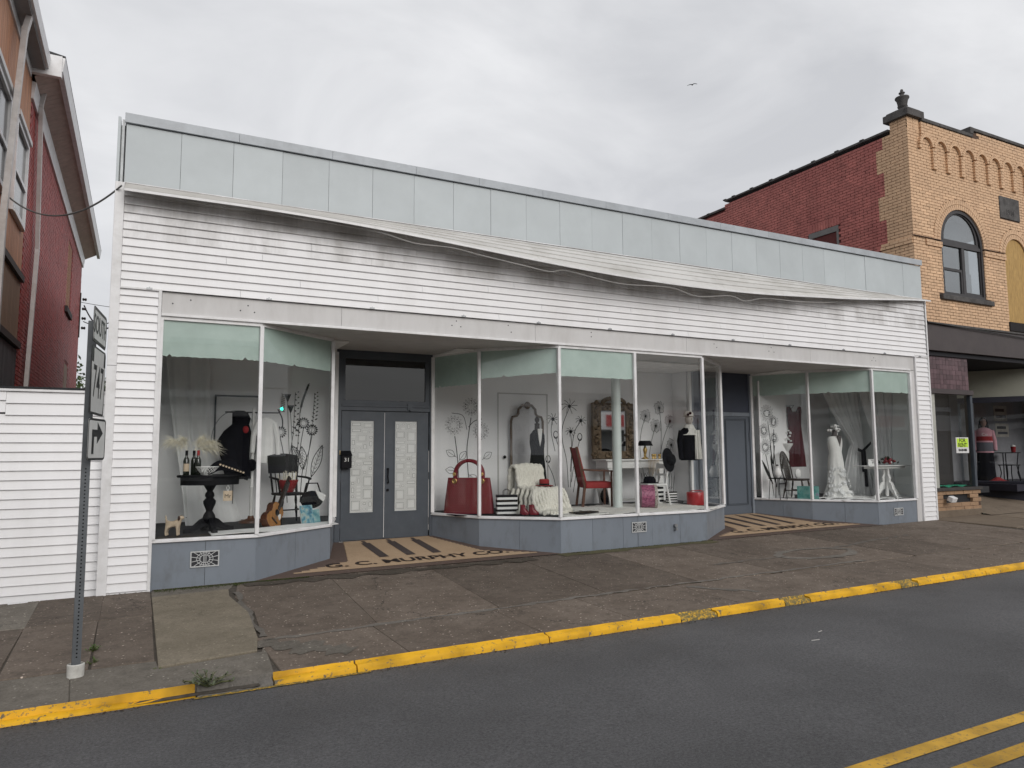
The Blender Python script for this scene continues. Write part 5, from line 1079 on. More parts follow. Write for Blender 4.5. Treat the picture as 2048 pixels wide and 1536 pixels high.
# black chair, red bowl, bag and book
chair('black_chair', 'black wooden armchair with plank crest behind the guitar', (2.02, 1.55, FZ), radians(12), m_black, .44, .42, .44, .55, 'crest', 7, True)
t = thing('red_bowl', 'red bowl of twigs on the black chair seat', 'bowl', (1.98, 1.5, FZ+.45)); MB().lathe([(.08, 0), (.09, .01), (.15, .16), (.155, .18), (.145, .18), (.08, .02)], n=22).build('bowl_body', m_redv, t, smooth=True); q = MB(); rr = random.Random(4)
for _ in range(50): a = rr.uniform(0, 2*pi); r = rr.uniform(0, .11); q.tube([(r*cos(a), r*sin(a), .03), (r*1.4*cos(a), r*1.4*sin(a), .18+rr.uniform(.02, .14))], .003, 3)
q.build('twigs', m_straw, t)
t = thing('handbag', 'black and white handbag hanging off the side of the black chair', 'handbag', (2.30, 1.32, FZ+.20)); MB().ell((0, 0, .14), (.17, .06, .13), 16, 10).build('bag_body', m_blackcloth, t, smooth=True); MB().prism([(.02, .30), (.20, .20), (.16, .10), (.09, .16)], -.075, -.055, 'y').build('white_flap', m_wcloth, t, bev=.01); MB().tube([(-.12, 0, .2), (-.08, 0, .38), (.08, 0, .38), (.14, 0, .2)], .012, 6).build('strap', m_blackcloth, t, smooth=True)
def vprint(name, cols, sc=9):
    m = bpy.data.materials.new(name); m.use_nodes = True; n, l = nodes(m); b = n['Principled BSDF']; b.inputs['Roughness'].default_value = .4; g = n.new('ShaderNodeNewGeometry'); no = n.new('ShaderNodeTexNoise'); no.inputs['Scale'].default_value = sc; no.inputs['Detail'].default_value = 4; l(g.outputs['Position'], no.inputs[0]); r = n.new('ShaderNodeValToRGB'); l(no.outputs[0], r.inputs[0]); e = r.color_ramp.elements
    e[0].position = .3; e[0].color = (*cols[0], 1); e[1].position = .75; e[1].color = (*cols[-1], 1)
    for i, c in enumerate(cols[1:-1]): k = e.new(.3+.45*(i+1)/(len(cols)-1)); k.color = (*c, 1)
    l(r.outputs[0], b.inputs['Base Color']); MATS[name] = m; return m
t = thing('picture_book', 'blue illustrated book propped up in the left window corner', 'book', (2.20, 1.02, FZ), radians(30)); t.rotation_euler.x = radians(-14); B(-.11, .11, 0, .022, 0, .28).build('pages', m_wcloth, t); B(-.115, .115, -.003, -.0005, -.002, .285).build('cover', vprint('blue_cover_print', [(.03, .10, .16), (.10, .28, .36), (.35, .45, .42), (.25, .05, .05)], 16), t)
t = thing('picture_book', 'second teal book leaning behind the blue illustrated one', 'book', (2.34, 1.18, FZ), radians(30)); t.rotation_euler.x = radians(-10); B(-.08, .08, 0, .02, 0, .2).build('pages', m_wcloth, t); B(-.084, .084, -.003, -.0005, -.002, .205).build('cover', vprint('teal_cover_print', [(.05, .2, .25), (.2, .4, .42), (.4, .5, .5)], 14), t)
# botanical drawing on the back wall
L1 = []
def daisy(L, cx, cy, r, n, w, stem):
    for k in range(n): L.append(solid_petal(cx, cy, 2*pi*k/n+.1, r*.5, r, w))
    L.append((circ(cx, cy, r*.42, 14), .004)); L.append((curve2([(cx, cy-r)]+stem), .008))
daisy(L1, 2.02, 1.93, .10, 15, .011, [(2.07, 1.6), (2.12, 1.2), (2.15, .8)]); daisy(L1, 2.38, 2.08, .10, 15, .012, [(2.34, 1.7), (2.3, 1.2), (2.28, .8)]); daisy(L1, 2.52, 1.97, .10, 15, .012, [(2.47, 1.6), (2.38, 1.3), (2.35, .8)])
for c, a, b in (((2.20, 1.72), -1.1, .26), ((2.36, 1.7), -1.5, .38), ((2.52, 1.2), 1.25, .55)):
    pts = petal(c[0], c[1], a, 0, b if b > .3 else b*1.3, .07 if b > .3 else .06, 8); L1.append((pts+[pts[0]], .008)); e = (c[0]+cos(a)*b, c[1]+sin(a)*b); L1.append(([c, e], .004))
    for k in range(7): f = (k+1)/8; p = (c[0]+cos(a)*b*f, c[1]+sin(a)*b*f); L1.append(([p, (p[0]+cos(a+.7)*.06, p[1]+sin(a+.7)*.06)], .003)); L1.append(([p, (p[0]+cos(a-.7)*.06, p[1]+sin(a-.7)*.06)], .003))
L1.append((curve2([(2.32, 2.25), (2.36, 2.45), (2.43, 2.66), (2.46, 2.74)]), [.03*(1 if 3 < k < 22 else .4) for k in range(25)])); L1.append(([(2.32, 2.25), (2.29, 1.6), (2.27, .9)], .005))
for x, z0_, z1_ in ((2.55, 2.1, 2.58), (2.24, 1.9, 2.58)):
    for k in range(16): f = k/15; L1.append(solid_petal(x+.03*sin(f*2), z0_+(z1_-z0_)*f, .5+(.0 if k % 2 else 2.0), .008, .06*(1-f*.4), .009))
    L1.append(([(x, z1_), (x-.02, z0_), (x-.12, 1.2)], .005))
for x, z_ in ((2.12, 2.5), (2.17, 2.32)):
    for k in range(9): L1.append(([(x, z_-.08), (x+.05*(k-4)/4, z_+.05)], .006))
    L1.append((curve2([(x, z_-.08), (x+.02, 2.0), (x+.05, 1.5)]), .005))
L1.append((curve2([(1.97, 2.3), (2.04, 2.15), (2.05, 2.0)]), .014)); L1.append((curve2([(2.0, 1.62), (2.06, 1.5), (2.08, 1.4)]), .008))
for k in range(10): L1.append(([(2.02, 2.55-.03*k), (2.08, 2.53-.03*k)], .005))
for k in range(14): L1.append((circ(2.28+random.uniform(-.04, .04), 1.6+random.uniform(0, .5), .008, 6), .008))
drawing(W1, L1, 0, 2.447)
mb_ = thing('mailbox', 'black wall mailbox numbered 31 beside the double doors', 'mailbox', (2.945, dy-.002, 1.35)); MB().prism([(-.12, 0), (0, 0), (0, .27), (-.03, .27), (-.12, .21)], -.08, .08, 'x').build('box', m_black, mb_, bev=.006); MB().prism([(-.128, .205), (-.03, .275), (0, .275), (0, .262), (-.03, .262), (-.12, .196)], -.085, .085, 'x').build('lid', m_black, mb_); text('number', '31', .085, m_wp, mb_, frame_M((0, -.1215, .13), (1, 0, 0), (0, 0, 1)), .0006, sx=1.1)
# ================================================================ CENTRE BAY
# giant red studded handbag
hb = thing('studded_handbag', 'giant dark red studded handbag at the left end of the centre window', 'handbag', (4.93, 1.52, FZ), math.atan2(-.61, .79))
def bag_sec(z, k=20):
    w = .43-.07*(z/.6)**1.2; d = .085-.045*(z/.6); return [(w*(abs(cos(t))**.35)*(1 if cos(t) > 0 else -1), d*(abs(sin(t))**.45)*(1 if sin(t) > 0 else -1), z) for t in [2*pi*(i+.5)/k for i in range(k)]]
q = MB(); R_ = [bag_sec(z) for z in (0, .012, .15, .3, .45, .57, .60)]; vs = [p for r in R_ for p in r]; n_ = 20
q.add(vs, [(i*n_+k, i*n_+(k+1) % n_, (i+1)*n_+(k+1) % n_, (i+1)*n_+k) for i in range(6) for k in range(n_)]+[tuple(range(n_-1, -1, -1)), tuple(6*n_+k for k in range(n_))]); q.build('bag_body', m_redl, hb, smooth=60)
q = MB(); r = 0
for zi in range(19):
    z = .04+.0285*zi; w = .43-.07*(z/.6)**1.2-.045; d = .085-.045*(z/.6); x = -w+(.018 if zi % 2 else 0)
    while x < w: q.add([(x-.008, -d-.001, z-.003), (x+.008, -d-.001, z+.002), (x+.008, -d-.001, z+.007), (x-.008, -d-.001, z+.002), (x, -d-.006, z+.002)], [(0, 1, 4), (1, 2, 4), (2, 3, 4), (3, 0, 4)]); x += .036
tag(q.build('studs', mat('stud_gold', (.42, .30, .16), .4, .2), hb), kind='stuff')
for y in (-.035, .035):
    q = MB(); pts = [(-.235, y, .585)]+[(-.235*cos(a), y, .66+.225*sin(a)) for a in [pi*k/16 for k in range(17)]]+[(.235, y, .585)]; q.tube(pts, .030, 10); q.build('handle', m_redl, hb, smooth=True)
for s in (-1, 1):
    for z, r in ((.66, .022), (.545, .034)): MB().tube([(s*.235+r*cos(2*pi*k/16), -.078 if z > .6 else -.062, z+r*sin(2*pi*k/16)) for k in range(16)], .009, 6, True).lathe([(.014, -.088 if z > .6 else -.07), (.014, -.06)], (s*.235, 0, z), 10, 'y').build('gold_ring', m_gold, hb, smooth=True)
q = MB(); q.grid(lambda u, v: (4.55+2.7*u*(1)-.0, max(.13, .95-.92*min(1, u*1.25))+.25+.75*v+(.55 if u < .12 else 0)*0, .5695+.012*abs(sin(13*u+4*v))), 40, 10); tag(q.build('floor_cloth', m_blackcloth, smooth=80, solid=.003), 'black cloth on the floor under the red studded handbag', 'cloth')
gbag('shopping_bag', 'black and white striped paper bag beside the giant red handbag', (5.42, 1.10, FZ+.012), radians(-14), .34, .13, .31, m_black, True, 4, m_wcloth)
# ankle boots
for i, (x, y) in enumerate(((5.58, .80), (5.70, .72))):
    t = thing('red_boot', ('dark red ankle boot nearest the striped paper bag', 'dark red ankle boot against the white knitted blanket')[i], 'boot', (x, y, FZ+.012), radians(-28), 'pair of red ankle boots')
    q = MB(); secs = [(.0, -.055, .085, .04), (.03, -.055, .09, .043), (.06, -.055, .06, .04), (.10, -.055, .02, .036), (.16, -.058, .018, .037)]; vs = []; fs = []; n = 14
    for z, x0, x1, r in secs:
        for k in range(n): a = 2*pi*k/n; vs.append(((x0+x1)/2+(x1-x0)/2*cos(a)*1.15, r*sin(a), z))
    for a in range(len(secs)-1):
        for k in range(n): fs.append((a*n+k, a*n+(k+1) % n, a*n+n+(k+1) % n, a*n+n+k))
    fs += [tuple(range(n-1, -1, -1)), tuple((len(secs)-1)*n+k for k in range(n))]; q.add(vs, fs).build('upper', m_redl, t, smooth=True); B(-.06, -.02, -.03, .03, -.006, .02).build('heel', m_black, t)
# chunky blanket over a low chair
lc = thing('low_chair', 'low chair hidden beneath the chunky white knitted blanket', 'chair', (6.02, 1.25, FZ+.004), radians(18)); B(-.24, .24, -.28, .22, .26, .36).build('seat', m_wcloth, lc); B(-.24, .22, .14, .22, .36, .72).build('backrest', m_wcloth, lc)
for sx in (-.2, .2):
    for sy in (-.22, .18): MB().tube([(sx, sy, 0), (sx, sy, .26)], .02, 8).build('leg', m_wood, lc)
bk = thing('knitted_blanket', 'chunky white cable knit blanket draped over a low chair to the floor', 'blanket', (6.02, 1.25, FZ+.004), radians(18)); q = MB(); m_knit = mat('chunky_wool', (.70, .68, .61), .95, .10, 40, 1, 60)
for k in range(13):
    u = k/12; x = -.33+.62*u; pts = []; rad = []; droop = .05*abs(u-.5)
    path = [(.27, .30), (.26, .55), (.24, .72), (.17, .80-droop), (.09, .74), (.07, .58), (.02, .44), (-.10, .405), (-.22, .40), (-.32, .37), (-.37, .26), (-.40, .14), (-.46, .05), (-.58-.10*sin(4*u), .035)]
    P = crom([(x+(.03*sin(i*1.1+k*.7) if i > 6 else 0)+(-.06*(1-u) if i > 9 else 0)+(.10*u if i > 8 else 0), y, z) for i, (y, z) in enumerate(path)], 5)
    for i, p in enumerate(P): pts.append((p.x+.006*sin(i*1.9+k), p.y, p.z+.004*sin(i*2.3))); rad.append(.027+.013*abs(sin(i*.8+k*1.3)))
    q.tube(pts, rad, 8)
for s, xx in ((-1, -.36), (1, .33)):   # side falls
    for k in range(5):
        yk = -.30+.11*k; P = crom([(xx*.9, yk, .40), (xx+s*.03, yk, .30), (xx+s*.06+.02*sin(k), yk, .16), (xx+s*.10, yk-.02, .04), (xx+s*.16, yk-.03, .03)], 4); q.tube([(p.x, p.y+.012*sin(i*1.5), p.z) for i, p in enumerate(P)], [.032+.006*abs(sin(i+k)) for i in range(len(P))], 7)
q.build('knit', m_knit, bk, smooth=80)
t = thing('red_hat', 'red velvet hat with black ribbon on the white blanket', 'hat', (6.16, 1.14, FZ+.447), .3); MB().lathe([(.001, .0), (.15, .0), (.152, .008), (.085, .012), (.085, .10), (.07, .115), (.001, .117)], n=24).build('crown', m_redv, t, smooth=True); MB().lathe([(.087, .014), (.088, .04)], n=24).build('ribbon', m_blackcloth, t); MB().prism([(.03, .02), (.16, -.02), (.2, -.16), (.15, -.16), (.11, -.03), (.02, -.01)], -.11, -.10, 'y').build('ribbon_tail', m_blackcloth, t)
# black gown on a stand
dg2 = thing('black_gown', 'long black evening gown on a dress form behind the white blanket', 'gown', (6.43, 1.85, FZ))
robe(MB(), [(.02, .24, .17, .05, 0, .16), (.25, .21, .15, .03, 0, .14), (.55, .165, .12, .01, 0, .09), (.85, .145, .10, -.0, 0, .03), (1.03, .125, .09, 0, 0, 0), (1.2, .15, .10, 0, 0, 0), (1.33, .145, .09, 0, 0, 0), (1.42, .07, .06, 0, 0, 0)], 10).build('gown_cloth', m_blackcloth, dg2, smooth=80)
MB().lathe([(.05, 1.40), (.045, 1.50), (.05, 1.53), (.02, 1.55), (.04, 1.58), (.045, 1.62), (.02, 1.66), (.001, 1.67)], n=14).build('neck_finial', m_dwood, dg2, smooth=True); MB().prism([(-.05, 1.44), (.05, 1.44), (.03, 1.25), (0, 1.12), (-.03, 1.25)], -.115, -.09, 'y').build('lace_jabot', m_wcloth, dg2, bev=.01)
MB().lathe([(.16, 0), (.15, .015), (.02, .02)], n=16).build('stand_foot', m_black, dg2)
# tall arched mirror against the back wall
mr_ = thing('arched_mirror', 'tall narrow arched mirror frame leaning on the back wall', 'mirror', (6.5, 2.36, FZ)); 
pts = [(-.34, 0, .05), (-.34, 0, 1.60), (-.31, 0, 1.68), (-.22, 0, 1.70), (-.19, 0, 1.74), (-.18, 0, 1.82), (-.10, 0, 1.90), (0, 0, 1.92), (.10, 0, 1.90), (.18, 0, 1.82), (.19, 0, 1.74), (.22, 0, 1.70), (.31, 0, 1.68), (.34, 0, 1.60), (.34, 0, .05)]
MB().tube(pts, .024, 10).build('frame', mat('bronze_frame', (.16, .12, .09), .5, .2, 8), mr_, smooth=True); MB().ell((0, -.02, 1.90), (.07, .03, .07), 12, 8).build('crest', MATS['bronze_frame'], mr_, smooth=True); MB().prism([(p[0]*.97, p[2]) for p in pts], .006, .014, 'y').build('mirror_glass', mat('mirror_backing', (.60, .60, .62), .25, .05), mr_)
q = MB().box(5.92, 5.94, 2.435, 2.449, .6, 2.70).box(6.98, 7.0, 2.435, 2.449, .6, 2.70).box(5.94, 6.98, 2.435, 2.449, 2.68, 2.70); q.build('wall_moulding', m_soff, W2); MB().ell((6.05, 2.41, 1.5), (.03, .03, .03), 10, 8).build('door_knob', m_black, W2, smooth=True)
# red upholstered armchair, seen from its side
ac = thing('red_armchair', 'red upholstered armchair with wooden arms in the middle window pane', 'armchair', (7.58, 1.72, FZ+.012), radians(72))
m_rup = mat('red_upholstery', (.27, .022, .022), .7, .15, 9, .15, 60)
MB().prism([(-.25, .34), (.25, .34), (.25, .44), (.22, .46), (-.22, .46), (-.25, .44)], -.26, .24, 'y').build('seat', m_rup, ac, bev=.02)
MB().prism([(.20, .44), (.27, .44), (.40, 1.07), (.36, 1.09)], -.20, .20, 'x').build('backrest', m_rup, ac, bev=.015)
for s in (-1, 1):
    MB().bar((s*.225, .30, 0), (s*.215, .25, .40), .04, .045).bar((s*.215, .25, .38), (s*.21, .40, 1.10), .035, .04).build('leg', m_wood, ac, bev=.005); MB().bar((s*.235, -.25, 0), (s*.235, -.25, .64), .035, .035).build('leg', m_wood, ac, bev=.005); MB().bar((s*.24, -.30, .65), (s*.225, .30, .68), .045, .03).build('arm', m_wood, ac, bev=.008)
# round column
tag(MB().lathe([(.10, FZ), (.10, FZ+.03), (.085, FZ+.05), (.085, 3.26)], (7.76, 1.25, 0), 28).build('round_column', mat('pale_column_paint', (.52, .57, .55), .45, .05, 4), smooth=True), 'pale round column rising behind the centre window mullion', 'column')
# white desk
dk = thing('white_desk', 'white vanity desk with curved legs at the back of the centre window', 'desk', (8.70, 2.05, FZ)); B(-.78, .78, -.22, .25, .84, .87).build('desktop', m_wp, dk, bev=.008); B(-.72, .72, -.18, .22, .70, .839).build('drawer_box', m_wp, dk)
for sx in (-.62, .58):
    for sy in (-.13, .17): MB().prism([(-.07, .70), (.07, .70), (.055, .5), (.10, .3), (.03, .10), (.07, 0), (-.05, 0), (-.06, .1), (-.10, .3), (-.02, .5)], sy-.03, sy+.03, 'y').xf(Matrix.Translation((sx, 0, 0))).build('leg', m_wp, dk, bev=.006)
B(-.7, .65, -.03, .05, .06, .10).build('stretcher', m_wp, dk)
om = thing('ornate_mirror', 'large carved dark gilt mirror standing on the white desk', 'mirror', (8.42, 2.28, FZ+.872)); m_carv = mat('carved_gilt', (.11, .078, .05), .45, .5, 22, 1, 30, metal=.4, dirt=(.24, .17, .09), dscale=18)
MB().ring([(-.50, 0), (.50, 0), (.50, 1.12), (-.50, 1.12)], [(-.30, .16), (.30, .16), (.30, .96), (-.30, .96)], -.03, .06, 'y').build('frame', m_carv, om, bev=.02)
q = MB(); rr = random.Random(11)
for k in range(90):
    a = rr.random(); s = rr.choice((0, 1, 2, 3)); x, z = [(-.40, 1.12*a), (.40, 1.12*a), (-.5+a, .08), (-.5+a, 1.04)][s]; q.ell((x+rr.uniform(-.06, .06), -.04, z+rr.uniform(-.05, .05)), (rr.uniform(.02, .05), .03, rr.uniform(.02, .05)), 7, 5)
for k in range(14): a = pi*k/13; q.ell((.26*cos(a), -.03, 1.12+.09*sin(a)), (.05, .03, .045), 7, 5)
q.build('carving', m_carv, om, smooth=True); m_mir = mat('silver_mirror', (.75, .75, .76), .03, .02, metal=1); B(-.30, .30, .0, .01, .16, .96).build('mirror_glass', m_mir, om)
tl = thing('table_lamp', 'gold lamp with black shade on the white desk', 'lamp', (8.98, 2.0, FZ+.872)); MB().lathe([(.07, 0), (.06, .02), (.02, .05), (.03, .12), (.045, .18), (.02, .24), (.012, .28)], n=16).build('lamp_base', m_gold, tl, smooth=True); MB().lathe([(.16, .26), (.11, .36), (.105, .36), (.155, .26)], n=24).build('lamp_shade', m_black, tl, smooth=True)
tk = thing('gold_trinkets', 'cluster of small gold trinkets on the white desk', 'ornament', (9.02, 1.88, FZ+.872)); rr = random.Random(5)
for k in range(8): MB().lathe([(.02, 0), (.012, .01), (.008, .05), (.022, .07), (.02, .09), (.001, .1)], (rr.uniform(-.16, .24), rr.uniform(-.05, .05), 0), 10).build('candlestick', m_gold, tk, smooth=True)
q = MB()
for k in range(8): x = 8.92+.035*k; q.tube([(x, 1.815, FZ+.86), (x+.004, 1.808, FZ+.75), (x+.002, 1.806, FZ+.86-.28+.05*sin(k*2.1))], .006, 5)
tag(q.build('bead_strings', m_cream2), 'pale bead strings hanging over the front of the white desk', 'beads')
t = thing('black_bag', 'black handbag standing under the white desk behind the red armchair', 'handbag', (8.05, 1.98, FZ)); MB().ell((0, 0, .17), (.17, .07, .17), 16, 10).build('bag_body', m_blackcloth, t, smooth=True); MB().tube([(-.10, 0, .28), (-.07, 0, .42), (.07, 0, .42), (.10, 0, .28)], .014, 6).build('handle', m_black, t, smooth=True)
# pink drum box
dr2 = thing('drum_box', 'pink patterned drum shaped hat box lying on its side', 'hat box', (8.20, .92, FZ+.215), radians(-30)); MB().lathe([(.205, -.14), (.205, .09)], n=30, axis='x').build('drum_side', vprint('pink_print', [(.10, .02, .05), (.34, .10, .18), (.40, .16, .24)], 26), dr2, smooth=True); MB().lathe([(.212, .09), (.212, .14), (.19, .142)], n=30, axis='x').build('lid_rim', vprint('lid_print', [(.02, .02, .02), (.45, .40, .36), (.5, .45, .4)], 45), dr2, smooth=True); MB().lathe([(.001, .141), (.188, .1415), (.188, .1435), (.001, .144)], n=30, axis='x').build('lid_face', m_cream2, dr2); MB().prism([(-.02, -.12), (.03, -.05), (.0, .03), (.03, .12), (-.02, .13), (-.04, .05), (-.01, -.04)], .1442, .1455, 'x').build('lid_motif', m_ink, dr2)
# white chair with a black hat on its back
wc = thing('white_chair', 'white painted side chair behind the pink drum box', 'chair', (8.66, 1.40, FZ), radians(-95)); B(-.22, .22, -.24, .20, .38, .42).build('seat', m_wp, wc, bev=.012)
for s in (-1, 1):
    MB().tube([(s*.2, -.2, .38), (s*.2, -.22, 0)], .018, 8).build('leg', m_wp, wc); MB().tube([(s*.19, .28, 0), (s*.19, .19, .40), (s*.185, .22, .62), (s*.18, .27, .80)], .018, 8).build('leg', m_wp, wc, smooth=True)
MB().bar((-.19, .24, .74), (.19, .24, .74), .02, .09).build('crest_rail', m_wp, wc); MB().bar((-.19, .21, .58), (.19, .21, .58), .016, .04).build('back_rail', m_wp, wc)
t = thing('black_straw_hat', 'wide round black straw hat hung on the white chair back', 'hat', (8.93, 1.22, FZ+.86)); t.rotation_euler = (radians(82), 0, radians(24)); MB().lathe([(.001, -.02), (.225, -.015), (.23, .0), (.11, .012), (.10, .09), (.08, .11), (.001, .115)], n=32).build('hat_straw', mat('black_straw', (.010, .010, .012), .85, .3, 30, .6, 120, spec=.1), t, smooth=True)
t = thing('black_bowler_hat', 'black round hat resting on the white chair seat', 'hat', (8.62, 1.42, FZ+.422)); MB().lathe([(.17, 0), (.172, .008), (.12, .014), (.115, .07), (.085, .12), (.001, .135)], n=26).build('hat_felt', m_blackcloth, t, smooth=True)
gbag('shopping_bag', 'larger striped paper bag behind the white chair legs', (9.0, 1.72, FZ), .1, .28, .14, .33, m_black, True, 4, m_wcloth); gbag('shopping_bag', 'smaller striped paper bag right of the white chair', (9.22, 1.52, FZ), -.15, .20, .10, .24, m_black, True, 5, m_wcloth)
# torso with jacket, scarf and hat
tm = thing('dressed_torso', 'mannequin torso in black jacket with white scarf and pale hat', 'mannequin', (9.79, 1.62, FZ)); MB().lathe([(.15, 0), (.14, .02), (.02, .03), (.018, .86)], n=16).build('stand', m_metal, tm, smooth=True)
robe(MB(), [(.84, .20, .13, 0, 0, .04), (.95, .20, .13, 0, 0, .03), (1.12, .18, .12, 0, 0, .01), (1.30, .21, .13, 0, 0, 0), (1.42, .22, .12, 0, 0, 0), (1.50, .10, .08, 0, 0, 0)], 7).build('jacket', m_blackcloth, tm, smooth=80)
for s in (-1, 1): MB().tube([(s*.19, 0, 1.42), (s*.25, -.01, 1.22), (s*.26, -.04, .95), (s*.25, -.05, .86)], [.06, .055, .045, .045], 10).build('sleeve', m_blackcloth, tm, smooth=True)
hd = MB().ell((0, -.01, 1.66), (.075, .09, .11), 14, 10).tube([(0, 0, 1.46), (0, 0, 1.60)], .05, 10).ell((-.01, -.10, 1.655), (.012, .018, .022), 8, 6).build('head', mat('plaster', (.50, .48, .45), .6), tm, smooth=True); MB().lathe([(.13, 1.715), (.10, 1.72), (.095, 1.79), (.06, 1.82), (.001, 1.825)], n=20).build('hat', m_fur, tm, smooth=True)
for s in (-1, 1): MB().ell((-.06+s*.03, -.09, 1.76+s*.015), (.035, .015, .028), 8, 6).build('hat_bow', m_black, tm, smooth=True)
robe(MB(), [(1.34, .20, .15, .0, -.01, .05), (1.42, .16, .13, .0, 0, .06), (1.50, .11, .10, 0, 0, .05), (1.55, .085, .085, 0, 0, 0)], 9, cap=False).build('scarf', m_fur, tm, smooth=80); curtain('scarf_tail', None, (.02, -.15, .17, -.13), (.02, -.17, .21, -.14), m_fur, .86, 1.44, 3, .02, cat='scarf', nu=24, nv=12, root=tm)
t = thing('red_bucket_bag', 'red round bucket bag on the white rug', 'bag', (9.39, 1.02, FZ+.012)); MB().lathe([(.16, 0), (.17, .02), (.175, .22), (.165, .24), (.15, .24)], n=26).build('bag_body', mat('red_vinyl', (.35, .018, .022), .35, .1, coat=.3), t, smooth=True); MB().tube([(-.17, 0, .2), (-.16, -.06, .27), (0, -.12, .275), (.12, -.1, .24)], .008, 6).build('strap', MATS['red_vinyl'], t, smooth=True)
q = MB(); q.grid(lambda u, v: (5.95+3.35*u, (.10 if u < .9 else .10+.6*(u-.9)/.1*.3)+(1.0 if u < .2 else 1.75)*v+.06*sin(9*u)*v, .571+.02*abs(sin(21*u+3*v)*sin(8*v+5*u))+.008*random.random()), 90, 22)
tag(q.build('fur_rug', m_fur, smooth=80, solid=.006), 'white shaggy rug along the front of the centre window', 'rug')
t = thing('black_folder', 'flat black folder lying on the white rug near the mullion', 'folder', (6.45, .36, FZ+.034), .2); B(-.24, .24, -.1, .1, 0, .022).build('folder_cover', m_black, t, bev=.004)
q = MB(); q.grid(lambda u, v: (9.0+.8*u, 2.0+.35*v, FZ+.004+.20*math.exp(-((u-.5)/.25)**2-((v-.5)/.4)**2)), 24, 12); tag(q.build('white_drape', m_wcloth, smooth=80), 'white cloth mound under the torso mannequin', 'cloth')
# drawings on the back wall
LL = []
def dahlia(cx, cy, r, seed, half=False):
    rr = random.Random(seed)
    for ring, (ra, n) in enumerate(((.42, 9), (.80, 15))):
        for k in range(n): a = 2*pi*k/n+ring*.2; p = petal(cx, cy, a, r*ra*.75, r*(ra+.18), r*.08, 4); LL.append((p, .002))
    for k in range(22): a = rr.uniform(0, 2*pi); LL.append(solid_petal(cx, cy, a, r*.62, r*.72, r*.035))
dahlia(5.38, 2.42, .17, 1); dahlia(5.04, 2.08, .18, 2); dahlia(5.58, 1.98, .17, 3)
LL += [(curve2([(5.38, 2.22), (5.33, 1.9), (5.30, 1.6), (5.34, 1.0)]), .010), (curve2([(5.06, 1.88), (5.10, 1.6), (5.12, 1.4), (5.14, 1.0)]), .010), (curve2([(5.33, 2.05), (5.45, 2.16), (5.6, 2.2)]), .008), (curve2([(5.3, 2.0), (5.22, 2.25), (5.0, 2.3)]), .006)]
for c, a in (((5.10, 1.5), 2.6), ((5.13, 1.42), .9), ((5.12, 1.25), 3.0), ((5.6, 1.45), .6), ((5.32, 1.2), -.6)):
    p = petal(c[0], c[1], a, .04, .24, .06, 8); LL.append((p+[p[0]], .005)); LL.append(([c, (c[0]+cos(a)*.2, c[1]+sin(a)*.2)], .004))
for cx, cy, r, s in ((7.50, 2.48, .19, 0), (7.12, 2.22, .15, 1), (7.76, 2.20, .13, 2), (7.52, 1.98, .12, 3)):   # poppies
    for k in range(9): a = 2*pi*k/9+s; LL.append((curve2([(cx, cy), (cx+cos(a)*r*.5, cy+sin(a)*r*.35+.02), (cx+cos(a+.15)*r, cy+sin(a+.15)*r*.8)]), .006))
    LL.append((circ(cx, cy, .022, 8), .022))
for pts in ([(7.50, 2.46), (7.34, 2.1), (7.33, 1.8), (7.42, 1.4), (7.45, .9)], [(7.1, 2.2), (7.08, 1.95), (7.16, 1.6)], [(7.74, 2.17), (7.62, 2.0), (7.55, 1.7), (7.5, 1.2)], [(7.52, 1.95), (7.54, 1.6), (7.5, .9)], [(7.18, 1.85), (7.28, 1.5), (7.3, .8)], [(7.0, 1.35), (7.12, 1.1), (7.2, .75)], [(7.72, 1.8), (7.6, 1.4), (7.52, 1.0)], [(7.66, 1.35), (7.62, 1.1), (7.56, .8)]): LL.append((curve2(pts), .008))
for cx, cy in ((7.18, 1.92), (7.73, 1.88), (7.0, 1.45), (7.68, 1.44)): LL.append((circ(cx, cy, .05, 14, 1.4), .010)); LL.append((circ(cx, cy-.03, .035, 10, 1.0, pi, 2*pi), .02))
rr = random.Random(9)
for cx, cy, st in ((9.72, 2.50, [(9.76, 2.1), (9.74, 1.6), (9.7, .9)]), (9.36, 2.32, [(9.24, 2.0), (9.2, 1.6), (9.3, 1.0)]), (9.62, 2.12, [(9.5, 1.8), (9.42, 1.4), (9.4, .9)]), (10.0, 2.22, [(9.86, 1.95), (9.74, 1.6), (9.7, 1.2)]), (10.02, 1.72, [(9.97, 1.5), (9.9, 1.1)])):
    for k in range(30):
        a = 2*pi*k/30; r = rr.uniform(.10, .15); LL.append(([(cx, cy), (cx+cos(a)*r, cy+sin(a)*r)], .0018)); LL.append((circ(cx+cos(a)*r, cy+sin(a)*r, .006, 5), .006))
    LL.append((circ(cx, cy, .012, 8), .014)); LL.append((curve2([(cx, cy)]+st), .007))
for k in range(16): x = 9.2+.06*k; LL.append((curve2([(x, .8), (x+.03, 1.0), (x+rr.uniform(-.08, .1), rr.uniform(1.1, 1.35))]), .008))
drawing(W2, LL, 0, 2.447)
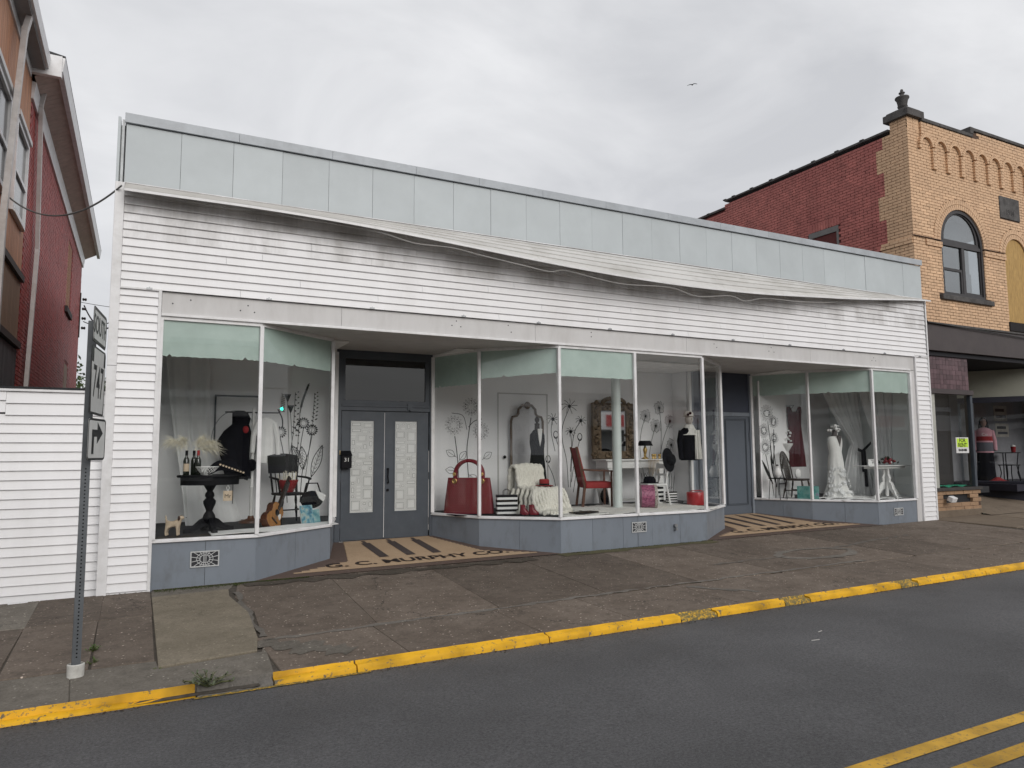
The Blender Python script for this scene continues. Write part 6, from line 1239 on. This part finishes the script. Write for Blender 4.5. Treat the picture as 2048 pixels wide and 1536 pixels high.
# ================================================================ RIGHT BAY
bd = tag(B(11.90, 12.72, 1.78, 1.80, FZ, 3.1).build('drawing_board', m_wall), 'white upright board with inked daisies in the right window', 'board'); bd['label'] = 'white upright board with inked daisies in the right window'
LD = []
def sunf(cx, cy, r, n, seed, squash=1):
    rr = random.Random(seed); LD.append((circ(cx, cy, r*.45, 18, squash), .010))
    for k in range(n): a = 2*pi*k/n+.1; p = petal(cx, cy, a, r*.48, r*rr.uniform(.85, 1.05), r*.09, 5); LD.append((p+[p[0]], .003))
    for k in range(12): a = rr.uniform(0, 2*pi); LD.append((circ(cx+cos(a)*r*.3, cy+sin(a)*r*.3, .006, 5), .006))
sunf(12.13, 2.40, .20, 16, 1, .8); sunf(12.32, 2.22, .15, 16, 2, 1.2); sunf(12.02, 2.02, .17, 18, 3); sunf(12.32, 1.86, .14, 16, 4, 1.3); sunf(12.05, 1.66, .18, 18, 5)
for pts, w in (([(12.15, 2.2), (12.2, 1.8), (12.22, 1.4), (12.3, .9)], .012), ([(12.32, 2.05), (12.30, 1.6), (12.36, 1.1), (12.4, .62)], .014), ([(12.05, 1.5), (12.12, 1.2), (12.2, .9), (12.25, .62)], .012), ([(12.32, 1.7), (12.28, 1.3), (12.34, .8)], .02), ([(12.2, 1.7), (12.22, 1.5), (12.26, 1.3)], .022)): LD.append((curve2(pts), w))
for c, a, ln, w in (((12.24, .86), 2.1, .62, .035), ((12.28, .95), 1.75, .55, .022), ((12.42, .92), 1.25, .62, .030)): LD.append(solid_petal(c[0], c[1], a, 0, ln, w))
q = strokes(MB(), LD, frame_M((0, 1.777, 0), (1, 0, 0), (0, 0, 1))); q.build('ink_drawing', m_ink, bd)
mc = thing('small_plant_chair', 'little black wire chair holding a white jug before the daisy drawing', 'stand', (11.98, 1.42, FZ), .2)
B(-.13, .13, -.12, .12, .43, .45).build('seat', m_black, mc)
for sx in (-1, 1):
    for sy in (-1, 1): MB().tube([(sx*.11, sy*.10, .43), (sx*.13, sy*.13, .0)], .008, 6).build('leg', m_black, mc)
MB().bar((-.12, -.11, .33), (.12, -.11, .33), .012, .02).build('stretcher', m_black, mc)
t = thing('white_jug', 'white jug on the little black wire chair', 'jug', (11.99, 1.42, FZ+.452)); MB().lathe([(.04, 0), (.075, .05), (.085, .11), (.06, .18), (.035, .21), (.045, .25), (.03, .25)], n=20).build('jug_body', m_wp, t, smooth=True); MB().tube([(.05, 0, .22), (.10, 0, .18), (.08, 0, .10)], .009, 6).build('jug_handle', m_wp, t, smooth=True); MB().ell((-.0, 0, .26), (.03, .03, .018), 8, 6).build('stopper', m_black, t, smooth=True)
chair('windsor_chair', 'dark bow back spindle chair behind the teal painting', (12.55, 1.40, FZ), radians(20), mat('espresso_wood', (.035, .025, .02), .45, .2), .48, .44, .42, .58, 'bow', 9)
t = thing('white_cushion', 'small white cushion on the dark spindle chair', 'cushion', (12.60, 1.42, FZ+.422), .3); MB().ell((0, 0, .10), (.12, .05, .11), 16, 10).build('cushion_cover', m_wcloth, t, smooth=True)
pd = thing('flower_pedestal', 'white turned pedestal with pale flowers beside the red dress', 'pedestal', (12.72, 1.82, FZ)); MB().lathe([(.14, 0), (.13, .05), (.06, .09), (.055, .5), (.07, .55), (.05, .62), (.06, .95), (.05, 1.0), (.10, 1.08), (.14, 1.14), (.15, 1.18), (.13, 1.18)], n=22).build('pedestal_column', m_wp, pd, smooth=True); q = MB(); rr = random.Random(2)
for _ in range(40): a = rr.uniform(0, 2*pi); r = rr.uniform(0, .13); q.ell((r*cos(a), r*sin(a), 1.22+rr.uniform(0, .36)*(1-r*3)), (.03, .03, .022), 6, 4)
q.build('blossoms', m_wcloth, pd, smooth=True)
rd = thing('red_dress', 'dark red sleeveless dress hanging in the right window', 'dress', (13.28, 2.05, 1.22)); robe(MB(), [(0, .30, .08, 0, 0, .12), (.3, .28, .075, 0, 0, .09), (.7, .23, .07, 0, 0, .05), (.95, .20, .06, 0, 0, .02), (1.22, .22, .06, 0, 0, 0), (1.25, .19, .055, 0, 0, 0)], 9).build('dress_cloth', mat('crimson_satin', (.085, .002, .010), .6, .2, 6), rd, smooth=80)
for s in (-1, 1): MB().prism([(s*.08, 1.24), (s*.21, 1.22), (s*.20, 1.36), (s*.16, 1.37)], -.03, .03, 'y').build('strap', MATS['crimson_satin'], rd)
MB().tube([(-.30, 0, 1.10), (.0, 0, 1.40), (0, .36, 1.40)], .008, 6).build('hanger', m_metal, rd)
pt = thing('teal_painting', 'small teal canvas painting standing at the window front', 'painting', (11.97+.05, 1.05, FZ), radians(-32)); pt.location = (12.42, 1.02, FZ); pt.rotation_euler.z = radians(-48); B(-.21, .21, 0, .02, 0, .28).build('canvas', m_wcloth, pt); B(-.211, .211, -.003, -.0005, -.001, .281).build('painted_face', vprint('teal_painting_print', [(.03, .14, .15), (.08, .28, .26), (.16, .36, .33), (.30, .16, .30)], 11), pt)
# wedding gown
wg = thing('wedding_gown', 'white ruffled wedding gown on a dress form in the right window', 'gown', (13.28, 1.0, FZ)); m_gown = mat('ivory_satin', (.72, .72, .70), .6, .06, 14, .3, 40)
robe(MB(), [(.01, .34, .26, .02, 0, .10), (.12, .27, .22, .0, 0, .12), (.3, .21, .17, 0, 0, .10), (.5, .19, .15, 0, 0, .07), (.75, .185, .14, 0, 0, .04), (.98, .15, .11, 0, 0, .01), (1.12, .18, .12, 0, 0, 0), (1.27, .19, .11, 0, 0, 0), (1.32, .14, .09, 0, 0, 0)], 12).build('gown_cloth', m_gown, wg, smooth=80)
MB().prism([(-.07, 1.33), (.07, 1.33), (0, 1.10)], -.128, -.108, 'y').build('neckline', mat('grey_form', (.10, .09, .09), .8), wg); MB().lathe([(.10, 1.30), (.05, 1.36), (.045, 1.44), (.001, 1.46)], n=14).build('form_neck', MATS['grey_form'], wg, smooth=True); q = MB(); rr = random.Random(6)
for _ in range(26): q.ell((rr.gauss(0, .05), rr.gauss(-.02, .04), 1.46+rr.uniform(-.05, .10)), (rr.uniform(.02, .05), .03, rr.uniform(.015, .035)), 7, 5)
q.build('hair_flower', m_wcloth, wg, smooth=True); q = MB()
for k in range(46):
    a = rr.uniform(pi, 2*pi); z = rr.uniform(.03, .62); r = .20+.14*(1-z/.62); cx, cy = r*cos(a)*1.05, r*sin(a)*.85; w = rr.uniform(.06, .12)
    q.grid(lambda u, v: (cx+(u-.5)*w*sin(-a)+.02*sin(9*u)*v*cos(a), cy+(u-.5)*w*cos(a)+.03*sin(8*u+k)*v*sin(a), z+.06*(1-v)+.01*sin(11*u)), 8, 3)
q.build('ruffles', m_sheer, wg, smooth=80); q = MB(); q.grid(lambda u, v: ((u-.5)*1.5+.1, -.28+.42*v-.12*cos((u-.5)*3), .012+.03*abs(sin(9*u+6*v))), 40, 10); q.build('train', m_wcloth, wg, smooth=80)
curtain('veil', None, (.02, .10, .20, .08), (.02, .20, .34, .14), m_sheer, .05, 1.46, 3, .02, nu=24, nv=14, root=wg)
# tied-back curtain with black bow
curtain('tied_curtain', 'white curtain gathered by a black bow in the right window', (13.75, 1.75, 14.7, 1.45), (13.85, 1.35, 14.85, 1.25), m_sheer, .575, 3.22, 7, .045, (.56, 14.42, 1.45, 14.72, 1.38))
curtain('mirror_image_curtain', 'added white curtain in place of a mirror image, right end of the right window', (14.45, 1.3, 14.93, .75), (14.62, 1.1, 14.93, .8), m_sheer, .575, 3.22, 4, .03, (.56, 14.72, 1.05, 14.93, .85))  # added to lighten this end; stands in for the tied curtain's mirror image
bw = thing('black_bow', 'long black satin bow tied round the white curtain', 'ribbon', (14.50, 1.30, 1.62)); m_sat = mat('black_satin', (.014, .014, .018), .3, .2)
MB().prism([(-.14, .02), (0, -.03), (.20, .10), (.30, .16), (.30, .10), (.18, .02), (0, -.09), (-.15, -.05)], -.05, -.035, 'y').build('bow_band', m_sat, bw)
for x, z1, ww in ((-.02, -.52, .05), (.05, -.85, .045)): curtain('bow_tail', None, (x-ww, -.055, x+ww, -.055), (x-ww+.03, -.06, x+ww+.06, -.05), m_sat, z1, -.04, 1, .012, nu=8, nv=12, root=bw)
# white scroll-leg table with bouquet and sign
wt = thing('scroll_table', 'white side table with scrolled legs in the right window', 'table', (14.10, .42, FZ)); B(-.74, .74, -.16, .22, .68, .70).build('tabletop', m_wp, wt, bev=.006); B(-.50, .50, -.10, .15, .63, .679).build('apron', m_wp, wt, bev=.006)
scr = [(.02, .62), (.10, .62), (.09, .52), (.14, .44), (.12, .36), (.19, .33), (.24, .27), (.26, .20), (.31, .18), (.36, .10), (.42, .06), (.40, .0), (.33, .02), (.30, .09), (.24, .11), (.18, .17), (.10, .20), (.06, .27), (.05, .40), (.02, .50)]
for a in (0, 62, 180, 242): MB().prism(scr, -.014, .014, 'y').xf(Matrix.Rotation(radians(a), 4, 'Z')).build('scroll_leg', m_wp, wt, bev=.004)
MB().lathe([(.03, .05), (.035, .2), (.022, .3), (.035, .4), (.025, .5), (.04, .62)], n=14).build('centre_post', m_wp, wt, smooth=True)
bq = thing('bouquet', 'dark red and green bouquet lying on the white scroll leg table', 'flowers', (14.12, .40, FZ+.702)); rr = random.Random(12); q = MB(); q2 = MB()
for _ in range(46): a = rr.uniform(0, 2*pi); r = abs(rr.gauss(0, .16)); q.add([], []); leaf(q, (r*cos(a)*1.2, r*sin(a)*.4, .02+.12*max(0, 1-r*4)), (cos(a), sin(a)*.5, rr.uniform(0, .9)), .08, .022)
for _ in range(15): a = rr.uniform(0, 2*pi); r = rr.uniform(0, .15); q2.ell((r*cos(a)*1.2, r*sin(a)*.5-.03, .05+.10*rr.random()*(1-r*3)), (.035, .035, .03), 8, 6)
q.build('leaves', mat('bouquet_leaf', (.02, .035, .02), .6, .3, 30), bq); q2.build('blossoms', vprint('bouquet_bloom', [(.06, .005, .01), (.2, .01, .02), (.3, .03, .04)], 40), bq, smooth=True); MB().ell((0, -.08, .06), (.03, .03, .025), 8, 6).build('white_bloom', m_wcloth, bq, smooth=True)
sg2 = thing('table_sign', 'small white Mrs sign on the white scroll leg table', 'sign', (13.62, .36, FZ+.702)); B(-.15, .15, 0, .012, 0, .13).build('sign_card', m_wp, sg2); text('lettering', 'Mrs', .09, m_ink, sg2, frame_M((.03, -.001, .05), (1, 0, 0), (0, 0, 1)), .0008); text('lettering', "You're his", .035, m_ink, sg2, frame_M((0, -.001, .105), (1, 0, 0), (0, 0, 1)), .0008)
q = MB(); q.grid(lambda u, v: (12.75+2.1*u, .15+.85*v+(.25 if u < .15 else 0), .571+.03*abs(sin(11*u+3*v)*sin(5*v+2))), 50, 14); tag(q.build('floor_cloth', m_wcloth, smooth=80, solid=.004), 'white cloth over the floor under the wedding gown', 'cloth')
# ================================================================ NEIGHBOUR SHOP WINDOWS
fr_ = thing('for_rent_sign', 'neon yellow for rent sign in the neighbouring shop window', 'sign', (16.455, .188, 1.685)); B(-.235, .235, -.004, .0, -.175, .175).build('sign_card', m_wp, fr_); B(-.20, .215, -.0062, -.0044, -.045, .15).build('yellow_field', mat('neon_yellow', (.55, .80, .06), .6, .03), fr_)
for s, z, sz, sx in (('FOR', .105, .125, 1.0), ('RENT', .0, .125, 1.05), ('814-369-4808', -.11, .075, .72)): text('lettering', s, sz, m_ink, fr_, frame_M((0, -.0066, z), (1, 0, 0), (0, 0, 1)), .0006, sx=sx, bold=.003)
q = MB(); q.grid(lambda u, v: (15.45+1.35*u, .22+.35*v, .741+.04*abs(sin(9*u+4*v))+.01), 24, 8); tag(q.build('green_cloth', mat('green_cloth', (.02, .28, .16), .8, .2, 8), smooth=80), 'bright green cloth along the neighbouring window sill', 'cloth')
pl = thing('potted_plant', 'spiky pale plant in a grey pot behind the for rent window', 'plant', (16.25, .9, .742)); MB().lathe([(.16, 0), (.18, .3), (.19, .32), (.17, .32), (.16, .28)], n=22).build('pot', mat('grey_pot', (.30, .30, .29), .6), pl, smooth=True); q = MB(); rr = random.Random(3)
for k in range(60): z = .32+.75*k/60; a = k*2.4; leaf(q, (0, 0, z), (cos(a), sin(a), .4), .18, .02)
q.build('leaf', mat('dusty_leaf', (.16, .17, .15), .8, .3), pl); MB().tube([(0, 0, .2), (0, 0, 1.1)], .03, 8).build('stem', m_wood, pl)
# dressed mannequin
mn = thing('mannequin', 'dark haired mannequin in pink and red sweater in the neighbouring entry window', 'mannequin', (20.48, 1.98, .72), radians(-55)); m_skin = mat('mannequin_skin', (.30, .20, .17), .5)
V = [(0, 0, .92), (0, 0, 1.10), (0, 0, 1.30), (0, 0, 1.42), (0, 0, 1.50), (.09, 0, .88), (.10, -.01, .50), (.10, .01, .06), (.10, -.10, .02), (-.09, 0, .88), (-.10, -.01, .50), (-.10, .01, .06), (-.10, -.10, .02), (.17, 0, 1.36), (.22, .01, 1.10), (.23, -.03, .86), (-.17, 0, 1.36), (-.22, .01, 1.10), (-.23, -.03, .86)]
E_ = [(0, 1), (1, 2), (2, 3), (3, 4), (0, 5), (5, 6), (6, 7), (7, 8), (0, 9), (9, 10), (10, 11), (11, 12), (2, 13), (13, 14), (14, 15), (2, 16), (16, 17), (17, 18)]
skin('body', V, E_, [.12, .11, .12, .05, .045, .085, .06, .045, .035, .085, .06, .045, .035, .055, .045, .035, .055, .045, .035], m_skin, mn)
MB().ell((0, -.01, 1.60), (.075, .09, .115), 16, 12).ell((0, -.10, 1.59), (.012, .016, .02), 8, 6).build('head', m_skin, mn, smooth=True); MB().ell((0, .03, 1.62), (.10, .10, .125), 16, 12).ell((0, .06, 1.48), (.12, .07, .16), 14, 10).ell((.085, -.0, 1.46), (.035, .05, .15), 10, 8).ell((-.085, 0, 1.46), (.035, .05, .15), 10, 8).build('hair', m_blackcloth, mn, smooth=True)
m_pink = mat('pink_knit', (.46, .25, .29), .9, .1, 30, .3); m_grk = mat('grey_knit', (.09, .09, .11), .9, .1)
robe(MB(), [(.78, .205, .15, 0, 0, .02), (.82, .205, .15, 0, 0, .02)], 8, cap=False).build('sweater_hem', m_pink, mn); robe(MB(), [(.82, .208, .15, 0, 0, .02), (1.06, .20, .145, 0, 0, .01)], 8, cap=False).build('sweater_band', m_grk, mn); robe(MB(), [(1.06, .203, .147, 0, 0, .01), (1.10, .20, .145, 0, 0, 0)], 8, cap=False).build('sweater_stripe', m_pink, mn); robe(MB(), [(1.10, .198, .143, 0, 0, 0), (1.22, .197, .142, 0, 0, 0)], 8, cap=False).build('sweater_panel', m_redv, mn); robe(MB(), [(1.22, .199, .144, 0, 0, 0), (1.38, .20, .13, 0, 0, 0), (1.46, .09, .07, 0, 0, 0)], 8).build('sweater_yoke', m_pink, mn, smooth=True)
for s in (-1, 1): MB().tube([(s*.17, 0, 1.38), (s*.225, .01, 1.10), (s*.235, -.03, .84)], [.07, .062, .05], 12).build('sleeve', m_pink, mn, smooth=True)
robe(MB(), [(.03, .22, .17, 0, 0, .06), (.4, .20, .16, 0, 0, .05), (.79, .19, .14, 0, 0, .02)], 8).build('skirt', m_blackcloth, mn, smooth=80)
text('lettering', 'Co', .11, m_wcloth, mn, frame_M((.0, -.152, 1.27), (1, 0, 0), (0, 0, 1)), .003)
t = thing('red_cloth', 'crumpled red cloth at the feet of the sweater mannequin', 'cloth', (20.3, 1.60, .722)); q = MB(); q.grid(lambda u, v: ((u-.5)*.6, (v-.5)*.34, .12*math.exp(-((u-.5)/.3)**2-((v-.5)/.35)**2)+.025*abs(sin(14*u+5*v))), 20, 14); q.build('folds', m_redv, t, smooth=80)
def small_table(name, label, x, y, w, d, h, cat, z=.722):
    t = thing(name, label, cat, (x, y, z)); B(-w/2, w/2, -d/2, d/2, h-.025, h).build('tabletop', m_black, t, bev=.005)
    for sx in (-1, 1):
        for sy in (-1, 1): MB().tube([(sx*w*.42, sy*d*.42, h-.02), (sx*w*.36, sy*d*.36, h*.5), (sx*w*.46, sy*d*.46, 0)], .013, 6).build('leg', m_black, t, smooth=True)
small_table('iron_table', 'thin legged black iron table in the neighbouring entry window', 21.78, 2.2, .9, .4, .78, 'table'); small_table('iron_stool', 'low black iron stool in front of the thin legged iron table', 21.15, 1.75, .42, .36, .45, 'stool')
t = thing('paper_cup', 'red and white cup on the thin legged iron table', 'cup', (22.1, 2.12, 1.504)); MB().lathe([(.05, 0), (.065, .16), (.055, .16)], n=16).build('cup_body', m_redv, t, smooth=True); MB().ell((0, 0, .17), (.062, .062, .04), 12, 6).build('cream_top', m_wcloth, t, smooth=True)
for i, (x0, x1, z0_, z1_) in enumerate(((22.12, 22.78, 2.42, 2.86), (22.16, 22.82, 1.95, 2.34))):
    t = thing('wall_poster', ('upper faded poster on the grey wall behind the sweater mannequin', 'lower faded poster on the grey wall behind the sweater mannequin')[i], 'poster', ((x0+x1)/2, 2.596, (z0_+z1_)/2)); w, h = x1-x0, z1_-z0_; B(-w/2, w/2, -.004, 0, -h/2, h/2).build('sheet', mat('poster_paper', (.42, .40, .36), .8, .2, 8), t); q = MB(); B(-w*.4, w*.3, -.006, -.0045, h*.1, h*.3).build('poster_print', m_ink, t); B(-w*.35, w*.4, -.006, -.0045, -h*.3, -h*.12).build('poster_print', m_grk, t)
# ================================================================ SKY LIFE AND THE FAR SIDE OF THE STREET (seen in the glass)
bd_ = thing('bird', 'small dark bird flying high above the white shop', 'bird', (19.55, 12.0, 16.5), radians(40)); bd_.scale = (.42, .42, .42); m_bird = mat('bird_dark', (.03, .03, .032), .8)
V = [(-.16, 0, 0), (-.04, 0, 0), (.08, 0, .01), (.15, 0, .03), (0, .16, .09), (-.02, .34, .05), (-.07, .50, .0), (0, -.16, .09), (-.02, -.34, .03), (-.07, -.50, -.06)]
skin('body', V, [(0, 1), (1, 2), (2, 3), (1, 4), (4, 5), (5, 6), (1, 7), (7, 8), (8, 9)], [.014, .045, .04, .025, .028, .022, .008, .028, .022, .008], m_bird, bd_, 1, 1)
for s in (-1, 1): MB().add([(.03, s*.05, .03), (.02, s*.2, .085), (-.03, s*.5, .0), (-.10, s*.35, .03), (-.12, s*.16, .07), (-.10, s*.04, .02)], [(0, 1, 4, 5), (1, 2, 3, 4)]).build('wing', m_bird, bd_, solid=.008)
def far_house(label, x0, x1, y, d, h, m, roofm, wins, fas=None, band=None):
    t = thing('street_building', label, 'building', ((x0+x1)/2, y, 0), 0, 'buildings across the street'); w = x1-x0
    B(-w/2, w/2, -d, 0, -.4, h).build('wall', m, t); B(-w/2-.15, w/2+.15, -d, .2, h+.002, h+.25).build('cornice', roofm, t)
    if fas: B(-w/2, w/2, .002, .9, fas[0], fas[1]).build('canopy', m_trim, t); 
    if band: B(band[0]-(x0+x1)/2, band[1]-(x0+x1)/2, .905, .93, band[2], band[3]).build('red_sign', mat('red_sign_paint', (.45, .03, .03), .5), t)
    for a, z0_, z1_, ww in wins:
        p = B(a-(x0+x1)/2, a+ww-(x0+x1)/2, .003, .03, z0_, z1_).build('window', MATS['dark_window'], t); B(a-.08-(x0+x1)/2, a+ww+.08-(x0+x1)/2, .003, .06, z0_-.12, z0_-.002).build('window_sill', m_trim, p)
    return t
m_fb = mat('far_brick', (.17, .09, .07), .8, .2, 2); m_fg = mat('far_grey_wall', (.17, .175, .18), .8, .1, 2); m_ft = mat('far_tan_wall', (.30, .26, .21), .8, .1, 2)
far_house('low pale shop with white canopy across the street, seen in the glass', -16, 6.5, -17, 10, 3.5, m_fg, m_trim, [(x, .8, 2.3, 2.2) for x in (-14, -10.5, -7, -3.5, 0, 3.2)], (2.85, 3.2))
fh = far_house('low shop with red sign band across the street, seen in the glass', 15.5, 44, -17, 10, 3.9, m_fg, m_trim, [(x, .5, 2.3, 2.4) for x in (16.5, 24, 28, 32, 36, 40)], (2.7, 3.6), (21, 38, 2.85, 3.45))
B(-9.9, -7.9, .012, .05, .15, 1.6).build('window_sign', mat('dark_sign_board', (.10, .105, .12), .6), fh); text('lettering', 'Teen M', .40, m_black, fh, frame_M((-8.9, .055, 1.05), (-1, 0, 0), (0, 0, 1)), .001, sx=.9); text('lettering', 'Interven', .34, m_black, fh, frame_M((-8.9, .055, .55), (-1, 0, 0), (0, 0, 1)), .001, sx=.9)
far_house('brick two storey block across the street, seen in the glass', -34, 10, -30, 12, 7.2, m_fb, m_trim, [(x, 4.2, 6.0, 1.1) for x in range(-32, 9, 4)])
far_house('tan block farther along across the street, seen in the glass', 47, 62, -16, 12, 7.0, m_ft, m_trim, [(x, 4.2, 6.0, 1.1) for x in range(48, 61, 3)])
ts = thing('traffic_signal', 'mast arm traffic signal showing green far along the street', 'traffic light', (47.3, 3.0, .3)); MB().tube([(0, 0, 0), (0, 0, 6.3)], [.13, .09], 12).build('pole', m_metal, ts); MB().tube([(0, 0, 5.95), (-.2, -9, 6.1)], [.08, .05], 10).build('mast_arm', m_metal, ts)
m_grn = bpy.data.materials.new('green_signal_lamp'); m_grn.use_nodes = True; b_ = m_grn.node_tree.nodes['Principled BSDF']; b_.inputs['Base Color'].default_value = (.02, .6, .4, 1); b_.inputs['Emission Color'].default_value = (.02, 1, .72, 1); b_.inputs['Emission Strength'].default_value = 26
for y in (-4.5, -7.0):
    h_ = B(-.32, -.06, y-.18, y+.18, 4.35, 5.45).build('signal_head', m_black, ts, bev=.03); MB().tube([(-.17, y, 5.4), (-.17, y, 6.08)], .03, 8).build('hanger', m_metal, ts)
    for k, (z, m) in enumerate(((4.55, m_grn), (4.9, m_dark), (5.25, m_dark))): MB().lathe([(.001, -.012), (.12, -.008), (.125, .0)], (-.33, y, z), 16, 'x').build('signal_lamp', m, h_)
